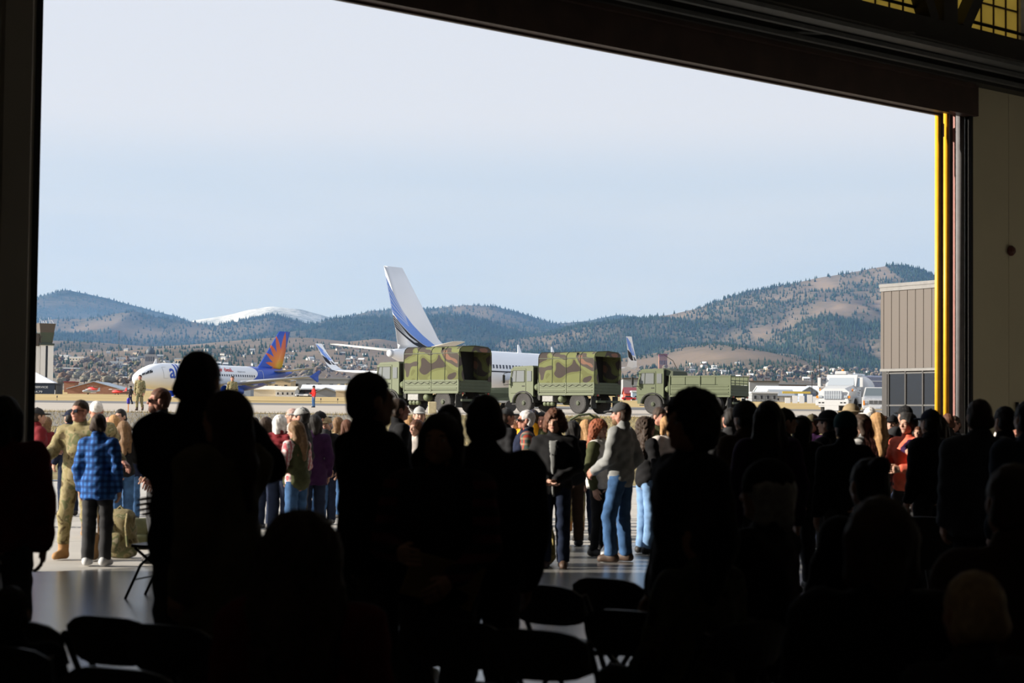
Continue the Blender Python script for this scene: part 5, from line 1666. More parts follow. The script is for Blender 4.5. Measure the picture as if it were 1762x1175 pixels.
pcab = MB().loft([[(-.95, 1.7, 1.2), (.95, 1.7, 1.2), (.95, 3.4, 1.2), (-.95, 3.4, 1.2)], [(-.76, 2.3, 1.85), (.76, 2.3, 1.85), (.78, 3.3, 1.85), (-.78, 3.3, 1.85)]]).build('cab', M_TW, pk)
MB().loft([[(-.86, 1.72, 1.26), (.86, 1.72, 1.26), (.86, 1.76, 1.26), (-.86, 1.76, 1.26)], [(-.72, 2.24, 1.80), (.72, 2.24, 1.80), (.72, 2.29, 1.80), (-.72, 2.29, 1.80)]]).build('windshield', glass('pickup_glass', (.10, .12, .13)), pcab)
gp = MB().box(-.62, .62, -.04, .02, .74, .96).build('grille', M_TW, pk)
for i in range(4):
    for j in range(3): MB().box(-.58 + i * .30, -.58 + i * .30 + .26, -.055, -.035, .755 + j * .07, .80 + j * .07).build('grille_slot', M_BLK, gp)
for q in (-1, 1):
    MB().bbox(q * .78 - .13, q * .78 + .13, -.05, .02, .76, .94, .015).build('headlamp', M_WGL, pk)
    MB().bbox(q * .90 - .05, q * .90 + .06, -.05, .05, .64, .94, .01).build('turn_signal', M_AMB, pk)
bmp = MB().bbox(-.98, .98, -.18, .02, .38, .62, .03).build('bumper', M_TW, pk)
MB().box(-.16, .16, -.195, -.18, .43, .56).build('licence_plate', M_SILVER, bmp)

dt_p = ground_at(1512, 150)
dt = empty('tanker_trailer', (dt_p.x, dt_p.y, dt_p.z + .03), math.radians(4), 'blue-grey tanker trailer with winged emblem behind the pickup', 'trailer')
M_DT = mat('trailer_bluegrey', (.16, .18, .25), .4)
MB().bbox(-3.2, 3.6, -1.2, 1.2, 1.55, 3.0, .12).build('tank_body', M_DT, dt)
MB().box(-3.2, 3.6, -1.22, -1.18, 2.52, 2.60).build('trim_line', M_SILVER, dt)
MB().bbox(-3.0, 3.4, -1.1, 1.1, .6, 1.55, .05).build('lower_body', M_BLK, dt)
em = MB().prism([(-.95, 1.62), (-.75, 1.35), (-.3, 1.0), (.0, .88), (.3, 1.0), (.75, 1.35), (.95, 1.62)], 'y', -1.15, -1.11).build('emblem', M_SILVER, dt)
MB().prism([(-.28, 1.52), (-.2, 1.15), (0, 1.0), (.2, 1.15), (.28, 1.52)], 'y', -1.17, -1.15).build('emblem_shield', M_REDT, em)
for k in range(5): MB().box(-.8 + k * .36, -.66 + k * .36, -1.165, -1.15, 1.45, 1.58).build('emblem_mark', M_TW, em)
for x in (-2.2, -1.1, 2.0): MB().lathe([(.25, -.12), (.48, -.13), (.5, 0), (.48, .13), (.25, .12)], (x, -1.0, .5), axis='y', n=18).build('wheel', M_TIRE, dt)
for x in (2.5, 2.8): MB().box(x, x + .18, -1.23, -1.2, 2.68, 2.86).build('vent', M_BLK, dt)
# ------------------------------------------------------------------ brown panelled building on the right
M_PAN = mat('brown_metal_panel', (.078, .062, .051), .55, var=.03, scale=1)
M_COP = mat('parapet_metal', (.15, .145, .14), .5)
M_FRM = mat('dark_window_frame', (.022, .019, .018), .5)
M_DGL = glass('dark_glass', (.006, .006, .007), .2)
c0 = at(1517, 560, 56.5); c1 = at(1640, 560, 54.0)
fx = Vector((c1.x - c0.x, c1.y - c0.y)); fl = fx.length; fa = math.atan2(fx.y, fx.x)
zt_, zg_ = at(1517, 494, 56.5).z, at(1517, 636, 56.5).z
BG = gz(55) - .2
bd = empty('terminal_building', (c0.x, c0.y, BG), fa, 'brown metal-panelled building with dark glazed ground floor, behind the yellow pipes', 'building')
hT, hG = zt_ - BG, zg_ - BG
MB().box(0.02, fl + 8, .05, 9, 0, hT).build('walls', M_PAN, bd)
MB().box(-.06, fl + 8.05, -.06, 9.05, hT - .02, hT + .08).box(-.04, fl + 8, -.04, 9, hT - .14, hT - .02).build('parapet', M_COP, bd)
pw = .335
MB().box(-.02, .10, -.02, .05, hG, hT - .14).build('corner_trim', M_PAN, bd)
pm = MB().bbox(.006, pw - .006, -.02, .06, hG + .02, hT - .15, .008).mesh('panel', [M_PAN])
for i in range(18): obj('panel', pm, bd, loc=(.11 + i * pw, 0, 0))
for i in range(14): obj('panel', pm, bd, loc=(0, .5 + (i + 1) * pw, 0), rot=(0, 0, -math.pi / 2))
MB().box(-.03, fl + 8, -.05, .06, hG - .06, hG + .02).build('ledge', M_COP, bd)
MB().box(.05, .26, -.03, .06, 0, hG - .06).build('corner_post', M_FRM, bd)
xs_ = [.30, 1.02, 1.74, 2.9, 4.0, 5.1, 6.2]
for i, x in enumerate(xs_):
    MB().box(x, x + .05, -.04, .04, 0, hG - .06).build('mullion', M_FRM, bd)
for z in (.05, hG * .64, hG - .14):
    MB().box(.26, fl + 6, -.03, .04, z, z + .045).build('transom', mat('transom_metal', (.06, .058, .056), .5), bd)
for i in range(len(xs_) - 1):
    for z0, z1 in ((.1, hG * .64), (hG * .64 + .045, hG - .14)):
        MB().box(xs_[i] + .05, xs_[i + 1], -.01, .02, z0, z1).build('pane', M_DGL, bd)
MB().tube([(1.4, 1.2, hT), (1.43, 1.2, hT + 1.1)], .015, 6).build('roof_antenna', M_COP, bd)

# ------------------------------------------------------------------ control tower
M_TWH = mat('tower_concrete', (.85, .85, .84), .8, var=.03, scale=.3)
M_TDK = mat('tower_dark', (.10, .085, .075), .6)
M_TGL = glass('tower_glass', (.05, .08, .075), .1)
TD = 800
tb = at(76, 680, TD); sT = FPX / TD
ct = empty('control_tower', (tb.x, TD, gz(TD)), math.radians(28), 'white airport control tower with dark flared cab at the far left', 'tower')
zc0 = at(76, 591, TD).z - gz(TD); zc1 = at(76, 557, TD).z - gz(TD)
hw = 2.9
MB().box(-hw, hw, -hw, hw, 0, zc0 - .8).build('shaft', M_TWH, ct)
for (x, y, rx) in ((0, -hw - .04, 0),):
    MB().box(-.45, .45, -hw - .08, -hw, .5, zc0 - 1).build('stair_window_strip', M_DGL, ct)
for i in range(8):
    z = 2 + i * (zc0 - 4) / 7.5
    MB().box(-hw - .06, -hw, -.5, .5, z, z + .9).build('window', M_DGL, ct)
MB().box(-hw - .3, hw + .3, -hw - .3, hw + .3, zc0 - .8, zc0).build('gallery', mat('tower_green', (.05, .07, .06), .5), ct)
w0, w1 = 2.3, 3.5
hc = zc1 - zc0
rg = lambda w, z: [(-w, -w, z), (w, -w, z), (w, w, z), (-w, w, z)]
cab2 = MB().loft([rg(w0, zc0), rg(w0 + (w1 - w0) * .55, zc0 + hc * .55)]).build('cab', M_TGL, ct)
MB().loft([rg(w0 + (w1 - w0) * .55, zc0 + hc * .55), rg(w1, zc0 + hc)]).build('cab_roof', M_TDK, ct)
for q in ((-1, -1), (1, -1), (-1, 1), (1, 1)):
    a, b = w0 + .03, w0 + (w1 - w0) * .55 + .03
    MB().bar((q[0] * a, q[1] * a, zc0), (q[0] * b, q[1] * b, zc0 + hc * .55), .2, .2).build('cab_post', M_TDK, cab2)
for i in range(8):
    x = -2.9 + i * .83
    MB().tube([(x, R_.uniform(-2.5, 2.5), zc1), (x, R_.uniform(-2, 2), zc1 + R_.uniform(1.2, 2.9))], .05, 5).build('antenna', M_TWH, ct)
MB().box(-hw - 3.6, -hw, -1.8, 2.4, zc0 - 1.2, zc0 + 4.2).build('equipment_annex', M_TDK, ct)
MB().box(-hw - 3.2, -hw, -1.5, 2.0, 0, zc0 - 1.2).build('lift_shaft', M_TWH, ct)

# ------------------------------------------------------------------ self-service fuel shed with price lettering
M_NVY = mat('shed_navy', (.018, .030, .055), .5)
M_LET = mat('shed_lettering', (.55, .57, .60), .6)
M_TENT = mat('tent_white', (.85, .86, .88), .6, var=.02)
SD = 700
s0 = at(44, 678, SD); s1 = at(94, 678, SD)
sh_ = empty('fuel_shed', (s0.x, SD, gz(SD)), 0, 'navy self-service fuel shed with white lettering and peaked white roof', 'shed')
wS = s1.x - s0.x; hS = at(94, 659, SD).z - gz(SD); hA = at(60, 640, SD).z - gz(SD)
MB().box(0, wS, 0, 4, 0, hS).build('body', M_NVY, sh_)
mid_ = (at(58, 650, SD).x - s0.x)
MB().loft([[(-.2, -.25, hS), (wS + .1, -.25, hS), (wS + .1, 4.2, hS), (-.2, 4.2, hS)], [(mid_ - .1, 1.9, hA), (mid_ + .1, 1.9, hA), (mid_ + .1, 2.1, hA), (mid_ - .1, 2.1, hA)]]).build('roof', M_TENT, sh_)
x_f = at(46, 665, SD).x - s0.x; x_e = at(82.5, 665, SD).x - s0.x
zl = at(70, 667.5, SD).z - gz(SD)
obj('lettering', text_mesh('lettering', 'SELF-SERVICE', 1.0, M_LET, .015, x_e - x_f), sh_, loc=(x_f, -.03, zl), rot=(math.pi / 2, 0, 0))
obj('price', text_mesh('price', '$4.79', 1.0, M_LET, .015, at(73, 665, SD).x - at(58, 665, SD).x), sh_, loc=(at(58, 665, SD).x - s0.x, -.03, at(70, 675.5, SD).z - gz(SD)), rot=(math.pi / 2, 0, 0))
dk = at(97, 678, SD)
tag(MB().bbox(0, 1.6, 0, 3, 0, hS * .98, .05).build('storage_container', mat('container_dark', (.03, .035, .045), .6), loc=(dk.x, SD, gz(SD))), 'dark storage container right of the self-service fuel shed', 'container')
tp_ = at(94.5, 678, SD - 2)
tag(MB().lathe([(.09, 0), (.09, 1.35), (.12, 1.4), (.12, 1.5)], n=8).build('white_post', M_TENT, loc=(tp_.x, SD - 2, gz(SD - 2))), 'short white post in front of the fuel shed corner', 'post')

# ------------------------------------------------------------------ low buildings across the airfield: (x0, x1, y_top, y_bottom, depth, wall, roof, gable)
WALLS = {'brick': mat('brick_wall', (.30, .15, .10), .9, var=.08, scale=.8), 'cream': mat('cream_wall', (.55, .49, .38), .8, var=.04), 'white': mat('white_wall', (.66, .65, .62), .8, var=.04),
         'grey': mat('grey_wall', (.24, .255, .27), .8, var=.06), 'blue': mat('blue_grey_wall', (.25, .29, .36), .7, var=.05), 'dark': mat('dark_maroon_wall', (.06, .035, .035), .8), 'tan': mat('tan_wall', (.50, .40, .26), .85, var=.05),
         'brown': mat('brown_wall', (.18, .13, .10), .85), 'red': mat('red_barn_wall', (.48, .07, .045), .7), 'sky': mat('pale_blue_wall', (.30, .40, .52), .6)}
ROOFS = {'white': mat('white_metal_roof', (.62, .64, .66), .5, var=.03), 'grey': mat('grey_roof', (.26, .28, .30), .6), 'blue': mat('blue_metal_roof', (.36, .42, .48), .5), 'cream': mat('cream_roof', (.66, .62, .54), .6), 'dark': mat('dark_roof', (.07, .065, .06), .8), 'red': mat('maroon_roof', (.18, .03, .04), .6)}
M_HDOOR = mat('hangar_door_blue', (.12, .17, .27), .6)
def lowbld(label, x0, x1, yt, yb, d, wall, roof, shape='flat', depth=14.0, cat='building', group=None, yaw=0.0, eave=None, doors=0, win=0, name='hangar', door_mat=None):
    p0, p1 = at(x0, yb, d), at(x1, yb, d)
    zt, zb = at((x0 + x1) / 2, yt, d).z, gz(d) - .3
    w, h = p1.x - p0.x, zt - zb
    r = empty(name, ((p0.x + p1.x) / 2, d, zb), yaw, label, cat, group)
    he = h if shape == 'flat' else (h * (eave or .6))
    MB().box(-w / 2, w / 2, 0, depth, 0, he).build('walls', WALLS[wall], r)
    if shape == 'flat':
        MB().box(-w / 2 - .3, w / 2 + .3, -.3, depth + .3, h - .5, h).build('roof', ROOFS[roof], r)
    elif shape == 'gable_front':
        MB().prism([(-w / 2, he), (w / 2, he), (0, h - .15)], 'y', 0.02, depth - .02).build('gable', WALLS[wall], r)
        for q in (-1, 1):
            m_ = MB().loft([[(q * (w / 2 + .5), -.5, he - .25), (q * (w / 2 + .5), -.5, he), (0, -.5, h + .1), (0, -.5, h - .2)], [(q * (w / 2 + .5), depth + .5, he - .25), (q * (w / 2 + .5), depth + .5, he), (0, depth + .5, h + .1), (0, depth + .5, h - .2)]])
            m_.build('roof', ROOFS[roof], r)
    else:   # ridge runs across, roof slope faces the camera
        MB().prism([(0, he), (depth, he), (depth / 2, h)], 'x', -w / 2 + .02, w / 2 - .02).build('gable', WALLS[wall], r)
        for a, b in ((-.4, depth / 2), (depth + .4, depth / 2)):
            MB().loft([[(-w / 2 - .4, a, he - .3), (-w / 2 - .4, b, h), (-w / 2 - .4, b, h + .25), (-w / 2 - .4, a, he)], [(w / 2 + .4, a, he - .3), (w / 2 + .4, b, h), (w / 2 + .4, b, h + .25), (w / 2 + .4, a, he)]]).build('roof', ROOFS[roof], r)
    for i in range(doors):
        dw = w / doors
        MB().box(-w / 2 + i * dw + dw * .08, -w / 2 + (i + 1) * dw - dw * .08, -.12, .05, 0, he * .82).build('hangar_door_or_dark_bay', door_mat or M_HDOOR, r)
    for i in range(win):
        dw = w / win
        MB().box(-w / 2 + (i + .35) * dw, -w / 2 + (i + .65) * dw, -.1, .05, he * .35, he * .65).build('window', M_DGL, r)
    return r
lowbld('low brick building with shallow grey gable roof at the far left', 116, 206, 656, 679, 820, 'brick', 'blue', 'gable_front', 30, eave=.45, name='brick_building')
lowbld('small brick block beside the low brick building', 110, 128, 656, 672, 880, 'brick', 'red', 'flat', 8, name='brick_building')
lowbld('cream metal hangar below the tail of the blue airliner', 430, 476, 664, 685, 700, 'cream', 'cream', 'gable_side', 20, eave=.72, yaw=.0)
lowbld('white hangar with small square windows beside the cream hangar', 474, 507, 665, 685, 690, 'white', 'cream', 'gable_side', 16, eave=.7, win=4)
lowbld('dark open-fronted hangar behind the man in red', 507, 545, 668, 685, 705, 'dark', 'white', 'flat', 16, doors=2, door_mat=M_BLK)  # no doors here: black panels paint the shade of the open bays
lowbld('grey gabled hangar right of the man in red', 543, 578, 667, 686, 690, 'grey', 'grey', 'gable_front', 18, eave=.6)
lowbld('long pale roofed hangar above the man in red', 516, 600, 662, 672, 760, 'blue', 'white', 'gable_side', 24, eave=.4)
lowbld('tan block building left of the first canvas truck', 578, 640, 671, 686, 660, 'tan', 'cream', 'flat', 16)
lowbld('tan rocky-walled warehouse behind the cream hangar', 450, 500, 652, 668, 860, 'tan', 'cream', 'flat', 20, win=3)
lowbld('grey warehouse with flat roof above the man in red', 500, 600, 650, 668, 900, 'grey', 'grey', 'flat', 26, win=5)
lowbld('small grey-blue shed under the wing of the blue airliner', 418, 431, 664, 684, 640, 'blue', 'white', 'flat', 8)
lowbld('bright red shed with maroon arched roof between the trucks', 1076, 1105, 667, 687, 640, 'red', 'red', 'gable_side', 14, eave=.6)
lowbld('pale blue annex beside the red shed', 1088, 1106, 672, 687, 632, 'sky', 'white', 'flat', 8)
lowbld('grey flat warehouse between the trucks above the red shed', 1072, 1110, 650, 667, 760, 'grey', 'dark', 'flat', 20)
lowbld('long white-roofed hangar with blue doors in front of the town', 1312, 1400, 664, 684, 640, 'sky', 'white', 'gable_side', 26, eave=.62)
lowbld('blue-doored gable end of the white-roofed hangar', 1382, 1404, 665, 684, 628, 'blue', 'blue', 'gable_front', 14, eave=.72, doors=3)
lowbld('small hip-roofed grey hut before the white-roofed hangar', 1328, 1366, 671, 684, 610, 'white', 'grey', 'gable_side', 12, eave=.55, win=2)
lowbld('low canopy building with thin posts left of the grey hut', 1294, 1338, 674, 684, 600, 'grey', 'white', 'flat', 6, win=4)
lowbld('dark grey flat warehouse behind the flatbed truck', 1290, 1340, 655, 672, 800, 'grey', 'dark', 'flat', 30)
lowbld('long dark-roofed warehouse above the white-roofed hangar', 1338, 1410, 660, 668, 830, 'brown', 'grey', 'flat', 30)
lowbld('pale metal shed left of the white fuel truck', 1395, 1412, 664, 680, 700, 'sky', 'white', 'gable_side', 14, eave=.6)

def surf(x, y):
    z = tz(x, y)
    for k, lim in (('hill_left', (2000, 4700)), ('hill_right', (2600, 4300))):
        if lim[0] < y < lim[1] and (x < 350 if k == 'hill_left' else x > 20): z = max(z, HS[k](x, y))
    return z
def hit(px, py, d0=1000, d1=4500):
    """depth at which the ground shows at this photo pixel"""
    return float(min(np.linspace(d0, d1, 90), key=lambda q: abs(at(px, py, q).z - surf(at(px, py, q).x, q))))
# town buildings on the rising ground
TB = [('white flat school building above the control tower base', 96, 118, 612, 619, 2300, 'white', 'white'), ('long white school wing right of the control tower', 118, 145, 615, 621, 2320, 'cream', 'white'),
      ('low white warehouse roofs behind the bushes at left', 94, 132, 634, 642, 1300, 'dark', 'white'), ('maroon-walled warehouse with white roof', 118, 138, 641, 647, 1250, 'dark', 'white'),
      ('long white row of roofs right of the maroon warehouse', 138, 208, 640, 646, 1400, 'blue', 'white'), ('white two-storey office block on the slope', 185, 210, 623, 629, 1900, 'white', 'white'),
      ('wide white office building below the capitol', 200, 236, 616, 622, 2200, 'white', 'white'), ('blue-grey office building below the wide white office', 195, 215, 628, 633, 1800, 'blue', 'grey'),
      ('grey stone wing beside the domed capitol', 236, 250, 614, 624, 2250, 'grey', 'grey'), ('white boxy gatehouse left of the airliner nose', 205, 218, 650, 660, 700, 'white', 'white'),
      ('tan flat store right of the capitol', 300, 330, 618, 626, 2100, 'tan', 'grey'), ('grey long factory above the blue airliner wing', 505, 560, 655, 662, 1000, 'grey', 'grey'),
      ('red brick twin-towered church above the flatbed truck', 1134, 1148, 613, 633, 2200, 'brick', 'red'), ('cream round-topped tank house in the town', 1386, 1401, 653, 661, 1100, 'cream', 'white'),
      ('small cream house beside the tank house', 1378, 1386, 654, 661, 1080, 'cream', 'cream')]
for lb_, x0, x1, yt, yb, d, wl3, rf in TB:
    d = hit((x0 + x1) / 2, yb, 1000 if d > 1000 else d - 1)
    p0, p1 = at(x0, yb, d), at(x1, yb, d)
    h = at(x0, yt, d).z - p0.z
    zb = surf((p0.x + p1.x) / 2, d) - 1.5
    r = empty('town_building', ((p0.x + p1.x) / 2, d, zb), R_.uniform(-.2, .2), lb_, 'building')
    w = p1.x - p0.x; H = p0.z + h - zb
    MB().box(-w / 2, w / 2, 0, w * .5, 0, H).build('walls', WALLS[wl3], r)
    MB().box(-w / 2 - .5, w / 2 + .5, -.5, w * .5 + .5, H, H + h * .22).build('roof', ROOFS[rf], r)
    for i in range(5):
        x = -w / 2 + w * (i + .3) / 5
        MB().box(x, x + w * .08, -.2, .1, H - h * .7, H - h * .35).build('window', M_DGL, r)
# domed capitol
d = 2300
cp = at(258, 624, d)
cpt = empty('capitol_building', (cp.x, d, cp.z - 4), .1, 'pale stone capitol with dark dome on the town slope', 'building')
sc_ = d / FPX
M_STONE = mat('capitol_stone', (.42, .38, .34), .85)
MB().box(-14 * sc_, 14 * sc_, 0, 20 * sc_, 0, 12 * sc_).build('wings', M_STONE, cpt)
MB().box(-9 * sc_, 9 * sc_, -2, 18 * sc_, 0, 20 * sc_).build('centre_block', M_STONE, cpt)
MB().lathe([(8 * sc_, 20 * sc_), (8 * sc_, 24 * sc_), (7.4 * sc_, 27 * sc_), (5 * sc_, 30 * sc_), (2 * sc_, 32 * sc_), (1 * sc_, 34 * sc_), (.2, 36 * sc_)], (0, 8 * sc_, 0), n=18).build('dome', mat('dome_dark', (.06, .08, .10), .6), cpt, smooth=True)
for i in range(5):
    MB().box((-7 + i * 3.2) * sc_, (-5.6 + i * 3.2) * sc_, -2.4, -1.9, 8 * sc_, 16 * sc_).build('window', M_DGL, cpt)

LMK = [(105, 'the control tower'), (130, 'the small brick block'), (160, 'the gabled brick building'), (185, 'the red light aircraft'), (211, 'the white gatehouse'), (240, 'the airliner nose'), (262, 'the domed capitol'), (315, 'the tan store'), (385, 'the sunburst lettering'),
       (430, 'the sunburst fin'), (455, 'the cream hangar'), (490, 'the white hangar'), (525, 'the blue wingtip'), (545, 'the man in red'), (575, 'the left winglet'), (600, 'the yellow poplars'), (640, 'the first truck cab'), (1090, 'the right winglet'), (1110, 'the red shed'), (1141, 'the red church'), (1180, 'the whip antenna'),
       (1230, 'the slatted truck bed'), (1285, 'the slatted tailgate'), (1318, 'the thin town pole'), (1350, 'the grey hut'), (1378, 'the airfield mast'), (1394, 'the tank house'), (1415, 'the fuel truck mirror'), (1450, 'the fuel truck cab'), (1485, 'the fuel truck tank'), (1515, 'the brown building')]
def near(px, py):
    x, nm = min(LMK, key=lambda q: abs(q[0] - px))
    side = 'straight above' if abs(px - x) < 5 else ('up and left of' if px < x else 'up and right of')
    h = 'low down, ' if py > 645 else ('high up, ' if py < 622 else '')
    return h + side + ' ' + nm
# houses: one thing each, tiny in view
rs = random.Random(11)
hm = {}
HW = [mat('house_white', (.72, .71, .68), .8), mat('house_cream', (.55, .50, .42), .8), mat('house_tan', (.40, .33, .26), .8), mat('house_grey', (.32, .33, .35), .8), mat('house_brown', (.20, .14, .11), .8)]
HR = [ROOFS['grey'], ROOFS['dark'], mat('house_roof_brown', (.15, .11, .09), .9), ROOFS['white']]
def house_mesh(i, j):
    if (i, j) not in hm:
        b = MB().box(-6, 6, -4, 4, -3, 4.2); b.mat(1)
        b.prism([(-4.8, 4.0), (4.8, 4.0), (0, 7.2)], 'x', -6.5, 6.5)
        b.mat(2)
        for x in (-4, -1, 2.5): b.box(x, x + 1.4, -4.1, -3.9, 1.2, 2.8)
        hm[(i, j)] = b.mesh('house', [HW[i], HR[j], M_DGL])
    return hm[(i, j)]
HZ = [(300, 440, 605, 640, 22), (480, 640, 596, 640, 44), (1150, 1300, 626, 650, 24), (1290, 1510, 634, 656, 46), (150, 300, 598, 640, 16)]
nh = 0
for x0, x1, y0, y1, n in HZ:
    for k in range(n):
        px, d = rs.uniform(x0, x1), rs.uniform(1900, 3600)
        # find depth whose ground shows at a height inside the zone
        yt = rs.uniform(y0, y1)
        best = min(np.linspace(1300, 4500, 60), key=lambda q: abs(at(px, yt, q).z - surf(at(px, yt, q).x, q)))
        p = at(px, yt, float(best))
        i, j = rs.choice([0, 0, 0, 1, 1, 2, 3, 4]), rs.randrange(4)
        o = obj('house', house_mesh(i, j), None, (p.x, p.y, surf(p.x, p.y)), (0, 0, rs.uniform(-.8, .8)))
        s_ = rs.uniform(.55, .9); o.scale = (s_, s_, s_)
        zone = 'on the slope behind the airliners' if px < 900 else 'in the town below the right-hand mountain'
        tag(o, '%s house %s' % (['small white', 'small cream', 'small tan', 'small grey', 'small brown'][i], near(px, yt)), 'house', 'small distant houses in the town')

# town trees and bushes, bare grey-brown or dark green
def crown_mesh(seed, m):
    s = SDF(.16, (-1.3, -1.3, -.1), (1.3, 1.3, 2.3))
    q = random.Random(seed)
    for i in range(9): s.ell((q.uniform(-.5, .5), q.uniform(-.5, .5), q.uniform(.7, 1.6)), (q.uniform(.3, .5), q.uniform(.3, .5), q.uniform(.3, .5)), .15)
    s.disp(lambda X, Y, Z: .07 * np.sin(9 * X + seed) * np.sin(8 * Y) * np.sin(9 * Z))
    V, F = s.nets()
    return mesh_np('crown', V, F, [m], False)
CM = [mat('bare_twigs', (.165, .14, .115), 1, var=.3, scale=3, spec=0), mat('olive_leaves', (.115, .115, .07), 1, var=.3, scale=3, spec=0), mat('rust_leaves', (.15, .105, .075), 1, var=.3, scale=3, spec=0), mat('grey_willow', (.19, .18, .145), 1, var=.3, scale=3, spec=0), mat('yellow_poplar', (.25, .20, .11), 1, var=.3, scale=3, spec=0)]
crowns = [crown_mesh(i, CM[i % 5]) for i in range(10)]
trunkm = MB().tube([(0, 0, -.3), (0, 0, .9)], [.09, .06], 6).mesh('trunk', [mat('bark', (.10, .08, .06), .95)])
TZ = [(100, 228, 644, 664, 60, (880, 1150), (3, 3, 0, 2)), (92, 300, 618, 645, 80, (1300, 2000), (0, 1, 2, 0)), (430, 640, 632, 652, 60, (1000, 1600), (0, 0, 2, 1)), (1290, 1520, 636, 660, 90, (1100, 2000), (0, 0, 0, 2)),
      (440, 620, 648, 664, 18, (860, 1000), (0, 0, 2)), (1395, 1420, 650, 676, 8, (650, 760), (2, 0)), (1060, 1290, 634, 650, 24, (1300, 2000), (0, 0, 1))]
NM = ['bare grey-brown', 'olive-leaved', 'rust-leaved', 'pale grey willowy', 'yellow-leaved']
def town_tree(px, yb, d, H, c, zone, wide=1.0):
    if d > 840: d = hit(px, yb, 900)
    p = at(px, yb, d)
    r = empty('tree', (p.x, p.y, surf(p.x, d)), R_.uniform(0, 6), '%s%s tree %s' % ('' if 'canvas' in zone else ('small ' if H < 7.5 else ('large ' if H > 9.5 else '')), NM[c], zone if 'canvas' in zone else near(px, yb)), 'tree', 'trees around the airfield and town')
    r.scale = (H / 2 * wide, H / 2 * wide, H / 2)
    obj('crown', crowns[c + 5 * R_.randrange(2)], r); obj('trunk', trunkm, r)
for x0, x1, y0, y1, n, (d0, d1), cs in TZ:
    for k in range(n):
        yb = rs.uniform(y0, y1); f = (yb - y0) / (y1 - y0)
        d = d1 + (d0 - d1) * f
        px = rs.uniform(x0, x1)
        zone = 'between the control tower and airliner nose' if px < 300 else ('in the town left of the trucks' if px < 700 else 'in the town right of the trucks')
        town_tree(px, yb, d, rs.uniform(6, 11) * (1 if d > 840 else .45), rs.choice(cs), zone, rs.uniform(1.0, 1.5))
town_tree(582, 664, 800, 6, 4, 'standing left of the first canvas truck, broader one', .6)
town_tree(597, 664, 800, 7, 4, 'standing left of the first canvas truck, slimmer one', .4)
# dark conifers inside the town, uncountable at this distance
rs2 = np.random.RandomState(4)
P = []
for x0, x1, y0, y1, n in ((90, 660, 598, 640, 420), (1100, 1520, 628, 652, 420)):
    for k in range(n):
        px, yt = rs2.uniform(x0, x1), rs2.uniform(y0, y1)
        d = float(min(np.linspace(1300, 4500, 40), key=lambda q: abs(at(px, yt, q).z - surf(at(px, yt, q).x, q))))
        p = at(px, yt, d); P.append((p.x, p.y, surf(p.x, d) - 1))
P = np.array(P)
tag(conifers('town_conifers', P, rs2.uniform(5, 11, len(P)), M_TREE, 77), 'dark conifers scattered among the houses of the town', 'trees', kind='stuff')

# light poles around the airfield
lpm = MB().tube([(0, 0, 0), (0, 0, 12)], [.11, .07], 6)
for i, (px, yb, d, h, ar) in enumerate(((68, 668, 720, 22, 1), (203, 677, 850, 28, 0), (219, 660, 700, 14, 0), (149, 655, 900, 15, 0), (1397, 684, 560, 9, 0), (1319, 668, 900, 15, 0))):
    p = at(px, yb, d)
    lp = empty('light_pole', (p.x, d, gz(d)), 0, ['light pole with lamp head in front of the control tower', 'tall thin pole behind the brick building roof', 'tall thin pole beside the white gatehouse', 'tall thin pole among the bushes behind the brick building', 'short mast before the blue hangar doors', 'tall thin pole in the town above the long hangar'][i], 'pole')
    MB().tube([(0, 0, 0), (0, 0, h)], [.12, .08], 6).build('pole', M_FRM, lp)
    MB().box(-.8 if ar else -.2, .8 if ar else .2, -.2, .2, h, h + .3).build('lamp_head', M_FRM, lp)
# windsock-like small marker board with yellow panel in the grass, taxi lights
for i, (px, py, d) in enumerate(((98, 692, 230), (220.5, 714, 82.5), (552, 690, 240), (581, 691, 238))):
    p = at(px, py, d)
    tl = empty('taxiway_light', (p.x, d, gz(d)), 0, ['small marker on the taxiway edge at the far left', 'blue taxiway light on a thin stake beside the walking soldier', 'small marker in the grass behind the man in red', 'small marker in the grass right of the man in red'][i], 'light', 'taxiway edge lights')
    MB().tube([(0, 0, 0), (0, 0, .42)], .02, 6).build('stake', M_AMB if i == 1 else M_FRM, tl)
    MB().lathe([(.05, .40), (.075, .43), (.075, .60), (.05, .66)], n=10).build('lens', mat('blue_lens', (.03, .02, .30), .3) if i == 1 else M_FRM, tl)
sg = ground_at(1385, 330)
sgn = empty('airfield_sign', (sg.x, sg.y, sg.z), 0, 'white lattice airfield marker with yellow strip in the grass', 'sign')
for x in (-3.5, -2.2, -1.0, .4, 1.4, 2.3): MB().box(x, x + .9, 0, .15, .3, R_.uniform(1.2, 1.9)).build('board', M_TENT, sgn)
MB().box(-4, 1, 0, .2, 2.0, 2.4).build('yellow_strip', mat('sign_yellow', (.6, .45, .1), .6), sgn)
MB().tube([(2.6, 0, 0), (2.6, 0, 9)], .08, 6).build('mast', M_FRM, sgn)
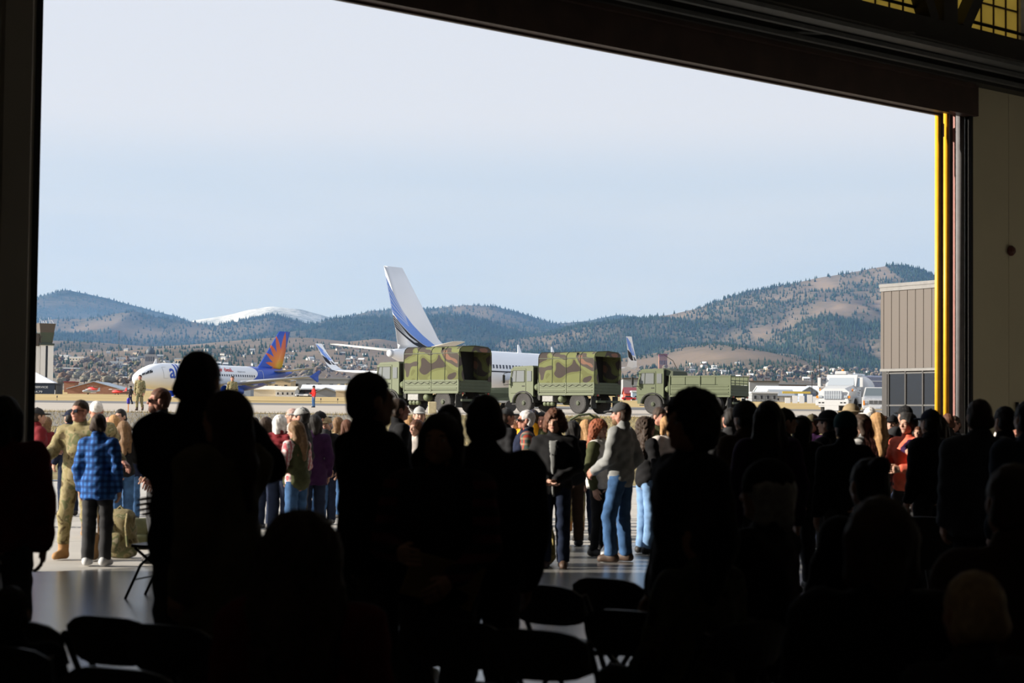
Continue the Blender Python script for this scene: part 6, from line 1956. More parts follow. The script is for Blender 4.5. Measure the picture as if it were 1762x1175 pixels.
# parked light aircraft by the brick building
def light_plane(label, px, py, d, rz, body, wing):
    p = at(px, py, d)
    r = empty('light_aircraft', (p.x, d, gz(d)), rz, label, 'airplane')
    MB().loft([[(.5 * a * math.cos(t), y, 1.3 + .6 * a * math.sin(t)) for t in np.linspace(0, 2 * math.pi, 12, endpoint=False)] for y, a in ((-4, .15), (-2, .5), (0, 1.1), (1.5, 1.1), (2.6, .7), (2.9, .2))]).build('fuselage', body, r, smooth=True)
    MB().box(-5.2, 5.2, -.4, 1.1, 2.1, 2.25).build('wing', wing, r)
    MB().prism([(-4.2, 1.4), (-2.9, 1.4), (-3.8, 2.9), (-4.3, 2.9)], 'x', -.06, .06).build('tail_fin', body, r)
    MB().box(-1.7, 1.7, -4.2, -3.4, 1.4, 1.5).build('stabiliser', wing, r)
    for q in (-1, 1): MB().lathe([(.1, -.08), (.28, -.08), (.28, .08), (.1, .08)], (q * 1.1, .6, .28), axis='x', n=12).build('wheel', M_TIRE, r)
    return r
light_plane('small white light aircraft with low grey body before the brick building', 154, 678, 770, 1.9, M_SILVER, M_WHITE)
light_plane('small red-nosed light aircraft parked right of the grey light aircraft', 203, 678, 775, 1.2, M_REDT, M_WHITE)
hp = at(160, 674, 790)
hl = empty('red_helicopter', (hp.x - .4, 790, gz(790) + .6), 1.0, 'small red and white helicopter parked before the brick building', 'helicopter')
MB().loft([[(.9 * a * math.cos(t), y, 1.7 + .9 * a * math.sin(t)) for t in np.linspace(0, 2 * math.pi, 12, endpoint=False)] for y, a in ((-4.5, .12), (-1.5, .3), (-.5, .9), (1, 1.0), (2, .7), (2.4, .1))]).build('fuselage', M_REDT, hl, smooth=True)
MB().lathe([(.1, 2.5), (.1, 3.0)], n=8).build('mast', M_SILVER, hl)
for a in (.3, .3 + math.pi): MB().bar((0, 0, 3.0), (4.2 * math.cos(a), 4.2 * math.sin(a), 2.95), .25, .04).build('rotor_blade', M_WHITE, hl)
for q in (-1, 1): MB().tube([(q * .9, -1.6, .1), (q * .9, 1.8, .1)], .06).build('skid', M_SILVER, hl)
# parked cars by hangars
def car(label, px, py, d, rz, m):
    p = at(px, py, d)
    r = empty('car', (p.x, d, gz(d)), rz, label, 'car')
    MB().loft([[(-2.2, -.85, .3), (2.2, -.85, .3), (2.2, .85, .3), (-2.2, .85, .3)], [(-2.25, -.87, .8), (2.2, -.87, .75), (2.2, .87, .75), (-2.25, .87, .8)], [(-2.1, -.8, .95), (2.0, -.8, .85), (2.0, .8, .85), (-2.1, .8, .95)]]).build('body', m, r)
    MB().loft([[(-1.5, -.75, .9), (1.1, -.75, .9), (1.1, .75, .9), (-1.5, .75, .9)], [(-1.0, -.62, 1.45), (.4, -.62, 1.45), (.4, .62, 1.45), (-1.0, .62, 1.45)]]).build('cabin', M_DGL, r)
    for x in (-1.35, 1.35):
        for q in (-1, 1): MB().lathe([(.15, -.1), (.32, -.1), (.32, .1), (.15, .1)], (x, q * .82, .32), axis='y', n=12).build('wheel', M_TIRE, r)
car('small white car parked before the dark open hangar', 519, 684, 660, .2, M_WHITE)
car('pale car parked behind the man in red', 531, 684, 655, 1.2, M_TW)
car('white van beside the red shed', 1098, 687, 600, .1, M_TW)
car('dark red car parked before the red shed', 1082, 687, 598, .1, M_REDT)
# airfield fence in the distance behind the right-hand grass
fp = empty('airfield_fence', at(1350, 688, 560), 0, 'low dark chain-link fence along the far edge of the right grass', 'fence')
for i in range(46): MB().box(-26 + i * 1.35, -25.93 + i * 1.35, 0, .07, -1.4, 1.2).build('post', M_FRM, fp)
for z in (-.6, .2, 1.1): MB().box(-26, 36, .02, .05, z, z + .05).build('rail', M_FRM, fp)

# ------------------------------------------------------------------ haze over the valley, thin blue air
hz_m = bpy.data.materials.new('valley_haze'); hz_m.use_nodes = True
hn, hl_ = hz_m.node_tree.nodes, hz_m.node_tree.links
hn.clear()
ho_ = hn.new('ShaderNodeOutputMaterial'); hv_ = hn.new('ShaderNodeVolumeScatter')
hv_.inputs['Color'].default_value = (.25, .50, 1.0, 1); hv_.inputs['Density'].default_value = HAZE = 6.2e-5
hv_.inputs['Anisotropy'].default_value = .35
hl_.new(hv_.outputs[0], ho_.inputs['Volume'])
hzo = MB().box(-14000, 14000, 1000, 17000, -60, 560).build('valley_haze', hz_m)
tag(hzo, 'thin blue haze lying over the valley and mountains', 'haze', kind='stuff')
# ------------------------------------------------------------------ cloth, skin, hair
SKIN = mat('skin', (.42, .235, .165), .55, var=.06, scale=20)
SKIN_R = mat('skin_ruddy', (.44, .20, .14), .55, var=.06, scale=20)
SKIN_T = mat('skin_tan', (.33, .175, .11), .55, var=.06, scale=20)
EYE_W = mat('eye_white', (.45, .42, .40), .3); EYE_D = mat('eye_brow_dark', (.03, .02, .015), .5); LIPS = mat('lips', (.30, .10, .085), .5)
GLASS_D = glass('sunglass_black', (.004, .004, .005), .1)
F = lambda n, c, v=.15, b=.0: mat('cloth_' + n, c, .9, var=v, scale=14, spec=.12)
C = {k: F(k, c) for k, c in dict(black=(.012, .012, .013), charcoal=(.03, .03, .032), navy=(.012, .016, .035), grey=(.23, .235, .23), ltgrey=(.36, .36, .35), white=(.62, .60, .56), offwhite=(.50, .45, .41),
     maroon=(.13, .014, .018), dkred=(.09, .01, .012), purple=(.028, .009, .038), coral=(.80, .165, .10), orange=(.80, .26, .02), yellow=(.70, .33, .02), blue=(.025, .09, .32), teal=(.01, .05, .055), olive=(.055, .06, .028), tanc=(.25, .19, .11), khaki=(.10, .085, .05),
     brown=(.05, .03, .02), pinkc=(.45, .16, .18), green=(.03, .06, .03), dkgrey=(.055, .058, .06), slate=(.05, .055, .065), blueg=(.022, .032, .05), red=(.62, .03, .025)).items()}
DEN = mat('denim_blue', (.045, .10, .21), .9, var=.35, scale=9, spec=.1); DEN_D = mat('denim_dark', (.014, .020, .040), .9, var=.25, scale=9, spec=.1); DEN_L = mat('denim_light', (.16, .27, .45), .9, var=.25, scale=9, spec=.1); DEN_G = mat('denim_grey', (.022, .022, .024), .9, var=.25, scale=9)
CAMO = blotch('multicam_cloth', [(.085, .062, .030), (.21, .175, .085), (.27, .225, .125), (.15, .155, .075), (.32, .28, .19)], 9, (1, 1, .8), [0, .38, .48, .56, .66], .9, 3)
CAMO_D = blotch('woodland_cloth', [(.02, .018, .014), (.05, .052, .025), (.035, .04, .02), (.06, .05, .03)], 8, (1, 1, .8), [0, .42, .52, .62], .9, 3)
PL_BLUE = plaid('blue_check', (.025, .075, .24), (.045, .16, .46), (.012, .03, .10), 105, 90, .1)
PL_PINK = plaid('pink_check', (.62, .52, .50), (.50, .10, .12), (.52, .22, .22), 120, 110, .45)
PL_RED = plaid('red_check', (.22, .03, .03), (.03, .03, .035), (.10, .02, .02), 110, 100, .3)
PL_BW = plaid('black_white_check', (.35, .34, .33), (.03, .03, .03), (.06, .06, .06), 90, 80, .1)
PL_MULTI = plaid('green_red_check', (.06, .09, .08), (.35, .06, .04), (.30, .22, .15), 100, 90, .4)
STRIPE = plaid('red_dark_stripe', (.02, .012, .014), (.02, .012, .014), (.13, .03, .035), 10, 75, .1)
SHOE_D = mat('shoe_dark', (.015, .013, .012), .6); SHOE_W = mat('shoe_white', (.50, .50, .50), .6); SHOE_B = mat('shoe_brown', (.055, .03, .018), .6); BOOT_T = mat('boot_tan_suede', (.30, .165, .065), .85)
HB_ = {k: mat('hair_' + k, c, .7, var=.3, scale=30, spec=.3) for k, c in dict(dark=(.010, .008, .007), brown=(.035, .020, .012), auburn=(.085, .032, .015), red=(.24, .07, .03), blond=(.34, .19, .08), dkblond=(.15, .085, .04), grey=(.32, .30, .28), white=(.66, .63, .60), pinkgrey=(.42, .28, .24), tan=(.36, .25, .14)).items()}

CAMERA_ = 180      # facing the camera
LIT, DIM = 'people standing in the sunlight at the hangar door', 'people in the dark foreground'
CROWD = 'crowd outside the hangar door'
def P_(*a, **k): return person(*a, **k)

# --- sunlit people at the door, left
P_('soldier in tan camouflage and sunglasses reaching out one arm, beside the blue-checked shirt', 138, 688, 153, 165, CAMO, CAMO, ('buzz', HB_['brown']), pose=('reach', 'out'), stance='wide', w=1.08, skin=SKIN_R, boots=True, shoes=BOOT_T, glasses=True, look=(-14, 0), group=LIT, hem=.80, vox=.016)
P_('youth in blue checked shirt and dark jeans seen from behind', 171, 712, 159, -8, PL_BLUE, DEN_G, ('short', HB_['brown']), pose=('down', 'down'), stance='stand', shoes=SHOE_W, group=LIT, hem=.77, vox=.016, w=.98)
P_('grey-haired soldier in camouflage seen from behind, beside the soldier with sunglasses', 166, 690, 128, 15, CAMO, CAMO, ('buzz', HB_['white']), pose=('hug', 'hug'), boots=True, shoes=BOOT_T, group=LIT, w=1.05, skin=SKIN_R)
P_('man in maroon jacket and dark cap next to the left door edge', 66, 700, 118, -60, C['maroon'], DEN, ('short', HB_['brown']), ('cap', C['charcoal']), pose=('down', 'hold'), group=CROWD, shoes=SHOE_B)
P_('blond child behind the maroon jacket', 78, 717, 104, 60, C['maroon'], DEN_D, ('bob', HB_['dkblond']), fem=True, group=CROWD)
P_('man in navy cap behind the outstretched camouflage arm', 120, 704, 106, 40, C['navy'], DEN_D, ('short', HB_['dark']), ('cap', C['navy']), group=CROWD)
P_('dark-haired man half hidden behind blond women at left', 207, 704, 106, 160, C['charcoal'], DEN_D, ('short', HB_['dark']), group=CROWD)
P_('blond woman with loose hair left of the dark-haired man', 196, 714, 108, 30, C['khaki'], DEN, ('bob', HB_['blond']), fem=True, group=CROWD)
bag_p = P_('brown-haired woman in dark coat and blue jeans holding an orange bag', 213, 724, 122, 20, C['black'], DEN, ('long', HB_['dkblond']), fem=True, pose=('hold', 'down'), group=CROWD)
P_('child in pale grey knit hat and navy coat', 228, 742, 110, 170, C['navy'], DEN, ('bob', HB_['brown']), ('beanie', C['ltgrey']), fem=True, group=CROWD)
P_('pink-scalped man with fair hair behind the blond women', 187, 716, 100, 20, C['tanc'], DEN_D, ('bald', HB_['tan']), group=CROWD, skin=SKIN_R)
P_('bearded man in black sunglasses facing left beside the tall silhouette', 274, 668, 156, 105, C['charcoal'], DEN_G, ('short', HB_['auburn']), glasses=True, beard=HB_['auburn'], skin=SKIN_R, group=LIT)

# --- far people on the taxiway
def far(label, px, yt, yb, yaw, **k):
    s = (yb - yt) / 1.80; d = FPX / s
    return person(label, px, yt, s, yaw, ground=gz(d) + .03, group='people walking on the taxiway', **k)
far('soldier in camouflage walking on the taxiway below the airliner nose', 241, 645, 708, 175, top=CAMO, legs=CAMO, hair=('buzz', HB_['brown']), stance='step', boots=True, shoes=SHOE_B, vox=.024, skin=SKIN_R, hem=.80)
far('soldier in camouflage on the taxiway below the airliner wing', 400, 647, 710, 185, top=CAMO, legs=CAMO, hair=('buzz', HB_['brown']), stance='step', boots=True, shoes=SHOE_B, vox=.024, skin=SKIN_R, hem=.80)
far('man in red shirt and jeans with black cap on the taxiway', 540, 663, 702, 120, top=C['red'], legs=DEN, hair=('short', HB_['dark']), hat=('cap', C['black']), pose=('hold', 'down'), vox=.024)
far('person in black with backpack and jeans far out left of the walking soldier', 225, 664, 697, 130, top=C['black'], legs=DEN_D, hair=('short', HB_['dark']), hat=('beanie', C['black']), stance='step', vox=.024)

# --- sunlit group, centre left
P_('short-haired person in black jacket seen from behind near the left couple', 437, 718, 112, 20, C['black'], DEN_D, ('short', HB_['brown']), group=CROWD)
P_('woman in dark red cap and black coat with fur hood', 460, 716, 118, -30, C['black'], DEN_D, ('bob', HB_['brown']), ('cap', C['dkred']), fem=True, scarf=C['tanc'], group=CROWD)
P_('white-haired woman in maroon quilted jacket', 483, 714, 127, -25, C['maroon'], DEN_D, ('bob', HB_['white']), fem=True, puff=.03, pose=('hold', 'hold'), inf=.04, group=LIT)
P_('long-haired woman in olive quilted vest with pink checked sleeves and jeans', 512, 723, 140, 55, PL_PINK, DEN, ('long', HB_['dkblond']), fem=True, vest=C['olive'], pose=('hold', 'hold'), look=(10, 14), group=LIT, vox=.016, hem=.80)
P_('man in pale grey cap facing left behind the long-haired woman', 518, 699, 134, 75, C['charcoal'], DEN_G, ('short', HB_['dark']), ('cap', C['ltgrey']), group=CROWD, skin=SKIN_R)
P_('pink-haired older person left of the pale grey cap', 502, 703, 105, 90, C['offwhite'], DEN, ('short', HB_['pinkgrey']), group=CROWD)
P_('man in black cap behind the purple jacket', 552, 706, 112, -60, C['charcoal'], DEN, ('short', HB_['dark']), ('cap', C['black']), group=CROWD)
P_('smiling person in tan cap right of the purple jacket', 562, 716, 112, 165, C['black'], DEN_D, ('short', HB_['grey']), ('cap', C['tanc']), group=CROWD)
P_('dark-haired person in purple jacket behind the olive vest', 541, 714, 125, 20, C['purple'], DEN_D, ('bob', HB_['dark']), fem=True, group=CROWD, hem=.74)
P_('fair-haired woman left of the tall capped silhouette', 583, 718, 104, -20, C['tanc'], DEN, ('bob', HB_['dkblond']), fem=True, group=CROWD)
P_('brown-haired woman leaning beside the tan cap', 596, 722, 106, 30, C['brown'], DEN, ('long', HB_['auburn']), fem=True, group=CROWD)
P_('brown-haired man in profile with lit ear right of the tall silhouette', 688, 686, 146, -75, C['black'], DEN_G, ('short', HB_['brown']), group=LIT, skin=SKIN_R)
P_('man in grey and white cap with blue hooded top', 722, 698, 116, 190, C['blue'], DEN_D, ('short', HB_['brown']), ('cap', C['ltgrey']), group=CROWD)
P_('woman in pale fleece with brown hair below the grey and white cap', 716, 722, 126, 140, C['offwhite'], DEN_D, ('long', HB_['auburn']), fem=True, group=CROWD)
P_('person in bright blue jacket left of the grey and white cap', 703, 716, 112, 30, C['blue'], DEN, ('bob', HB_['blond']), fem=True, group=CROWD)

# --- centre right
P_('man in grey cap turned right beside the dark silhouettes', 873, 700, 122, -70, C['black'], DEN_D, ('short', HB_['brown']), ('cap', C['dkgrey']), group=CROWD, skin=SKIN_R)
P_('white-haired man in sunglasses, navy vest and checked sleeves', 905, 706, 136, 95, PL_MULTI, DEN_D, ('short', HB_['white']), vest=C['navy'], glasses=True, group=LIT, skin=SKIN_R)
P_('man in navy cap and yellow jacket behind the white-haired man', 917, 703, 112, 20, C['yellow'], DEN_D, ('short', HB_['brown']), ('cap', C['navy']), group=CROWD)
P_('young dark-haired man in olive jacket behind the curly-haired woman', 932, 709, 112, 175, C['olive'], DEN_D, ('short', HB_['dark']), group=CROWD, skin=SKIN_R)
P_('yellow-jacketed person with dark hair left of the white-haired man', 889, 714, 108, 120, C['yellow'], DEN_D, ('short', HB_['brown']), group=CROWD)
P_('woman with curly brown hair, open black jacket and hands clasped', 955, 704, 157, 172, C['black'], DEN_D, ('curly', HB_['auburn']), fem=True, pose=('clasp', 'clasp'), look=(-6, 4), shoes=SHOE_B, group=LIT, vox=.016, w=1.08, hem=.80, shirt=C['grey'])
P_('soldier in patrol cap behind the curly-haired woman', 990, 727, 118, 165, CAMO, CAMO, ('buzz', HB_['brown']), ('patrol', CAMO), pose=('down', 'up'), boots=True, shoes=BOOT_T, group=CROWD)
P_('person in dark brown trousers close behind the curly-haired woman', 985, 724, 133, 20, C['black'], C['brown'], ('bob', HB_['dark']), fem=True, group=LIT)
P_('blond woman in black puffer jacket and ankle boots', 1008, 722, 128, 15, C['black'], DEN_D, ('long', HB_['blond']), fem=True, puff=.03, inf=.04, group=CROWD, tight=True)
P_('red-haired woman in white vest and black leggings', 1032, 722, 143, -120, C['olive'], C['black'], ('curlylong', HB_['red']), fem=True, vest=C['white'], tight=True, group=LIT, vox=.018, look=(-15, 0))
P_('man in grey pullover, blue jeans and dark cap facing left', 1070, 690, 149, 62, C['grey'], DEN, ('short', HB_['brown']), ('cap', C['dkgrey']), pose=('pocket', 'lap'), w=1.12, skin=SKIN_R, beard=HB_['dkblond'], shoes=SHOE_B, group=LIT, vox=.016, stance='relax', look=(8, 4), hem=.82)
P_('woman with dark curly hair and pale jeans facing right', 1113, 718, 140, -70, C['black'], DEN_L, ('curlylong', HB_['brown']), fem=True, group=LIT, pose=('hold', 'hold'))
P_('short-haired man looking down between the curly-haired woman and blond woman', 1133, 700, 122, -160, C['olive'], DEN_D, ('short', HB_['brown']), group=CROWD, look=(15, 12), skin=SKIN_R)
P_('blond woman in white sweater beside the large dark silhouette', 1147, 716, 130, 30, C['offwhite'], DEN, ('bob', HB_['blond']), fem=True, group=CROWD)
P_('pale-faced man in sunglasses against the large dark silhouette', 1151, 699, 108, 175, C['charcoal'], DEN_D, ('short', HB_['brown']), glasses=True, group=CROWD)
P_('person with tan knit hat right of the large dark silhouette', 1243, 712, 112, 60, C['charcoal'], DEN_D, ('short', HB_['brown']), ('beanie', C['tanc']), group=CROWD)

# --- right-hand crowd
P_('dark-suited man with white collar, ear lit, right of the large silhouette', 1256, 702, 150, 20, C['charcoal'], DEN_G, ('short', HB_['dark']), group=CROWD, skin=SKIN_R)
P_('man in dark knit hat with heavy coat, right of the white collar', 1281, 690, 200, 30, C['brown'], DEN_G, ('short', HB_['dark']), ('beanie', C['charcoal']), group=DIM, w=1.1)
P_('long dark-haired woman in plum sweater seen from behind', 1322, 690, 235, 5, C['purple'], DEN_G, ('long', HB_['dark']), fem=True, group=DIM)
P_('person in dark cap and coat right of the plum sweater', 1352, 700, 180, -80, C['charcoal'], DEN_G, ('short', HB_['dark']), ('cap', C['charcoal']), group=DIM)
P_('person in brown camouflage cap with lit chin and plum coat', 1397, 711, 132, 150, C['purple'], DEN_D, ('bob', HB_['brown']), ('cap', C['khaki']), fem=True, group=CROWD)
P_('hooded person in black coat between the plum sweater and the upturned brim', 1378, 716, 176, 25, C['black'], DEN_G, ('bob', HB_['dark']), fem=True, w=1.1, inf=.04, group=DIM)
P_('person in dark hat with upturned brim beside the teal hat', 1424, 706, 160, 60, C['black'], DEN_G, ('short', HB_['dark']), ('wide', C['black']), group=DIM)
teal_p = P_('person in dark teal knit hat and black coat', 1454, 708, 205, 15, C['black'], DEN_G, ('short', HB_['dark']), ('beanie', C['teal']), pose=('back', 'down'), group=DIM, w=1.08)
P_('person in tan brimmed hat behind the teal knit hat', 1463, 695, 122, 40, C['tanc'], DEN_D, ('short', HB_['tan']), ('wide', C['tanc']), group=CROWD)
P_('dark-haired woman looking down in black and white checked jacket', 1487, 712, 150, 60, PL_BW, DEN_D, ('bob', HB_['brown']), fem=True, look=(10, 18), group=CROWD)
P_('person in white cap below the pickup truck', 1496, 699, 108, 20, C['ltgrey'], DEN_D, ('short', HB_['grey']), ('cap', C['white']), group=CROWD)
P_('woman with long light brown hair and red checked shirt', 1509, 710, 138, 15, PL_RED, DEN_D, ('long', HB_['blond']), fem=True, group=CROWD)
P_('small-faced woman between the long-haired woman and black cap', 1521, 716, 112, 160, C['charcoal'], DEN_D, ('bob', HB_['auburn']), fem=True, group=CROWD)
P_('man in black cap with white front below the brown building', 1536, 713, 116, 150, C['black'], DEN_D, ('short', HB_['dark']), ('cap', C['black']), group=CROWD)
P_('man in black cap behind the coral sweater', 1557, 696, 128, 20, C['charcoal'], DEN_D, ('short', HB_['dark']), ('cap', C['black']), group=CROWD)
P_('dark-haired woman with glasses in coral sweater carrying a child', 1562, 711, 150, 130, C['coral'], DEN_G, ('bob', HB_['dark']), fem=True, pose=('hold', 'hold'), group=LIT, vox=.016)
P_('man in navy cap right of the coral sweater', 1600, 702, 178, 30, C['black'], DEN_G, ('short', HB_['dark']), ('cap', C['navy']), group=DIM)
P_('long brown-haired person in black right of the navy cap', 1612, 714, 170, 10, C['black'], DEN_G, ('long', HB_['brown']), fem=True, group=DIM)
P_('brown-haired person at the foot of the yellow pipes', 1630, 712, 118, 20, C['charcoal'], DEN_D, ('short', HB_['auburn']), group=CROWD)
P_('ruddy-faced person beside the grey column', 1642, 716, 112, 150, C['black'], DEN_D, ('short', HB_['brown']), group=CROWD, skin=SKIN_R)
P_('man in dark grey jacket and dark trousers walking away by the grey column', 1684, 688, 236, 8, C['slate'], C['black'], ('short', HB_['brown']), w=1.12, inf=.035, stance='step', group=DIM, hem=.78, skin=SKIN_T)
P_('dark-haired man behind the dark grey jacket', 1727, 700, 190, 30, C['black'], DEN_G, ('short', HB_['dark']), group=DIM)
P_('person with white hair near the electrical cabinet', 1737, 707, 112, 20, C['offwhite'], DEN_D, ('short', HB_['white']), group=CROWD)
P_('ruddy-faced person beside the white hair', 1748, 722, 118, 170, C['charcoal'], DEN_D, ('short', HB_['brown']), group=CROWD, skin=SKIN_R)
P_('man in navy jacket at the right edge of the picture', 1768, 690, 255, 20, C['blueg'], DEN_G, ('short', HB_['dark']), w=1.1, inf=.035, group=DIM, skin=SKIN_T)
# child carried by the coral sweater
cl = person('toddler in purple and teal jacket held by the coral-sweater woman', 1580, 734, 153, 150, C['purple'], C['teal'], ('short', HB_['auburn']), pose=('hug', 'hug'), ground=.66, group=LIT, w=1.05, stance='stand')

# --- dark silhouettes in the foreground
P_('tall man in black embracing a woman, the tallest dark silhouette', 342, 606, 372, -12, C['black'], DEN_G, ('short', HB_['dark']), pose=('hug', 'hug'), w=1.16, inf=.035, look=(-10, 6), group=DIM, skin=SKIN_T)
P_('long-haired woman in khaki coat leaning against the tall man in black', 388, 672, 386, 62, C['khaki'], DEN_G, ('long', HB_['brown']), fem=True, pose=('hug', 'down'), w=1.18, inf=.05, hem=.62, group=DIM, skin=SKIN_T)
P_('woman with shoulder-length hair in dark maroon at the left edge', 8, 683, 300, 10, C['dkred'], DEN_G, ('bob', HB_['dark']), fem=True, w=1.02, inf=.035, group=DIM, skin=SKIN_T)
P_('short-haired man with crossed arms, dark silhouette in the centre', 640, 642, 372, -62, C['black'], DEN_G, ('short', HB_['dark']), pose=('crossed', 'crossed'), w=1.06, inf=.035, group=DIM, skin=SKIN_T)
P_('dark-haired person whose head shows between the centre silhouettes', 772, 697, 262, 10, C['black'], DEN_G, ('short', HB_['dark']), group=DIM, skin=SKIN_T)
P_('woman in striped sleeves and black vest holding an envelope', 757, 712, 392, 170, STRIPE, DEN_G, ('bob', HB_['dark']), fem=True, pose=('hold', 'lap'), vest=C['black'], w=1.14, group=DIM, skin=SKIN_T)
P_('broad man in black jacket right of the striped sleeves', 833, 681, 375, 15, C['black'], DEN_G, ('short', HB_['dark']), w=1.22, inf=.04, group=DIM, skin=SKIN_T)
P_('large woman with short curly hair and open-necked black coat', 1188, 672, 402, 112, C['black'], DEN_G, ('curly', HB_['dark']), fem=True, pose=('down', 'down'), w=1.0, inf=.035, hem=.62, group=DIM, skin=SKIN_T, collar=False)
# seated people
SEAT = 'seated people in the dark foreground'
P_('seated woman with thick curly brown hair in the near centre-left', 520, 884, 560, -8, C['dkred'], DEN_G, ('curlylong', HB_['brown']), fem=True, stance='sit', pose=('lap', 'lap'), w=1.15, group=SEAT, skin=SKIN_T)
P_('seated person with grey curls under a black cap', 1318, 792, 375, 60, C['black'], DEN_G, ('bob', HB_['grey']), ('beanie', C['black']), stance='sit', pose=('lap', 'lap'), w=1.2, group=SEAT, skin=SKIN_T)
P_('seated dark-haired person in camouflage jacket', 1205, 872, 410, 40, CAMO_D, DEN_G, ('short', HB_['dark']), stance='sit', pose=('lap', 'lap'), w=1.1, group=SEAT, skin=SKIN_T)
P_('seated person with hair bun behind the brown-haired seated woman', 1494, 790, 340, 20, C['black'], DEN_G, ('bun', HB_['dark']), fem=True, stance='sit', pose=('lap', 'lap'), group=SEAT, skin=SKIN_T)
P_('seated brown-haired woman near the lower right', 1512, 858, 560, 10, C['black'], DEN_G, ('bob', HB_['brown']), fem=True, stance='sit', pose=('lap', 'lap'), w=1.15, group=SEAT, skin=SKIN_T)
P_('seated brown-haired person at the right edge', 1742, 800, 480, 10, C['brown'], DEN_G, ('short', HB_['brown']), stance='sit', pose=('lap', 'lap'), w=1.15, group=SEAT, skin=SKIN_T)
P_('seated sandy-haired child in the lower right corner', 1672, 985, 620, 20, C['charcoal'], DEN_G, ('short', HB_['tan']), stance='sit', pose=('lap', 'lap'), group=SEAT, skin=SKIN_T)
P_('seated dark-haired person at the lower left edge', 20, 1010, 470, 0, C['black'], DEN_G, ('short', HB_['dark']), stance='sit', pose=('lap', 'lap'), w=1.2, group=SEAT, skin=SKIN_T)

# ------------------------------------------------------------------ folding chairs
M_CHF = mat('chair_steel_black', (.012, .012, .012), .4, metal=.2); M_CHP = mat('chair_plastic_black', (.010, .010, .010), .5)
def chair_proto():
    """occupant faces +y, origin on the floor"""
    c = empty('folding_chair', (0, 0, 0), 0)
    rings = []
    for y, z in ((-.20, .46), (-.10, .445), (.12, .45), (.20, .455)):
        rings.append([(-.20, y, z), (.20, y, z), (.20, y, z + .025), (-.20, y, z + .025)])
    MB().loft(rings).build('seat', M_CHP, c)
    b = MB()
    nx = 9
    cols = []
    for i in range(nx):
        u = -1 + 2 * i / (nx - 1)
        x = .225 * u; cv = .035 * (1 - u * u)
        zt = .80 - .05 * u ** 4; zb = .60 + .03 * (1 - abs(u)) * 0 + .035 * u ** 4
        y = -.25 - cv
        cols.append([(x, y, zb), (x, y - .03, (zb + zt) / 2 - .0), (x, y - .045, zt), (x, y - .065, zt), (x, y - .05, (zb + zt) / 2), (x, y - .02, zb)])
    b.loft(cols); b.build('backrest', M_CHP, c, smooth=False)
    for q in (-1, 1):
        MB().tube([(q * .215, .24, 0), (q * .215, .10, .30), (q * .215, -.12, .50), (q * .215, -.28, .76)], .013, 8).build('leg', M_CHF, c)
        MB().tube([(q * .19, -.26, 0), (q * .19, -.05, .28), (q * .19, .17, .45)], .013, 8).build('leg', M_CHF, c)
    MB().tube([(-.215, .16, .17), (.215, .16, .17)], .009, 6).build('crossbar', M_CHF, c)
    MB().tube([(-.19, -.2, .08), (.19, -.2, .08)], .009, 6).build('crossbar', M_CHF, c)
    return c
ch0 = chair_proto()
first = True
# (x, y of the backrest top, chair yaw, label)
CH = [(196, 1056, -30, 'black folding chair with curved back in the lower left'), (945, 1003, -38, 'black folding chair left of the pair in the middle floor gap'), (1052, 992, -38, 'black folding chair right of the pair in the middle floor gap'),
      (925, 1078, -25, 'black folding chair in the near centre, below the pair'), (1090, 1046, -30, 'black folding chair in the near centre, below the right of the pair'), (215, 1142, -25, 'black folding chair cut by the lower left frame edge'),
      (1215, 1042, -25, 'black folding chair behind the seated camouflage jacket'), (300, 1070, -30, 'black folding chair right of the lower left chair'), (790, 1062, -28, 'black folding chair below the striped-sleeve woman'), (35, 1062, -25, 'black folding chair at the lower left edge')]
for px, py, yaw, lab in CH:
    s = (py - 725 - ROLL * (px - CX)) / (1.6 - .80); d = FPX / s
    q = at(px, py, d)
    o = ch0 if first else copy_tree(ch0)
    first = False
    # backrest sits .27 behind the origin
    a = math.radians(yaw)
    o.location = (q.x - math.sin(a) * .28, q.y + math.cos(a) * .28, 0); o.rotation_euler = (0, 0, a)
    tag(o, lab, 'chair', 'black folding chairs')
q = at(276, 1020, FPX / 192); o = copy_tree(ch0); o.location = (q.x, q.y, 0); o.rotation_euler = (0, 0, 1.35)
tag(o, 'black folding chair beyond the embracing couple, legs on the bright floor', 'chair', 'black folding chairs')
for px, py, d, yaw, lab in ((520, 0, FPX / 560, -8, 'black folding chair under the curly-haired seated woman'), (1318, 0, FPX / 375, 60, 'black folding chair under the person with grey curls'), (1205, 0, FPX / 410, 40, 'black folding chair under the seated camouflage jacket'),
                       (1494, 0, FPX / 340, 20, 'black folding chair under the person with hair bun'), (1512, 0, FPX / 560, 10, 'black folding chair under the brown-haired seated woman'), (1742, 0, FPX / 480, 10, 'black folding chair under the person at the right edge'),
                       (1672, 0, FPX / 620, 20, 'black folding chair under the sandy-haired child'), (20, 0, FPX / 470, 0, 'black folding chair under the seated person at the lower left edge')):
    q = at(px, 900, d); o = copy_tree(ch0); a = math.radians(yaw)
    o.location = (q.x - math.sin(a) * .03, d + math.cos(a) * .03, 0); o.rotation_euler = (0, 0, a)
    tag(o, lab, 'chair', 'black folding chairs')

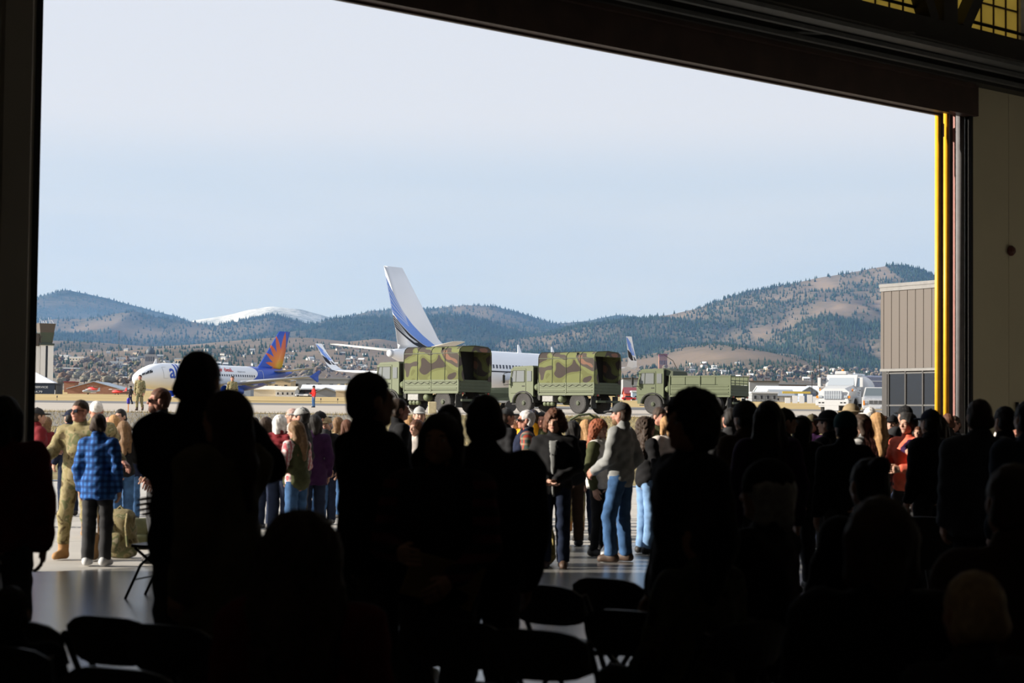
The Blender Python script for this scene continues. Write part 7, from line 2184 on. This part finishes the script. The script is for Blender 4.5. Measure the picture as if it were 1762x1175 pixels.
# ------------------------------------------------------------------ bags and hand-held things
def pack(label, px, yb, s, h, m, yaw, wide=.36, deep=.26, name='backpack'):
    d = FPX / s; q = at(px, yb, d)
    r = empty(name, (q.x, q.y, 0), yaw, label, 'bag')
    s_ = SDF(.02, (-.4, -.35, -.02), (.4, .35, h + .15))
    s_.ell((0, 0, h * .45), (wide / 2, deep / 2, h * .47), 0); s_.cap((-wide * .28, 0, .1), (wide * .28, 0, .1), .1, .1, .08); s_.cap((-wide * .2, 0, h * .82), (wide * .2, 0, h * .82), .09, .09, .08)
    s_.cut(lambda X, Y, Z: .0 - Z + 0 * X + 0 * Y, .02)
    s_.disp(lambda X, Y, Z: .008 * np.sin(40 * Z + 20 * X) * np.sin(30 * Y))
    V, F_ = s_.nets()
    obj('body', mesh_np('body', V, F_, [m], True), r)
    pk_ = SDF(.02, (-.3, -.4, 0), (.3, .1, h)); pk_.ell((0, -deep * .42, h * .32), (wide * .36, .09, h * .22), 0)
    V, F_ = pk_.nets(); obj('pocket', mesh_np('pocket', V, F_, [m], True), r)
    for q_ in (-1, 1): MB().tube([(q_ * wide * .3, -deep * .3, h * .9), (q_ * wide * .36, -deep * .62, h * .65), (q_ * wide * .4, -deep * .55, h * .25)], .018, 6).build('strap', m, r)
    MB().tube([(-.06, 0, h * .95), (0, 0, h * 1.04), (.06, 0, h * .95)], .014, 6).build('handle', m, r)
    return r
OLIVE_B = mat('olive_pack', (.24, .19, .06), .85, var=.2, scale=12)
pack('upright olive tan backpack on the floor left of the clasped-hands woman', 925, 962, 154, .52, OLIVE_B, .3)
pack('camouflage rucksack on the floor behind the blue-checked shirt', 206, 962, 150, .56, CAMO, -.2, .40, .3)
pack('dark olive duffel on the floor right of the camouflage rucksack', 236, 930, 140, .34, mat('duffel_olive', (.10, .10, .045), .9, var=.2), .5, .5, .3)
pack('small tan pouch on the floor behind the grey pullover man', 1047, 930, 141, .22, mat('pouch_tan', (.15, .11, .04), .9), .3, .16, .13)
# orange shopping bag
def hand_of(r, p):
    return Matrix.LocRotScale(r.location, r.rotation_euler, r.scale) @ Vector(p)
q = hand_of(bag_p, (-.235, .07, .80))
ob = empty('orange_bag', (q.x, q.y, q.z - .44), .2, 'bright orange plastic bag hanging beside the blue-checked shirt', 'bag')
M_ORB = mat('orange_plastic', (.85, .13, .015), .4)
MB().loft([[(-.12, -.05, 0), (.12, -.05, .01), (.12, .05, 0), (-.12, .05, 0)], [(-.14, -.07, .16), (.13, -.06, .17), (.13, .06, .16), (-.14, .06, .16)], [(-.08, -.03, .34), (.07, -.03, .35), (.07, .03, .34), (-.08, .03, .34)]]).build('body', M_ORB, ob)
for q_ in (-1, 1): MB().tube([(-.06, q_ * .02, .34), (-.03, q_ * .02, .46), (.03, q_ * .02, .46), (.06, q_ * .02, .34)], .01, 6).build('handle', M_ORB, ob)
# olive duffel shouldered above the crowd
q = at(1003, 730, FPX / 118)
du = SDF(.025, (-.6, -.35, -.35), (.6, .35, .35)); du.cap((-.22, 0, -.02), (.17, 0, .03), .085, .11, 0)
du.disp(lambda X, Y, Z: .012 * np.sin(25 * X + 8 * Z) + .01 * np.sin(40 * X) * np.sin(20 * Y))
V, F_ = du.nets()
dr = empty('duffel_bag', (q.x, q.y, q.z), .1, 'olive duffel bag carried at shoulder height right of the clasped-hands woman', 'bag')
obj('body', mesh_np('body', V, F_, [mat('duffel_green', (.15, .13, .05), .9, var=.2)], True), dr)
MB().tube([(-.2, -.06, .06), (-.08, -.10, .13), (.08, -.10, .15), (.16, -.08, .10)], .018, 6).build('strap', M_OD, dr)
# white plastic bag by the grey pullover man's feet
q = at(1040, 944, FPX / 146)
wb_ = empty('white_bag', (q.x, q.y, 0), 0, 'small white bag on the floor behind the leg of the blue jeans', 'bag')
V, F_ = SDF(.012, (-.2, -.2, -.02), (.2, .2, .3)).ell((0, 0, .065), (.05, .045, .065), 0).ell((.01, 0, .13), (.025, .025, .03), .03).nets()
obj('body', mesh_np('body', V, F_, [mat('plastic_white', (.75, .74, .72), .4)], True), wb_)
MB().tube([(-.01, 0, .14), (.01, 0, .19), (.03, 0, .14)], .008, 5).build('handle', C['pinkc'], wb_)
# pink and white details in the right crowd
q = hand_of(teal_p, (.03, -.24, .93))
q.z -= .15
pb2 = empty('pink_ribbon_bag', (q.x, q.y, q.z), .3, 'small bright pink shiny bag hanging among the dark right-hand crowd', 'bag')
M_PK = mat('pink_shiny', (.80, .03, .22), .25)
MB().loft([[(-.03, -.02, -.06), (.03, -.02, -.06), (.03, .02, -.06), (-.03, .02, -.06)], [(-.04, -.03, .0), (.03, -.03, .01), (.03, .03, 0), (-.04, .03, 0)], [(-.015, -.01, .05), (.015, -.01, .05), (.015, .01, .05), (-.015, .01, .05)]]).build('body', M_PK, pb2)
MB().tube([(-.012, 0, .05), (0, 0, .16), (.012, 0, .05)], .008, 5).build('handle', M_PK, pb2)
# envelope held by the striped-sleeve woman
q = at(762, 1000, FPX / 400)
ev = MB().bbox(-.16, .16, -.004, .004, -.11, .11, .003).build('envelope', mat('manila_paper', (.28, .19, .06), .8), loc=q, rot=(.5, .25, .2))
tag(ev, 'manila envelope in the hands of the striped-sleeve woman', 'envelope')
# wheelchair in the dark at right: push handles end in pale grey grips
q = at(1620, 985, FPX / 215)
wc = empty('wheelchair', (q.x, q.y, 0), -.5, 'black wheelchair with pale push handles near the dark grey jacket', 'wheelchair')
for s_ in (-1, 1):
    rg_ = [(s_ * .29, .30 * math.cos(a) + .05, .31 + .30 * math.sin(a)) for a in np.linspace(0, 2 * math.pi, 25)]
    MB().tube(rg_, .016, 6).build('wheel', M_BLACK, wc)
    MB().tube([(s_ * .22, -.14, .3), (s_ * .22, -.18, .9), (s_ * .22, -.30, .95)], .014, 7).build('push_handle', M_CHF, wc)
    MB().tube([(s_ * .22, -.24, .925), (s_ * .22, -.33, .955)], .019, 8).build('grip', mat('grip_grey', (.45, .45, .46), .4), wc)
    MB().lathe([(.03, -.02), (.07, -.02), (.07, .02), (.03, .02)], (s_ * .22, .5, .07), axis='x', n=12).build('castor', M_BLACK, wc)
    MB().tube([(s_ * .22, -.14, .48), (s_ * .22, .32, .48), (s_ * .22, .5, .12)], .014, 7).build('frame', M_CHF, wc)
MB().box(-.22, .22, -.14, .3, .46, .50).build('seat', M_CHP, wc); MB().box(-.22, .22, -.19, -.16, .5, .88).build('backrest', M_CHP, wc)
# tan work boot lying behind, seen under the jacket man
q = at(1643, 930, FPX / 128)
V, F_ = shoe_arrays(True)
tag(obj('work_boot', mesh_np('work_boot', V, F_, [BOOT_T], True), None, (q.x, q.y, 0), (0, 0, 1.3)), 'tan boot on the bright floor beside the walking dark grey jacket', 'boot')
